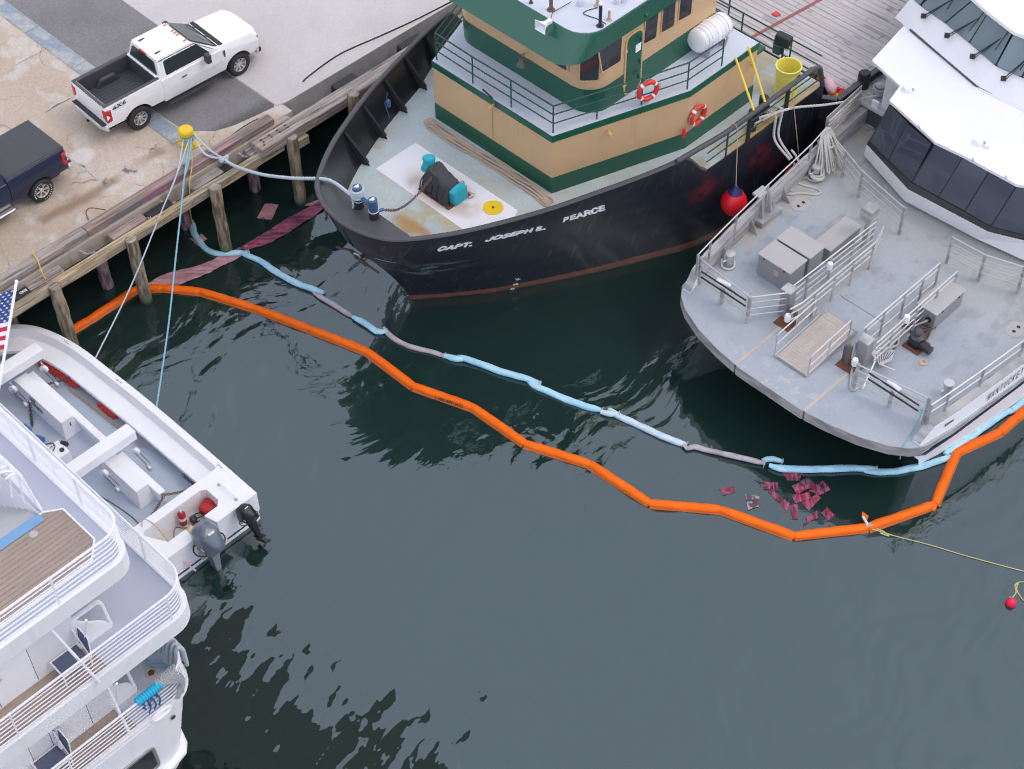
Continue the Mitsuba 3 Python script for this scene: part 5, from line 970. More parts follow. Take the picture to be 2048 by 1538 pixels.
# side door panels by the house corner
part(ferry, 'door_panel', cbox(38.40, 38.50, 22.06, 22.30, 2.1, 3.15, .01), 'white_paint'); part(ferry, 'wing_wall', cbox(38.6, 38.7, 20.9, 22.05, 2.1, 4.52, .01), 'yacht_panel')
pb = at(1752, 262, 2.15)
k = part(ferry, 'side_bitt', lathe([(0, 0), (.13, 0), (.12, .9), (.16, .95), (.16, 1.0), (0, 1.02)], at(1757, 190, 2.9) * [1, 1, 0] + [0, 0, 2.3], 18), 'ferry_alloy', smooth=40)
BT = at(1757, 190, 2.9) * [1, 1, 0] + [0, 0, 3.0]
single('wound_rope', [torus(.17 + .012 * (i % 3), .03, BT + [0, 0, -.04 + .055 * i], 20, 6, (.1 * math.sin(i), .1 * math.cos(i * 2), 1)) for i in range(6)] + [rope([BT + [.16, -.1, .05], BT + [.1, -.3, -.5], BT + [-.1, -.35, -.85], BT + [-.5, -.5, -.86], BT + [-.9, -.3, -.84]], .024), rope([BT + [.0, -.16, .1], BT + [.35, -.5, -.5], BT + [.3, -.9, -.86], BT + [.1, -1.3, -.86], BT + [-.35, -1.7, -.85], BT + [-.75, -1.55, -.84], BT + [-.7, -1.3, -.84], BT + [-.4, -1.35, -.82]], .024)], 'rope_grey', 'grey rope wound round the ferry side bitt and trailing over the deck', 'rope')
# ropes on the bow deck
ms = [rope(np.vstack([at(1583, 300, 3.42), at(1592, 312, 3.2), at(1600, 330, 2.7), at(1606, 345, 2.25), at(1598, 358, 2.15), at(1597, 366, 2.13), at(1612, 372, 2.13), at(1630, 376, 2.13), at(1641, 383, 2.13), at(1632, 389, 2.13), at(1600, 386, 2.13), at(1580, 389, 2.13), at(1566, 383, 2.13), at(1570, 377, 2.13), at(1585, 381, 2.13)]), .035)]
for i in range(5): ms.append(torus(.24 - .02 * (i % 3), .034, fp(7.9 + .04 * math.sin(i * 2.1), 4.5 + .05 * math.cos(i * 1.7), 2.16 + .05 * i), 26, 7, (.12 * math.sin(i), .12 * math.cos(i), 1)))
ms.append(rope(np.vstack([at(1588, 326, 2.2), at(1592, 345, 2.15), at(1608, 356, 2.15), at(1619, 346, 2.15), at(1612, 335, 2.3)]), .034))
single('bow_line', ms, 'rope_white', 'thick white rope looped on the ferry deck around a low bollard', 'rope')
ms = []
for i in range(16):
    a = (i - 8) * .055; top = fp(8.62 + a * .5, 4.86 + .02 * (i % 3), 3.42); sw = .05 * math.sin(i * 2.4)
    bot = fp(8.45 + a * 1.5 + sw, 4.6 - .12 * (i % 4), 2.25 + .06 * (i % 5)); ms.append(rope([top + [0, .04, 0], (top + bot) / 2 + [-.06 + .02 * (i % 3), -.04, .02], bot, bot + [.1, .0, -.02], (top + bot) / 2 + [.06, .02, 0], top], .026))
ms.append(torus(.25, .03, fp(8.58, 4.8, 2.95), 26, 7, (.15, .1, 1), (1.1, .7)))
single('hanging_coil', ms, 'rope_white', 'bundle of white rope hanging in long loops on the ferry side railing', 'rope')
single('bollard_line', [rope([fp(2.9, 4.2, 2.3), fp(2.75, 4.05, 2.16), fp(2.8, 3.85, 2.15), fp(3.0, 3.8, 2.15), fp(3.15, 3.9, 2.2)], .035), rope([fp(3.1, 4.02, 2.3), fp(2.98, 4.14, 2.45), fp(2.9, 4.08, 2.3)], .03)], 'rope_white', 'short white rope round the bollard by the ferry bow railing', 'rope')
single('deck_hose', [tube(curve(np.vstack([at(1867, 635, 2.42), at(1850, 643, 2.35), at(1825, 655, 2.2), at(1800, 675, 2.25), at(1795, 690, 2.3), at(1770, 697, 2.4), at(1745, 702, 2.3), at(1730, 692, 2.7), at(1715, 683, 3.0), at(1712, 700, 2.6), at(1704, 740, 2.2), at(1700, 775, 2.14), at(1708, 781, 2.14), at(1716, 775, 2.14)]), .06), .035, 8)], 'galvanised', 'grey hose running from the round box opening to the right ramp post', 'hose')
single('chain_heap', [chain([fp(5.05 - .3 * t + .28 * math.sin(i * 2.3 + t * 5), -1.6 - .15 * i * .2 - .3 * math.cos(i * 1.7 + t * 4), 2.13 + .02 * (i % 3)) for t in np.linspace(0, 1, 12)], .1, .014) for i in range(7)] + [chain([fp(4.7, -1.55, 2.14), fp(4.1, -1.5, 2.14), fp(3.4, -1.75, 2.14)], .1, .014)], 'chain_rust', 'heap of rusty chain beside the box with the round opening', 'chain')
t = thing('grate_step', 'pointed aluminium grate with a bar lying beside the right ramp post', 'grate')
gp = ats(2.3, (1741, 707), (1760, 733), (1783, 722), (1790, 702), (1760, 695)); part(t, 'frame', slab(gp, .03, (0, 0, 1)), 'aluminium', smooth=False)
for i in range(7): part(t, 'slot', beam(gp[0] * (1 - i / 8) * .0 + gp[1] + (gp[2] - gp[1]) * (i / 7) + [.02, .1, .034], gp[0] + (gp[3] - gp[0]) * (.15 + i / 8) + [0, -.05, .034], .02, .012, .003), 'dark_grey')
part(t, 'bar', rod(at(1760, 728, 2.35), at(1790, 741, 2.3), .03, 8), 'aluminium'); part(t, 'bar', rod(at(1750, 722, 2.5), at(1725, 778, 2.2), .025, 8), 'aluminium')
single('teal_line', [tube(curve(np.vstack([at(1843, 822, 2.7), at(1841, 832, 2.3), at(1826, 860, 2.13), at(1806, 893, 2.11), at(1801, 905, 1.7)]), .05), .01, 5), torus(.05, .03, at(1843, 823, 2.75), 12, 6), rod(at(1802, 905, 1.75), at(1800, 918, 1.3), .02, 6)], 'line_teal', 'thin teal line hanging over the ferry bow edge', 'line')
# ---------------------------------------------------------------- the white multi deck yacht, lower left
scene['teak'] = pr(mikit.proc(lambda p, n, uv: mix((.27, .21, .17), (.36, .29, .245), fbm(p.x * 2.2, p.y * 16))), .7)
scene['yacht_deck'] = pr((.42, .45, .53), .6)
scene['launch_deck'] = pr((.36, .42, .50), .6)
yacht = thing('yacht', 'white three deck cruise yacht with rows of white rails at the lower left', 'yacht')
def rnd(x1, y0, r, x0=-22, y1=44):
    return Polygon([(x0, y0), (x1 - r, y0)] + [(x1 - r + r * math.sin(t), y0 + r - r * math.cos(t)) for t in np.linspace(0, math.pi / 2, 9)] + [(x1, y1), (x0, y1)])
def deckset(x1, y0, r, z, fas, name):
    o = rnd(x1, y0, r); part(yacht, 'deck_fascia', prism(o.difference(o.buffer(-.14)), z - fas, z + .03), 'white_gloss', smooth=20)
    hole = sbox(5.2, 23.95, 8.54, 27.6) if name == 'top' else sbox(0, 0, .1, .1)
    k = part(yacht, 'deck', prism(o.buffer(-.10).difference(hole), z - .08, z), 'yacht_deck', smooth=False); part(yacht, 'deckhead', prism(o.buffer(-.13).difference(hole), z - fas + .035, z - .1), 'white_paint', smooth=False); return k
def rails(x1, y0, r, z, h, n, xs, ys, x0=-4.):
    P = [(x0, y0)] + [(x1 - r + r * math.sin(t), y0 + r - r * math.cos(t)) for t in np.linspace(0, math.pi / 2, 8)] + [(x1, 36)]
    for i in range(n):
        zz = z + h * (i + 1) / n; part(yacht, 'rail', tube(np.array([(x, y, zz) for x, y in P]), .03 if i == n - 1 else .016, 8), 'white_rail', smooth=40)
    for x in xs: part(yacht, 'rail_post', beam((x, y0 + .015, z), (x, y0 + .015, z + h), .08, .035), 'white_rail')
    for y in ys: part(yacht, 'rail_post', beam((x1 - .015, y, z), (x1 - .015, y, z + h), .035, .08), 'white_rail')
Z1, Z2, Z3 = 3.0, 5.5, 8.0
k3 = deckset(9.42, 21.5, .55, Z3, .5, 'top'); rails(9.38, 21.55, .55, Z3, 1.0, 7, (-1, 1.6, 4.5, 7.44), (23.4, 25.2, 27, 29, 31))
k2 = deckset(10.32, 21.02, .65, Z2, .5, 'mid'); rails(10.26, 21.08, .65, Z2, .97, 7, (-.6, 2.4, 5.4, 9.62), (22.9, 24.8, 26.6, 28.4, 30.4))
o1 = rnd(9.75, 20.80, .8); part(yacht, 'gunwale', prism(o1.difference(o1.buffer(-.09)), 2.86, 3.03), 'white_gloss', smooth=20); k1 = part(yacht, 'deck', prism(o1.buffer(-.06), Z1 - .08, Z1), 'yacht_deck', smooth=False)
rails(9.68, 20.84, .75, Z1, .97, 7, (2.2, 4.2, 6.1), (22.6, 24.4))
# top deck teak boards, mat, stair
tk = Polygon([(-4, 22.02), (8.60, 22.02), (8.98, 22.45), (8.98, 23.62), (8.62, 23.86), (-4, 23.9)])
part(yacht, 'teak_border', prism(tk.buffer(.035).difference(tk.buffer(-.005)), Z3, Z3 + .014), 'white_paint', smooth=False)
for i in range(15):
    g = tk.intersection(sbox(-5, 22.02 + i * .126, 12, 22.02 + i * .126 + .112))
    for q in (g.geoms if hasattr(g, 'geoms') else [g]):
        if q.area > .005: part(k3, 'teak_board', prism(q, Z3 + .001, Z3 + .012), 'teak', smooth=False)
part(yacht, 'teak_caulk', prism(tk.buffer(-.006), Z3, Z3 + .006), 'dark_grey', smooth=False)
part(yacht, 'deck_socket', lathe([(0, .012), (.04, .012), (.06, 0), (.1, 0), (.1, .02), (.06, .026), (0, .026)], (8.12, 23.5, Z3 + .012), 18), 'galvanised')
part(yacht, 'blue_mat', cbox(6.1, 8.52, 23.66, 23.93, Z3 + .013, Z3 + .03, .006), 'blue_mat')
for i in range(11): part(yacht, 'stair_tread', cbox(5.3, 8.46, 23.97 + .27 * i, 24.19 + .27 * i, Z3 - .10 - .19 * i, Z3 - .05 - .19 * i, .006), 'galvanised')
part(yacht, 'stair_shaft', slab([(8.55, 23.95, Z3 + .02), (8.55, 26.2, Z3 + .02), (8.2, 26.2, Z3 - 2.2), (8.5, 23.95, Z3 - .3)], .02), 'yacht_panel', smooth=False)
for i in range(7): part(yacht, 'stair_rail', bent([(8.62, 23.88, Z3 + .02 + .0 * i), (8.62, 24.25 + .02 * i, Z3 + .15 + .13 * i), (8.62, 27.5, Z3 + .15 + .13 * i)], .02, .1), 'white_rail')
for i in range(5): part(yacht, 'stair_hoop', bent([(8.3, 24.5 + .35 * i, Z3 + .95), (8.6 - .0, 24.5 + .35 * i, Z3 + .95 - .05 * i), (8.45 - .1 * i, 24.3 + .35 * i, Z3 + .1)], .022, .15), 'white_rail')
part(yacht, 'stair_handrail', bent([(6.5, 25.1, Z3 + .9), (8.1, 24.9, Z3 + .92), (8.62, 24.6, Z3 + .9), (8.62, 23.9, Z3 + .1)], .03, .2), 'white_rail')
# walls, doors, benches of the two lower decks
def storey(z, zt, yw, xend, doors, wingx, tag, teak_y):
    part(yacht, 'side_wall', cbox(-22, xend, yw, yw + .15, z, zt, 0), 'yacht_panel')
    wy = yw + .0
    k = [(xend - .05, z), (wingx, z), (wingx + .03, z + .15), (wingx - .03, z + .98), (wingx - .07, z + 1.1), (wingx - .17, z + 1.17), (xend - .05, z + 1.17)]
    outer = Polygon(k); inner = Polygon(curve([(xend + .07, z + 1.09, 0), (xend + .09, z + 1.02, 0), (xend + .3, z + .72, 0), (xend + .58, z + .46, 0), (wingx - .05, z + .2, 0)], .05)[:, :2].tolist() + [(wingx - .1, z + .95), (wingx - .13, z + 1.04), (wingx - .2, z + 1.09)])
    w = prism(outer.difference(inner), 0, .07); w.apply_transform(np.array([[1, 0, 0, 0], [0, 0, -1, wy + .07], [0, 1, 0, 0], [0, 0, 0, 1.]])); part(yacht, 'wing_screen', w, 'white_paint', smooth=False)
    for i, (a, b) in enumerate(doors):
        kk = part(yacht, 'door', slab(rrect((a, yw - .002, z + .07), (b, yw - .002, z + .07), (b, yw - .002, zt - .12), (a, yw - .002, zt - .12), r=.03), .022, (0, -1, 0)), 'white_paint', smooth=False)
        if i == 0: part(kk, 'handle', cat([obox((a + .09, yw - .04, z + 1.0), (.06, .03, .14)), rod((a + .09, yw - .07, z + 1.03), (a + .22, yw - .07, z + 1.03), .018, 8)]), 'galvanised')
        for xx in (a - .02, b + .02): part(yacht, 'door_gap', cbox(xx - .006, xx + .006, yw - .004, yw + .01, z + .05, zt - .1, 0), 'grey_plastic')
    part(yacht, 'teak_walk', cbox(-22, xend + .1, teak_y, yw - .002, z + .001, z + .014, 0), 'teak')
    part(yacht, 'stanchion', rod((xend + .02, yw - .03, z), (xend + .0, teak_y + .05, zt), .03, 8), 'white_rail')
def bench(x, yw, z):
    b = part(yacht, 'bench', cat([bent([(x - .02, yw - .02, z + .42), (x - .02, yw - .55, z + .42), (x - .02, yw - .55, z)], .018), bent([(x + .72, yw - .02, z + .95), (x + .72, yw - .5, z + .42), (x + .72, yw - .5, z)], .018), rod((x - .02, yw - .55, z + .42), (x + .72, yw - .55, z + .42), .018), rod((x - .02, yw - .04, z + .42), (x + .72, yw - .04, z + .42), .018)]), 'white_rail')
    part(b, 'seat', obox((x + .34, yw - .3, z + .43), (.66, .46, .05), b=.02), 'blue_cushion'); part(b, 'back', slab([(x + .74, yw - .52, z + .46), (x + .74, yw - .08, z + .46), (x + .82, yw - .08, z + .98), (x + .82, yw - .44, z + .92)], .03), 'blue_cushion', smooth=False)
    part(b, 'back_frame', bent([(x + .74, yw - .56, z + .44), (x + .83, yw - .47, z + .95), (x + .83, yw - .05, z + 1.02), (x + .74, yw - .03, z + .44)], .018), 'white_rail')
storey(Z2, Z3 - .48, 21.95, 7.72, [(5.55, 6.5), (3.9, 4.9), (2.4, 3.3)], 8.55, 'a', 21.1); bench(6.9, 21.93, Z2)
storey(Z1, Z2 - .48, 21.68, 7.82, [(6.2, 7.2), (4.6, 5.6)], 8.5, 'b', 20.9); bench(5.55, 21.66, Z1)
part(yacht, 'stanchion', beam((7.45, 20.95, Z2), (7.05, 21.6, Z3 - .5), .06, .06), 'white_rail')
part(yacht, 'stanchion', beam((7.68, 20.86, Z1 - .1), (7.62, 21.1, Z2 - .45), .13, .06), 'white_rail')
part(yacht, 'yellow_cloth', jitter(lathe([(0, .14), (.08, .12), (.14, .03), (.15, 0), (0, 0)], (8.05, 22.1, Z1), 12), .05, 9), 'yellow_cloth', smooth=50)
# hull
sec = []
for x in np.r_[np.linspace(-22, 8.4, 5), 8.4 + 1.35 * np.sin(np.linspace(.2, math.pi / 2, 8))]:
    t = np.clip((x - 8.4) / 1.35, 0, 1); yy = 20.79 + .9 * (1 - math.sqrt(max(0, 1 - t * t)))
    f = lambda k, dy: (8.4 + (x - 8.4) * k if x > 8.4 else x, yy + dy)
    a, b, c, d = f(1, 0), f(.8, .02), f(.55, .08), f(.5, .35)
    sec.append([(*a, 2.9), (*b, 1.9), (*c, .7), (*d, -1), (d[0], 44, -1), (c[0], 44, .7), (b[0], 44, 1.9), (a[0], 44, 2.9)])
part(yacht, 'hull', loft(sec), 'white_gloss', smooth=45)
part(yacht, 'rubbing_band', tube(curve([(-10, 20.80, .62), (6, 20.8, .62), (8.4, 20.84, .62), (8.95, 21.1, .62), (9.1, 21.6, .62)], .3), .13, 10), 'white_paint', smooth=40)
kf = part(yacht, 'fairlead', torus(.21, .05, (8.55, 20.78, 3.0), 28, 8, (0, 1, -.1), (1.25, .5)), 'white_paint'); part(yacht, 'porthole', mv(disc((0, 0, 0), .07, .02, 16), (8.8, 20.80, 2.48), rx=math.pi / 2), 'dark_grey')
hw = part(yacht, 'hull_window', slab(rrect((6.6, 20.80, 1.1), (8.06, 20.82, 1.1), (8.02, 20.79, 1.95), (6.6, 20.775, 1.95), r=.12), .02, (0, -1, 0)), 'dark_glass', smooth=False)
part(hw, 'frame', ringplate(rrect((6.5, 20.80, 1.02), (8.14, 20.82, 1.02), (8.1, 20.79, 2.03), (6.5, 20.775, 2.03), r=.16), rrect((6.6, 20.80, 1.1), (8.06, 20.82, 1.1), (8.02, 20.79, 1.95), (6.6, 20.775, 1.95), r=.12), .03, (0, -1, 0)), 'galvanised', smooth=False)
part(yacht, 'deck_drain', lathe([(0, .015), (.09, .015), (.1, .03), (.14, .03), (.15, 0)], (9.05, 21.85, Z1), 12), 'rope_tan')
part(yacht, 'deck_drain_grate', disc((9.05, 21.85, Z1 + .016), .085, .01, 12), 'dark_grey')
# hawsers on the stern rail
rr_ = random.Random(11); ms = []
for i in range(9): ms.append(rope([(9.25 - .1 * i * .35, 20.86 + .06 * math.sin(i), 3.05), (9.28 + .03 * math.sin(i * 2), 20.78, 3.55), (9.2 - .06 * i, 20.83, 4.05), (9.3 - .06 * i, 21.05, 3.95), (9.42 - .03 * i, 20.95, 3.3)], .035))
single('rail_hawser', ms, 'rope_grey', 'grey hawser wrapped over the yacht stern rail next to the blue rope', 'rope')
single('pale_hawser', [rope([(9.75 + .03 * math.sin(i * 2.2), 21.3 + .14 * i + .05 * math.sin(i), 3.2), (9.72, 21.25 + .14 * i, 4.0), (9.6, 21.3 + .15 * i, 4.05), (9.5 - .04 * (i % 3), 21.35 + .16 * i, 3.3)], .055) for i in range(7)], 'rope_pale', 'thick pale blue hawser hanging over the yacht stern corner', 'rope')
single('blue_line', rope([(9.5, 22.0, 3.3), (9.25, 22.35, 3.04), (9.2, 22.0, 3.04), (9.45, 21.7, 3.04), (9.3, 21.3, 3.04), (9.0, 21.0, 3.6), (8.85, 20.85, 4.02)], .035), 'rope_blue', 'blue rope winding over the lower stern deck of the yacht', 'rope')
single('rope_roll', [torus(.085, .035, (8.1 + .07 * i, 20.85, 3.99), 14, 6, (1, .05, 0)) for i in range(10)], 'bright_blue_rope', 'bright blue rope rolled round the yacht top rail', 'rope')
single('dark_blue_hitches', [torus(.045, .022, (8.22 + .11 * (i % 4) + .05 * math.sin(i * 3.1), 20.84, 3.86 - .14 * (i // 4)), 10, 5, (1, .4 * math.sin(i * 1.9), .2)) for i in range(10)] + [rope([(8.3 + .13 * i, 20.82, 3.95), (8.36 + .13 * i, 20.79, 3.6 - .1 * (i % 2)), (8.28 + .15 * i, 20.82, 3.3)], .02) for i in range(3)], 'dark_blue_rope', 'dark blue rope hitched round the lower stern rails of the yacht', 'rope')
# flag
t = thing('flag', 'striped flag with white stars on blue hanging from a white staff at the left edge', 'flag')
p0, p1 = at(-6, 800, 8.6), at(33, 563, 10.3); part(t, 'staff', tube(np.array([p0, p1]), .035, 10), 'white_paint'); part(t, 'staff_tip', trimesh.creation.icosphere(subdivisions=1, radius=.045).apply_translation(p1), 'white_paint', smooth=True)
e = (p1 - p0) / np.linalg.norm(p1 - p0); h0 = hit(31, 582, 0, 0); sT = .07; L = np.linalg.norm(p1 - p0)
FA, FH, FW = p1 - e * .17, 1.42, 2.3                     # hoist runs down the staff
nI, nJ = 40, 60; fl = -CR * .93 + np.array([0, 0, -.30]); fl /= np.linalg.norm(fl); nn = np.cross(fl, e); nn /= np.linalg.norm(nn)
G_ = np.zeros((nI, nJ, 3)); UVs = []
for i in range(nI):
    for j in range(nJ):
        a, b = i / (nI - 1), j / (nJ - 1); G_[i, j] = FA - e * FH * a + fl * FW * b + nn * (.16 * b ** .6 * math.sin(9 * b + 3.2 * a)) + np.array([0, 0, -.18 * b * b]); UVs.append((b, a))
def flag_col(p, n, uv):
    u, v = uv.x, uv.y
    s = dr.floor(v * 13); red = dr.select(s - 2 * dr.floor(s / 2) < .5, 1., 0.)
    c = mix((.66, .67, .72), (.5, .012, .055), red)
    can = dr.select((u < .4) & (v < 7 / 13), 1., 0.)
    gx, gy = u / .4 * 5.5 , v / (7 / 13) * 5; row = dr.floor(gy * 2) ; o = .5 * (row - 2 * dr.floor(row / 2))
    fx, fy = gx + o, gy * 2; dx, dy = fx - dr.floor(fx) - .5, (fy - dr.floor(fy) - .5) * .75
    r = dr.sqrt(dx * dx + dy * dy); th = dr.atan2(dx, -dy); star = dr.select(r < .17 + .09 * dr.cos(5 * th), 1., 0.)
    return mix(c, mix((.028, .05, .19), (.7, .71, .75), star), can)
scene['flag_cloth'] = pr(mikit.proc(flag_col), .8)
part(t, 'cloth', trimesh.Trimesh(G_.reshape(-1, 3), grid_faces(nI, nJ, False, False), process=False), 'flag_cloth', smooth=True, uv=np.array(UVs))

# ---------------------------------------------------------------- the white launch with two outboards
launch = thing('launch', 'white open launch with a grey deck, lifting beams and two outboards, tied beside the yacht', 'boat')
OUT = np.array([(9.8, 36.35), (11.2, 36.55), (12.6, 36.42), (13.65, 36.05), (14.3, 35.5), (14.68, 34.7), (14.9, 33.6), (14.98, 32.2), (15.05, 30.5), (15.08, 28.0), (15.08, 25.55)])
oc = curve(np.c_[OUT, np.zeros(len(OUT))], .12)[:, :2]
def inw(c, d): 
    g = np.gradient(c, axis=0); g /= np.linalg.norm(g, axis=1, keepdims=True); return c + np.c_[g[:, 1], -g[:, 0]] * d
def row(c, z): return np.c_[c, np.full(len(c), z)]
sk = [row(inw(oc, .42), -.4), row(inw(oc, .30), 0), row(inw(oc, .10), .65), row(inw(oc, .0), .98), row(inw(oc, -.04), 1.02), row(inw(oc, -.04), 1.12), row(inw(oc, .0), 1.16), row(inw(oc, .17), 1.17), row(inw(oc, .20), 1.16), row(inw(oc, .30), .90), row(inw(oc, .33), .885), row(inw(oc, .78), .875), row(inw(oc, .81), .86), row(inw(oc, .81), .74), row(inw(oc, .50), .72), row(inw(oc, .48), .3)]
S_ = np.array(sk); part(launch, 'hull', trimesh.Trimesh(S_.reshape(-1, 3), grid_faces(len(sk), len(oc), False, False), process=False), 'white_gloss', smooth=35)
dp = inw(oc, .46); part(launch, 'deck', prism(Polygon(np.vstack([dp, [[9.0, 25.7], [9.0, 36]]])).buffer(0), .3, .42), 'launch_deck', smooth=False)
# stern block with the motor well
st = sbox(9.0, 25.52, 15.09, 27.02); well = Polygon([(12.35, 25.95), (14.05, 25.95), (14.2, 26.1), (14.2, 26.62), (14.05, 26.72), (12.1, 26.72), (12.0, 26.6)]); notch = Polygon([(12.9, 25.3), (13.75, 25.3), (13.55, 26.1), (12.95, 26.1)])
part(launch, 'stern_block', prism(st.difference(well.buffer(.0)).difference(notch), .42, 1.162), 'white_gloss', smooth=False)
part(launch, 'transom', cat([cbox(9, 15.06, 25.53, 25.8, -.4, .55, .02)]), 'white_gloss'); part(launch, 'boot_stripe', cbox(9, 15.03, 25.50, 25.53, .18, .22, 0), 'navy_car')
part(launch, 'well_floor', prism(well.union(notch).buffer(.02), .42, .5), 'rope_white', smooth=False); part(launch, 'sill_step', cbox(14.2, 15.06, 26.98, 27.2, .42, .9), 'white_gloss')
part(launch, 'grab_rail', bent([(14.55, 26.5, 1.17), (14.55, 26.5, 1.28), (14.55, 25.75, 1.28), (14.55, 25.75, 1.17)], .016, .05), 'white_rail')
for y in (26.5, 25.75): part(launch, 'rail_foot', disc((14.55, y, 1.165), .05, .03, 10), 'galvanised')
part(launch, 'fuel_tank', cat([obox((14.0, 26.3, .68), (.36, .62, .3), rz=.3, b=.06)]), 'red_plastic'); k = part(launch, 'fire_bottle', lathe([(0, .02), (.1, 0), (.11, .06), (.11, .42), (.06, .5), (0, .52)], (13.25, 26.58, .55), 16), 'red_plastic', smooth=40); part(k, 'label', lathe([(.113, .2), (.113, .32)], (13.25, 26.58, .55), 16), 'white_primer'); part(k, 'valve', lathe([(0, .5), (.03, .5), (.03, .6), (0, .62)], (13.25, 26.58, .55), 10), 'white_paint')
part(launch, 'fuel_can', obox((14.1, 26.5, .74), (.2, .3, .2), rz=.4, b=.03), 'red_plastic'); part(launch, 'hose_coil', torus(.12, .02, (13.65, 26.4, .7), 16, 6, (.2, .3, 1)), 'cable_black'); part(launch, 'pump', obox((13.5, 26.45, .62), (.2, .2, .2), b=.05), 'chain_dark')
part(launch, 'tan_cover', rhull([(12.9, 26.2, .55), (13.3, 26.35, .55), (12.95, 26.1, .68), (13.25, 26.2, .68)], .06), 'tan_plastic', smooth=40)
part(launch, 'fuel_line', tube(curve([(12.15, 26.85, 1.18), (12.3, 26.95, 1.3), (12.45, 26.7, 1.15), (12.5, 26.3, .75), (12.55, 26.0, .55), (12.7, 25.9, .6)], .05), .016, 6), 'rope_tan'); part(launch, 'fuel_line', tube(curve([(12.5, 26.0, .6), (12.9, 26.5, .7), (13.2, 26.4, .55), (13.6, 26.3, .6)], .05), .014, 6), 'cable_black')
part(launch, 'well_clutter', cat([rod((12.7, 26.05, .9), (12.95, 25.6, .85), .03), rod((12.6, 25.95, .75), (13.0, 25.7, .8), .02), obox((12.75, 25.9, .72), (.2, .15, .14))]), 'galvanised', kind='stuff')
part(launch, 'pink_tube', rod((12.35, 25.75, .75), (12.55, 25.2, .35), .03, 8), 'pink_float')
def outboard(label, c, sc, body, yaw, tilt):
    t = thing('outboard', label, 'outboard motor'); f = lambda m: mv(m, c, rz=yaw)
    g = lambda m: f(mv(m, rx=tilt))
    cowl = rhull([(s * .10, y, z) for s in (-1, 1) for y, z in ((-.10, .02), (.34, .05), (-.02, .36), (.2, .40))] + [(0, -.12, .2), (0, .40, .22), (-.13, .12, .16), (.13, .12, .16), (0, .1, .45)], .16, 3); cowl.apply_scale(sc); part(t, 'cowl', g(cowl), body, smooth=True)
    part(t, 'cowl_seam', g(mv(torus(.3, .018, (0, .13, -.02), 24, 6, (0, 0, 1), (.95, 1.3)), s=sc)), 'black_matt')
    leg = loft([[(sx * w * sc, (y + sy * d) * sc, z * sc) for sx, sy in ((-1, -1), (1, -1), (1, 1), (-1, 1))] for w, d, y, z in ((.13, .2, .14, -.12), (.09, .15, .16, -.4), (.06, .12, .2, -.8), (.05, .13, .22, -1.05))]); part(t, 'leg', g(leg), body if body != 'outboard_black' else 'black_gloss', smooth=20)
    part(t, 'cavitation_plate', g(mv(cbox(-.13, .13, .05, .52, -.86, -.83), s=sc)), body); part(t, 'gearcase', g(mv(rod((0, .02, -1.05), (0, .46, -1.05), .065, 12), s=sc)), body)
    pk = part(t, 'propeller', g(mv(cat([mv(obox((0, .5, .12), (.12, .02, .2), rx=.4), rz=0) for _ in (0,)] + [mv(obox((0, 0, .12), (.12, .02, .2)), (0, .5, 0), ry=a) for a in (2.1, 4.2)]), (0, 0, -1.05 * sc), s=sc)), 'black_matt')
    part(t, 'bracket', f(mv(cat([obox((s * .12, -.2, -.2), (.05, .16, .4)) for s in (-1, 1)] + [rod((-.15, -.2, -.05), (.15, -.2, -.05), .03)]), s=sc)), 'galvanised' if body == 'outboard_black' else 'black_matt')
    part(t, 'stripe', g(mv(obox((.272, .18, .16), (.012, .3, .03), rx=-.15), s=sc)), 'white_primer'); part(t, 'stripe', g(mv(obox((0, .33, .575), (.16, .05, .01), rx=-.25), s=sc)), 'white_primer')
outboard('large grey outboard motor in the notch of the launch stern', np.array([13.15, 25.38, 1.0]), 1.22, 'outboard_grey', math.pi, 0.)
outboard('small black outboard motor tilted at the corner of the launch stern', np.array([14.45, 25.24, .95]), .78, 'outboard_black', math.pi + .15, .32)
# lifting beams, skids, boxes
for y, lab in ((34.03, 'white lifting beam across the launch near its bow'), (29.55, 'white lifting beam across the middle of the launch')):
    t = thing('lifting_beam', lab, 'beam'); part(t, 'beam', cbox(9.5, 13.9, y - .22, y + .2, 1.32, 1.68, .02), 'white_paint'); part(t, 'leg', cbox(9.6, 9.8, y - .1, y + .1, .42, 1.32), 'white_paint')
    for dx in (12.6, 13.7):
        kx = part(t, 'pulley_block', mv(lathe([(0, -.05), (.13, -.05), (.14, 0), (.13, .05), (0, .05)], n=18), (dx, y - .3, 1.02), ry=math.pi / 2, rz=.4), 'yacht_panel', smooth=40); part(kx, 'shackle', torus(.06, .018, (dx, y - .26, 1.24), 10, 5, (1, 0, 0)), 'galvanised'); part(kx, 'fall', cat([rod((dx - .05, y - .3, 1.0), (dx + .0, y - .75, .8), .01, 4), rod((dx + .06, y - .3, 1.0), (dx + .1, y - .8, .8), .01, 4)]), 'cable_black')
        part(kx, 'lower_block', mv(lathe([(0, -.04), (.1, -.04), (.11, 0), (.1, .04), (0, .04)], n=16), (dx - .15 + .1, y - .95, .88), ry=math.pi / 2), 'galvanised', smooth=40)
for y0, y1, i in ((30.2, 34.0, 0), (27.6, 29.6, 1)):
    part(launch, 'skid_rail', cbox(13.25, 13.47, y0, y1, .78, .92, .015), 'white_paint')
    for y in (y0 + .1, y1 - .1): part(launch, 'skid_leg', cbox(13.27, 13.45, y - .06, y + .06, .42, .78), 'white_paint')
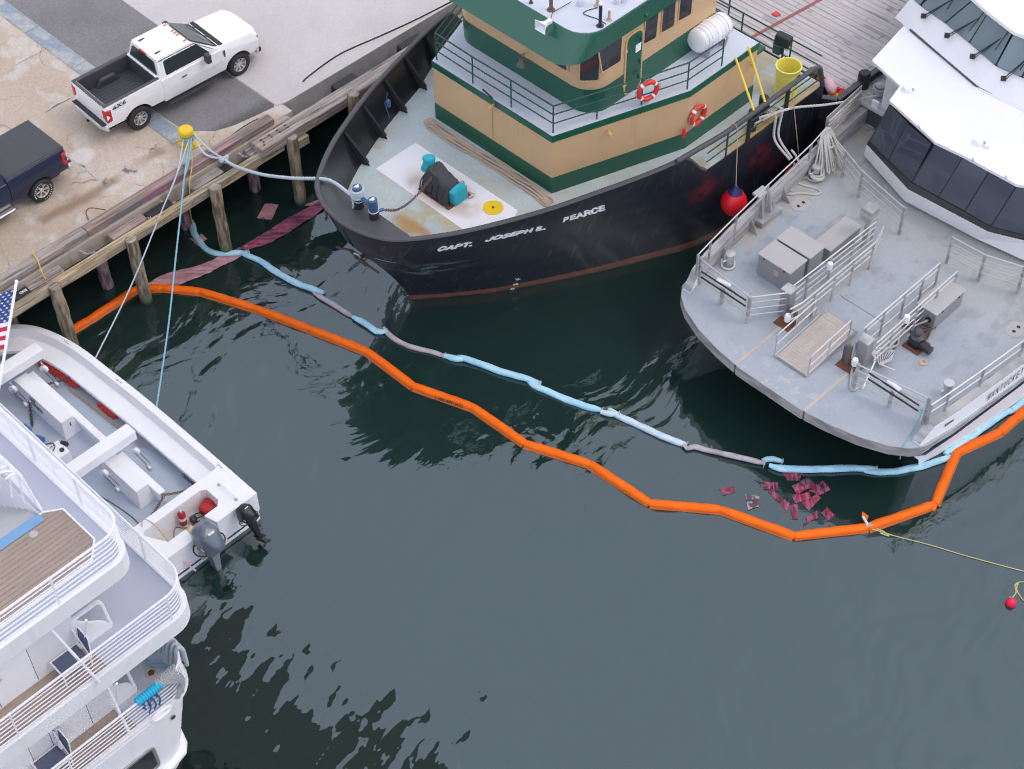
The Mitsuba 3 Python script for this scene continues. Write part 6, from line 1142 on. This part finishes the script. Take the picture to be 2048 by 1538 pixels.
def long_box(y0, y1, lab, mark):
    t = thing('long_box', lab, 'box'); part(t, 'body', convex([(x, y, .43) for x in (12.75, 13.28) for y in (y0 - .12, y1)] + [(x, y, 1.05) for x in (12.83, 13.2) for y in (y0, y1)]), 'yacht_panel', smooth=False); part(t, 'lid', cbox(12.8, 13.22, y0 - .02, y1, 1.05, 1.085, .008), 'white_gloss')
    if mark: part(t, 'lettering', cat([text_on(s_, .1, (12.79 - .045 * (.2 + k_ * .2), y1 - .75 - .0, .86 - .17 * k_), (0, -1, 0), (.12, 0, 1), .012) for k_, s_ in enumerate(('LIFE', 'JACKETS'))]), 'grey_ink', smooth=False); part(t, 'latch', obox((13.05, y0 - .07, .88), (.03, .02, .16)), 'black_matt')
long_box(31.6, 33.95, 'long white chest with dark lettering lying near the launch bow', True); long_box(28.02, 29.65, 'long white chest lying near the launch stern', False)
for i, (y0, y1, lab) in enumerate(((32.9, 34.5, 'row of red life jackets tucked under the launch side shelf near the bow'), (31.1, 32.0, 'small row of red life jackets under the launch side shelf amidships'))):
    ms = []
    for k_ in range(int((y1 - y0) / .16)):
        y = y0 + k_ * .16; xo = np.interp(y, [30, 33, 34.6], [14.42, 14.26, 13.99]); ms.append(jitter(rhull([(xo - .05, y, .6), (xo - .13, y + .1, .5), (xo + .1, y + .05, .66), (xo + .08, y, .48)], .075), .04, 8))
    single('life_jackets', ms, 'ring_orange', lab, 'life jacket', smooth=50)
for a, b, lab, s_ in (((14.25, 33.1, .80), (13.4, 33.35, .86), 'dark chain from the launch skid rail to the side shelf near the bow', .05), ((13.05, 33.75, .86), (12.35, 32.6, .45), 'dark chain running from the bow lifting beam to the launch deck', .08), ((13.35, 27.55, .86), (14.15, 27.1, .88), 'rusty chain from the stern skid rail to the launch side', .05), ((13.3, 27.5, .84), (12.2, 27.02, .9), 'rusty chain from the stern skid rail towards the yacht', .05), ((14.2, 27.75, .78), (14.22, 27.1, .86), 'short dark chain hanging along the launch inner corner', .05)):
    single('lashing_chain', chain(sag(a, b, s_, 10), .10, .015, .36), 'chain_dark' if 'dark' in lab else 'chain_rust', lab, 'chain')
single('deck_wire', tube(curve([(12.2, 29.2, .45), (12.35, 28.4, .44), (12.4, 27.6, .46), (12.2, 26.95, .6)], .1), .012, 5), 'cable_black', 'thin dark wire lying over the launch deck beside the stern chest', 'wire')
single('boat_pole', cat([rod((14.0, 33.0, .47), (14.2, 29.6, .47), .022, 8), rod((13.95, 33.0, .47), (14.12, 29.7, .47), .016, 6)]), 'rope_tan', 'tan boat pole lying on the launch deck under the side shelf', 'pole')
t = thing('steering_stand', 'white steering stand with a black wheel half hidden by the yacht rails', 'steering console'); q = at(115, 905, .9)
part(t, 'console', obox((q[0], q[1], .72), (.5, .6, .6), b=.03), 'white_paint'); part(t, 'wheel', torus(.24, .018, (q[0] - .2, q[1] + .15, 1.08), 24, 6, (-.2, .3, 1)), 'cable_black'); part(t, 'spokes', cat([rod((q[0] - .2, q[1] + .15, 1.07), (q[0] - .2 + .23 * math.cos(a), q[1] + .15 + .23 * math.sin(a), 1.08), .012, 5) for a in (0, 2.1, 4.2)]), 'cable_black', kind='stuff'); part(t, 'compass', disc((q[0] + .1, q[1] - .12, 1.02), .07, .05, 14), 'black_matt'); part(t, 'lever', obox((q[0] + .3, q[1] + .05, 1.0), (.1, .22, .14), rz=.5), 'black_matt'); part(t, 'hose_end', rod((q[0] + .26, q[1] - .1, .8), (q[0] + .4, q[1] - .35, .6), .03), 'pink_float')
q = at(75, 880, .5); single('blue_bag', cat([rhull([(q[0] - .1, q[1] + .4, .5), (q[0] + .1, q[1] - .1, .52)], .09), rhull([at(48, 852, .5), at(58, 860, .5)], .08)]), 'dark_blue_rope', 'dark blue bundle half hidden behind the yacht end rail', 'bundle', smooth=50)
for y in (34.0, 31.6, 27.0):
    x = np.interp(y, oc[::-1, 1], oc[::-1, 0]) - .13; part(launch, 'cleat_mark', cat([obox((x, y + d, 1.176), (.05, .012, .006)) for d in (-.07, .07)] + [obox((x + .03, y, 1.176), (.012, .26, .006))]), 'grey_ink')
part(launch, 'side_lettering', cat([text_on('CAPACITY', .055, (14.78, 30.9, .93 - .07 * 0), (0, -1, 0), (.35, 0, 1), .006, False), text_on('12 PERSONS', .05, (14.755, 30.85, .86), (0, -1, 0), (.35, 0, 1), .006, False)]), 'grey_ink', smooth=False)
# ---------------------------------------------------------------- booms, pads, sweeps and lines on the water
def boom_col(p, n, uv): return mix((.80, .125, .003), (.92, .165, .005), fbm(p.x * 3, p.y * 3, p.z * 6))
scene['boom_orange'] = pr(mikit.proc(boom_col), .5, spec=.25, bump=lambda p, n, uv: fbm(p.x * 5, p.y * 5, p.z * 5), bs=.02)
scene['boom_skirt'] = pr((.42, .10, .012), .5)
ob = [(128, 672), (178, 641), (272, 580), (325, 577), (402, 584), (512, 618), (620, 659), (735, 704), (828, 774), (945, 815), (1050, 888), (1182, 930), (1300, 1008), (1440, 1020), (1588, 1073), (1735, 1056), (1868, 1010), (1912, 906), (2000, 865), (2030, 838), (2075, 800)]
bp = ats(.02, *ob); boom = thing('containment_boom', 'orange floating containment boom curving over the water from the pilings to the ferry', 'boom')
for i in range(len(bp) - 1):
    a, b = bp[i].copy(), bp[i + 1].copy(); d = b - a; L = np.linalg.norm(d); d /= L; g = .0
    t_ = np.r_[0, .03, .1, .22, np.linspace(.3, .7, 5), .78, .9, .97, 1]; prof = np.r_[.84, .9, .97, 1, np.ones(5), 1, .97, .9, .84] * .134
    P = a + d * (g * .3 + t_[:, None] * (L - .6 * g)); P[:, 2] = .05
    m = tube(P, prof, 16, flat=.92); m = jitter(fine(m, .12), .012, 4, i)
    sg = part(boom, 'float_segment', m, 'boom_orange', smooth=60)
    s = np.cross([0, 0, 1.], d); s = s if s @ (EYE - a) > 0 else -s
    part(sg, 'skirt', jitter(slab([a + s * .10 + [0, 0, .03], b + s * .10 + [0, 0, .03], b + s * .2 + [0, 0, -.05], a + s * .2 + [0, 0, -.05]], .012), .02, 4, i), 'boom_skirt', smooth=False)
    if i and i != 15: part(boom, 'fold', jitter(fine(rhull([a - d * .09 - [0, 0, .01], a + d * .09 + [0, 0, .05]], .088, 2), .05), .03, 9, i), 'boom_orange', smooth=60)
part(boom, 'connector', cat([beam(bp[15] + (bp[14] - bp[15]) * .03 + [0, 0, .12], bp[15] + (bp[16] - bp[15]) * .06 + [0, 0, .12], .12, .05), beam(bp[15] + [0, .0, .12], bp[15] + [.1, .28, .2], .08, .05)]), 'galvanised')
part(boom, 'flap', slab([bp[15] + [.05, .1, .14], bp[15] + [.22, .16, .2], bp[15] + [.25, .4, .16], bp[15] + [.1, .3, .12]], .01), 'boom_orange', smooth=False)
a_, b_ = at(868, 797, .14), at(925, 815, .14); part(boom, 'lettering', text_on('1-800-899-4672', .085, a_ + [0, 0, .0], b_ - a_, np.cross(CF, b_ - a_) * np.sign(np.cross(CF, b_ - a_)[2]) + [0, 0, .6], .02, True, float(np.linalg.norm(b_ - a_))), 'ink', smooth=False)
def sock_mat(c0, c1): return pr(mikit.proc(lambda p, n, uv: mix(c0, c1, smoothstep(.3, .7, fbm(p.x * 4, p.y * 4, p.z * 4)))), .8, bump=lambda p, n, uv: fbm(p.x * 12, p.y * 12, p.z * 12), bs=.02)
scene['sock_blue'] = sock_mat((.33, .62, .78), (.44, .74, .86)); scene['sock_pale'] = sock_mat((.50, .64, .73), (.58, .72, .79)); scene['sock_pink'] = sock_mat((.36, .32, .35), (.47, .45, .49))
socks = [('sock_blue', [(384, 442), (388, 462), (398, 482), (413, 498), (435, 507), (470, 505), (498, 506)]), ('sock_blue', [(486, 507), (520, 522), (548, 540), (590, 565), (648, 586)]), ('sock_pink', [(626, 583), (640, 594), (672, 612), (706, 634)]), ('sock_blue', [(706, 634), (738, 652), (752, 662), (775, 663)]), ('sock_pink', [(768, 655), (783, 672), (815, 692), (850, 700), (890, 712)]),
         ('sock_blue', [(888, 711), (905, 716), (922, 718), (920, 715), (945, 722), (1000, 742), (1055, 758), (1080, 768)]), ('sock_blue', [(1056, 755), (1066, 768), (1095, 783), (1140, 802), (1205, 822)]), ('sock_pale', [(1202, 824), (1222, 828), (1240, 828)]), ('sock_pale', [(1218, 819), (1240, 833), (1280, 852), (1330, 875), (1375, 890)]), ('sock_pink', [(1366, 888), (1374, 896), (1390, 893), (1420, 902), (1470, 912), (1530, 928)]),
         ('sock_blue', [(1524, 922), (1545, 918), (1566, 924)]), ('sock_blue', [(1538, 930), (1560, 936), (1600, 938), (1650, 938), (1700, 936), (1755, 938)]), ('sock_blue', [(1728, 942), (1770, 944), (1815, 938), (1860, 928), (1905, 912)]), ('sock_blue', [(1890, 908), (1903, 898), (1935, 878), (1975, 850), (2022, 818)]), ('sock_blue', [(2012, 826), (2030, 818), (2060, 790), (2085, 765)])]
sb = thing('absorbent_boom', 'pale blue absorbent boom of overlapping socks snaking over the water inside the orange boom', 'boom')
for i, (mname, pts) in enumerate(socks):
    P = curve(ats(.05 + .03 * (i % 2), *pts), .12); n = len(P); r = np.full(n, .106 if mname != 'sock_pink' else .085); k_ = np.arange(n); e_ = np.minimum(k_, n - 1 - k_); r = r * np.clip(.6 + .25 * e_, .5, 1)
    part(sb, 'sock', jitter(tube(P, r, 12, flat=.85), .022, 3.5, i), mname, smooth=60)
    if i < len(socks) - 1 and i != 2: part(sb, 'clip', torus(.1, .012, P[-1] * .9 + P[-2] * .1, 12, 5, P[-1] - P[-3]), 'rope_white')
def pad_col(p, n, uv):
    f = fbm(p.x * 6, p.y * 6); l = smoothstep(.45, .6, noise(p.x * 9 + 3 * noise(p.x * 3, p.y * 3), p.y * 9))
    k = smoothstep(.56, .62, noise((p.x + p.y) * 3.2 + 2 * noise(p.x * 4, p.y * 4), (p.x - p.y) * 16)); return mix((.04, .010, .028), (.27, .024, .066), smoothstep(.3, .7, f)) + C(.16, .09, .13) * k * .6 + C(.02, .01, .015) * l  # thin pale streaks put highlights into the pad colour
scene['pad_red'] = pr(mikit.proc(pad_col), .5, bump=lambda p, n, uv: fbm(p.x * 8, p.y * 8), bs=.03)
scene['pad_pink'] = pr(mikit.proc(lambda p, n, uv: mix((.38, .14, .18), (.55, .30, .34), fbm(p.x * 5, p.y * 5))), .6, bump=lambda p, n, uv: fbm(p.x * 8, p.y * 8), bs=.02)
scene['pad_grey'] = pr(mikit.proc(lambda p, n, uv: mix((.09, .05, .07), (.32, .28, .31), smoothstep(.4, .6, noise(p.x * 14, p.y * 14)))), .5)
def pad(corners, label, mat='pad_red', z=.012, seed=0):
    Q = ats(z, *corners); Q = Q.mean(0) + (Q - Q.mean(0)) * 1.04; n = 12; u = np.linspace(0, 1, n); uu, vv = np.meshgrid(u, u, indexing='ij'); uu, vv = uu[..., None], vv[..., None]
    G = Q[0] * (1 - uu) * (1 - vv) + Q[1] * uu * (1 - vv) + Q[2] * uu * vv + Q[3] * (1 - uu) * vv
    w = meshkit.fbm(G * 3.2 + seed, 3, seed) - .45; G[..., 2] += np.clip(w * .07, -.006, .06); e = meshkit.noise(G * 5 + 9, seed) - .5
    edge = (np.minimum(np.minimum(uu, 1 - uu), np.minimum(vv, 1 - vv)) < .02)[..., 0]; G[edge, :2] += (e[edge] * .05)[:, None]
    top = trimesh.Trimesh(G.reshape(-1, 3), grid_faces(n, n, False, False), process=False); bot = top.copy(); bot.apply_translation([0, 0, -.01]); single('absorbent_pad', cat([top, bot]), mat, label, 'absorbent pad', smooth=True)
pad([(1563, 945), (1605, 946), (1598, 962), (1575, 958)], 'dark red pad nearest below the blue boom at the ferry bow', seed=1)
pad([(1527, 964), (1556, 966), (1554, 982), (1528, 979)], 'small squarish red pad at the upper left of the pad cluster', seed=2)
pad([(1537, 984), (1550, 984), (1578, 1006), (1574, 1022)], 'long narrow red pad slanting down at the left of the cluster', seed=3)
pad([(1584, 972), (1618, 955), (1634, 970), (1594, 988)], 'largest bright red pad at the top of the pad cluster', seed=4, z=.03)
pad([(1618, 982), (1645, 962), (1660, 980), (1638, 990)], 'dark red pad at the right end of the cluster top', seed=5)
pad([(1584, 990), (1618, 984), (1622, 998), (1592, 1006)], 'crumpled dark red pad in the middle of the cluster', seed=6, z=.02)
pad([(1604, 1004), (1632, 990), (1642, 996), (1618, 1022)], 'red pad below the middle of the cluster, right side', seed=7)
pad([(1581, 1010), (1594, 1008), (1595, 1038), (1582, 1038)], 'small upright red pad at the bottom left of the cluster', seed=8)
pad([(1615, 1030), (1636, 1022), (1638, 1036), (1606, 1050)], 'bright pink red pad at the bottom of the cluster', seed=9)
pad([(1642, 1026), (1654, 1014), (1670, 1030), (1655, 1040)], 'diamond shaped pink pad nearest the orange boom connector', 'pad_red', seed=10)
pad([(1438, 978), (1466, 972), (1470, 985), (1446, 990)], 'lone faded pink pad left of the cluster', 'pad_red', seed=11)
pad([(1491, 991), (1518, 992), (1516, 1015), (1496, 1020)], 'grey speckled pad floating between the lone pad and the cluster', 'pad_grey', seed=12)
pad([(530, 408), (556, 410), (544, 436), (516, 434)], 'pale pink pad under the quay right of the tall piling', 'pad_pink', seed=13); pad([(520, 425), (546, 428), (542, 440), (514, 436)], 'pale pink pad half under the other one by the quay', 'pad_pink', .006, 14)
pad([(380, 478), (402, 468), (414, 478), (396, 491)], 'pink pad beside the hanging end of the blue boom', 'pad_pink', seed=15); pad([(600, 411), (650, 395), (640, 402), (628, 412)], 'pink pad half hidden under the black bow', 'pad_pink', seed=16)
def sweep_col(a, b): return lambda p, n, uv: mix(a, b, smoothstep(.3, .7, fbm((p.x - p.y) * .9, (p.x + p.y) * 9))) * (.8 + .3 * noise(p.x * 8, p.y * 8))
scene['sweep_pink'] = pr(mikit.proc(sweep_col((.40, .19, .23), (.56, .33, .37))), .6, bump=lambda p, n, uv: fbm(p.x * 5, p.y * 5), bs=.03); scene['sweep_dark'] = pr(mikit.proc(sweep_col((.15, .045, .09), (.36, .10, .16))), .5, bump=lambda p, n, uv: fbm(p.x * 5, p.y * 5), bs=.03)
def sweep(up, lo, mat, label, seed):
    A_, B_ = curve(ats(.02, *up), .12), curve(ats(.02, *lo), .12); n = 60; f = lambda c: np.stack([np.interp(np.linspace(0, 1, n), np.linspace(0, 1, len(c)), c[:, k]) for k in range(3)], -1)
    A_, B_ = f(A_), f(B_); v = np.linspace(0, 1, 9)[None, :, None]; G = A_[:, None] * (1 - v) + B_[:, None] * v; G[..., 2] += np.clip((meshkit.fbm(G * 2.6, 3, seed) - .42) * .16, 0, 1)
    single('absorbent_sweep', trimesh.Trimesh(G.reshape(-1, 3), grid_faces(n, 9, False, False), process=False), mat, label, 'absorbent sweep', smooth=True)
sweep([(286, 575), (330, 548), (400, 530), (455, 506), (496, 492)], [(300, 577), (345, 573), (400, 555), (440, 535), (496, 506)], 'sweep_pink', 'long pale pink absorbent sweep from the piling to the blue boom', 1)
sweep([(474, 498), (530, 465), (570, 440), (640, 402)], [(490, 502), (540, 486), (590, 458), (650, 418)], 'sweep_dark', 'dark wine red absorbent sweep running from the blue boom under the black bow', 2)
single('sweep_end', jitter(fine(tube(curve(ats(.06, (470, 502), (482, 498), (496, 497)), .06), .06, 10), .06), .03, 7), 'pad_red', 'crumpled bright red end of the sweep tied at the blue boom', 'absorbent sweep', smooth=60)
sweep([(130, 668), (190, 628), (245, 594), (270, 580)], [(142, 670), (200, 634), (250, 602), (272, 586)], 'sock_pink', 'pale lilac absorbent strip lying along the left end of the orange boom', 3)
# buoy and its line
bq = at(2022, 1205, .06); t = thing('marker_buoy', 'small bright red ball buoy floating at the right edge', 'buoy'); part(t, 'ball', trimesh.creation.icosphere(subdivisions=3, radius=.145).apply_translation(bq), 'buoy_red', smooth=True); part(t, 'eye', torus(.035, .012, bq + [.02, .07, .14], 12, 6, (1, 0, 0)), 'line_teal')
single('buoy_line', [tube(curve(ats(.02, (2024, 1196), (2032, 1185), (2030, 1172), (2037, 1165), (2033, 1178), (2042, 1195), (2052, 1203), (2064, 1200)), .05), .016, 6), tube(curve(ats(.02, (2030, 1170), (2036, 1165), (2052, 1164), (2066, 1168)), .05), .014, 6)], 'rope_yellow_wet', 'tangled yellow line floating beside the red ball buoy', 'line')
single('tow_line', [tube(curve(np.vstack([at(1745, 1058, .12), at(1790, 1072, .02), at(1860, 1090, .02), at(1940, 1114, .02), at(2060, 1146, .02)]), .15), .014, 6), tube(curve(ats(.03, (1748, 1056), (1765, 1062), (1778, 1072), (1760, 1066)), .05), .018, 6)], 'rope_yellow_wet', 'thin yellow line floating from the orange boom connector to the right', 'line')
# ---------------------------------------------------------------- mooring lines
BO = B + np.array([0, 0, .46])
def around(z, r=.2): return torus(r, .03, B + [0, 0, z], 20, 7, (.05, .08, 1))
bow = np.array([SX - 2.45, SY + .6, 5.12]); bl = at(645, 358, 5.1); kn = at(448, 318, 2.95)
e0 = np.vstack([BO + [.17, -.05, .0], at(420, 300, 3.24), kn]); mid = np.vstack([kn, at(470, 332, 3.05), at(520, 348, 3.6), at(580, 356, 4.4), bl, at(670, 366, 5.15), sp(-1.72, .3, 5.4)])
single('mooring_line', [rope(mid, .05), rope(e0, .038), rope(np.vstack([BO + [.12, -.18, -.08], at(411, 309, 3.22), kn]), .038), jitter(fine(rhull([kn - [.12, 0, 0], kn + [.1, -.02, .03]], .07, 2), .06), .04, 12), jitter(fine(rhull([at(452, 325, 2.7), at(460, 337, 2.55)], .06, 2), .06), .05, 14), around(.36, .2)] + [torus(.17, .045, sp(-1.62, .12, 5.42 + .075 * i), 22, 7, (.1 * math.sin(i * 2), .12, 1)) for i in range(4)] + [rope([sp(-1.75, .25, 5.5), sp(-1.8, .15, 5.2), sp(-1.78, .2, 5.0)], .03)], 'rope_pale', 'thick pale mooring line from the yellow bollard to the blue bow bitts', 'rope')
single('mooring_line', [rope(np.vstack([BO + [-.16, -.06, -.05], at(353, 350, 3.22), at(322, 425, 2.75), at(262, 572, 1.9), at(188, 722, 1.1)]), .023), rope(np.vstack([BO + [-.02, -.18, -.05], at(358, 338, 3.24), at(341, 378, 3.02)]), .022), around(.26, .19)], 'rope_pale', 'pale mooring line from the yellow bollard to the launch, the left one', 'rope')
single('mooring_line', [rope(np.vstack([BO + [.0, -.18, -.1], at(370, 345, 3.24), at(362, 420, 2.8), at(352, 510, 2.4), at(337, 650, 1.8), at(312, 822, 1.1)]), .026), rope(np.vstack([BO + [.08, -.18, -.02], at(376, 330, 3.28), at(369, 352, 3.2)]), .022), around(.30, .2)], 'rope_blue', 'light blue mooring line from the yellow bollard to the launch, the right one', 'rope')
single('yellow_rope', tube(curve(np.vstack([BO + [.06, -.17, -.1], at(384, 330, 3.2), at(381, 352, 3.2), at(379, 385, 2.78), at(380, 420, 1.4), at(384, 443, .15)]), .1), .014, 6), 'rope_yellow', 'thin yellow cord from the bollard to the hanging end of the blue boom', 'cord')
single('yellow_rope', [tube(curve(np.vstack([at(66, 507, 3.2), at(75, 520, 3.2), at(84, 545, 2.95), at(92, 560, 2.7), at(104, 590, 2.3), at(128, 672, .4)]), .1), .02, 6), tube(curve([at(66, 500, 3.22), at(66, 508, 3.25), at(60, 508, 3.22)], .04), .02, 6)], 'rope_yellow', 'yellow cord knotted over the grey curb timber at the left', 'cord')
a_ = np.array(sp(10.15, -5.0, 4.2)); b_ = BT + [-.1, -.1, .0]
single('breast_line', [rope(np.vstack([a_ + [-.16, .0, 0], a_ + [.2, -.25, .1], (a_ * .7 + b_ * .3) + [0, 0, .12], (a_ * .4 + b_ * .6) + [0, 0, .0], b_]), .04), rope(np.vstack([a_ + [0, -.16, -.1], a_ + [.5, -.4, .12], a_ + [1.0, -.6, .12]]), .036), torus(.18, .04, a_ + [0, 0, -.05], 20, 7), torus(.18, .04, a_ + [0, 0, -.14], 20, 7)], 'rope_white', 'long white line stretched from the black ship bitt to the ferry side bitt', 'rope')
a2 = np.array(sp(10.85, -4.85, 4.1)); b2 = hit(1575, 318, 1, SY - 5.9)
single('doubled_line', [rope(np.vstack([a2 + [s_ * .16, -.1, 0], a2 + [s_ * .16 + .05, -.5, .06], hit(1553, 275, 1, SY - 5.5) + [s_ * .1, 0, 0], fp(7.2, 5.1, 3.0) + [s_ * .05, 0, 0]]), .04) for s_ in (-1, 1)] + [torus(.18, .04, a2 + [0, 0, 0], 20, 7)], 'rope_white', 'doubled white line dropping from the black ship to the ferry bulwark', 'rope')
# ---------------------------------------------------------------- the wooden dock and the black vessel behind
def dock_col(seed): return lambda p, n, uv: mix((.45, .42, .415), (.53, .50, .50), smoothstep(.25, .75, fbm(p.y * .8 + seed, p.x * 22, p.z * 9))) * (.95 + .08 * noise(p.x * 3 + seed, p.y * .7)) * (1 - .25 * smoothstep(.82, .86, noise(p.x * 4.1, p.y * 1.9 + seed)))
for i in range(4):
    tint = (.98, 1., 1.02, .99)[i]; f = dock_col(i * 7.3); scene[f'dock_board_{i}'] = pr(mikit.proc((lambda f, t: lambda p, n, uv: f(p, n, uv) * t)(f, tint)), .85, spec=.2)
dock = thing('wooden_dock', 'weathered grey plank dock behind the stern of the black ship', 'dock')
X0, wB = 38.3, .255; rr_ = random.Random(5); cnt = 0
part(dock, 'dock_frame', cbox(X0 + .05, 64, -5, 34.6, 2.2, 2.80, 0), 'dark_grey')
for i in range(64):
    x = X0 + i * wB; y = 2. - rr_.uniform(0, 3)
    while y < 34.5:
        y1 = y + rr_.choice((7.2, 8.2, 9.1)); ylo, yhi = max(y, -1), min(y1, 34.5)
        p1, p2 = pix([x, ylo, 2.9]), pix([x, yhi, 2.9]); vis = max(p1[0], p2[0]) > 1380 and min(p1[1], p2[1]) < 330 and max(p1[1], p2[1]) > -40
        if vis and cnt < 290: part(dock, 'plank', cbox(x + .008, x + wB - .008, ylo + .006, yhi - .006, 2.81, 2.895 + rr_.uniform(0, .012), .012), f'dock_board_{rr_.randrange(4)}', smooth=False); cnt += 1
        y = y1
a_, b_ = at(1530, 60, 2.915), at(1650, -6, 2.915); a_ = a_ + (a_ - b_) * .4; ks = part(dock, 'painted_line', beam(a_, b_ + (b_ - a_) * .3, .12, .012, .003), 'pink_float'); scene['line_red'] = pr((.30, .10, .10), .8); scene[ks]['bsdf'] = {'type': 'ref', 'id': 'line_red'}
q = at(1552, 28, 2.93); single('orange_marker', slab([q + [-.12, -.1, 0], q + [.1, -.14, 0], q + [.12, .1, 0], q + [-.1, .12, 0]], .02), 'ring_orange', 'small orange marker lying on the red line of the dock', 'marker', smooth=False)
single('white_board', [slab(ats(2.93, (1536, 130), (1543, 126), (1560, 138), (1552, 143)), .02), slab(ats(2.935, (1553, 141), (1570, 123), (1577, 128), (1561, 146)), .02)], 'white_paint', 'two white boards lying on the dock behind the black ship stern', 'board', smooth=False)
for x, y, lab in ((37.9, 33.4, 'tall grey dock piling behind the green stern railing'), (38.0, 30.9, 'second grey dock piling behind the boat deck')): single('dock_piling', pile(x, y, .24, 6.2 if y > 32 else 4.0, 40), 'pile_wood', lab, 'piling', smooth=50)
tug = thing('black_barge', 'black hulled vessel tucked between the wooden dock and the ferry house', 'vessel')
h0, h1 = at(1668, 262, 1.6), at(1790, 118, 3.0); yb = 23.0; xs0 = 36.9
part(tug, 'hull', convex([(x, y, z) for x, y in ((37.4, 23.05), (58, 23.05), (58, 25.6), (38.2, 25.9), (37.0, 24.9)) for z in (-.6, 2.3)]), 'black_gloss', smooth=False)
part(tug, 'bulwark', cat([beam((37.1, 24.0, 2.75), (37.6, 23.1, 2.75), .07, .9), beam((37.6, 23.08, 2.75), (58, 23.08, 2.75), .07, .9)]), 'black_matt'); part(tug, 'bulwark_cap', cat([beam((37.0, 24.1, 3.2), (37.6, 23.1, 3.2), .2, .06), beam((37.6, 23.08, 3.2), (58, 23.08, 3.2), .2, .06)]), 'dark_grey')
part(tug, 'red_trim', beam((38.0, 23.45, 2.35), (58, 23.45, 2.35), .12, .06), 'line_red'); part(tug, 'deck', cbox(38.2, 58, 23.2, 25.6, 2.3, 2.33, 0), 'dark_grey')
q = at(1722, 188, 2.6); bt_ = part(tug, 'bitt', lathe([(0, 0), (.34, 0), (.34, .05), (.2, .06), (.2, .85), (.16, .9), (0, .9)], q, 24), 'black_matt', smooth=40); part(bt_, 'horn', rod(q + [-.3, .12, .45], q + [.25, -.1, .5], .09, 10), 'black_matt')
for i, p_ in enumerate(((1682, 190), (1676, 205), (1690, 212))): part(tug, 'tyre_fender', torus(.22, .085, at(*p_, 1.9), 20, 8, (1, .4 * i - .3, .3)), 'black_rubber', smooth=True)
fq = at(1660, 172, 3.0); t = thing('pink_float', 'pink cylindrical float lying among orange rope on the dock edge', 'float'); part(t, 'body', mv(lathe([(0, -.34), (.1, -.32), (.17, -.22), (.17, .22), (.1, .32), (0, .34)], n=20), fq, rx=math.pi / 2, rz=-.6), 'pink_float', smooth=True); part(t, 'end_cap', mv(lathe([(0, .30), (.08, .31), (.05, .36), (0, .37)], n=14), fq, rx=math.pi / 2, rz=-.6), 'rope_white')
single('orange_rope', [rope([fq + [-.1 + .28 * math.cos(i * 1.3 + k_), -.45 + .25 * math.sin(i * 2.1 + k_ * .9), -.12 + .03 * i] for k_ in range(6)], .03) for i in range(5)], 'ring_orange', 'tangle of orange rope beside the pink float', 'rope')
single('yellow_tray', loft([[tuple(fq + [-.1 + .42 * math.cos(a), -.45 + .34 * math.sin(a), z]) for a in np.arange(0, 6.28, .5)] for z in (-.22, -.12)]), 'yellow_cloth', 'shallow yellow tray under the orange rope on the dock', 'tray')
single('tan_crates', [obox(at(1628, 148, 2.95), (.3, .4, .3), rz=.3, b=.03), obox(at(1642, 165, 2.95), (.35, .3, .25), rz=.8, b=.03), obox(at(1618, 160, 2.95), (.3, .3, .2), rz=.1, b=.03)], 'rust', 'rusty boxes on the dock just behind the yellow drum', 'box')
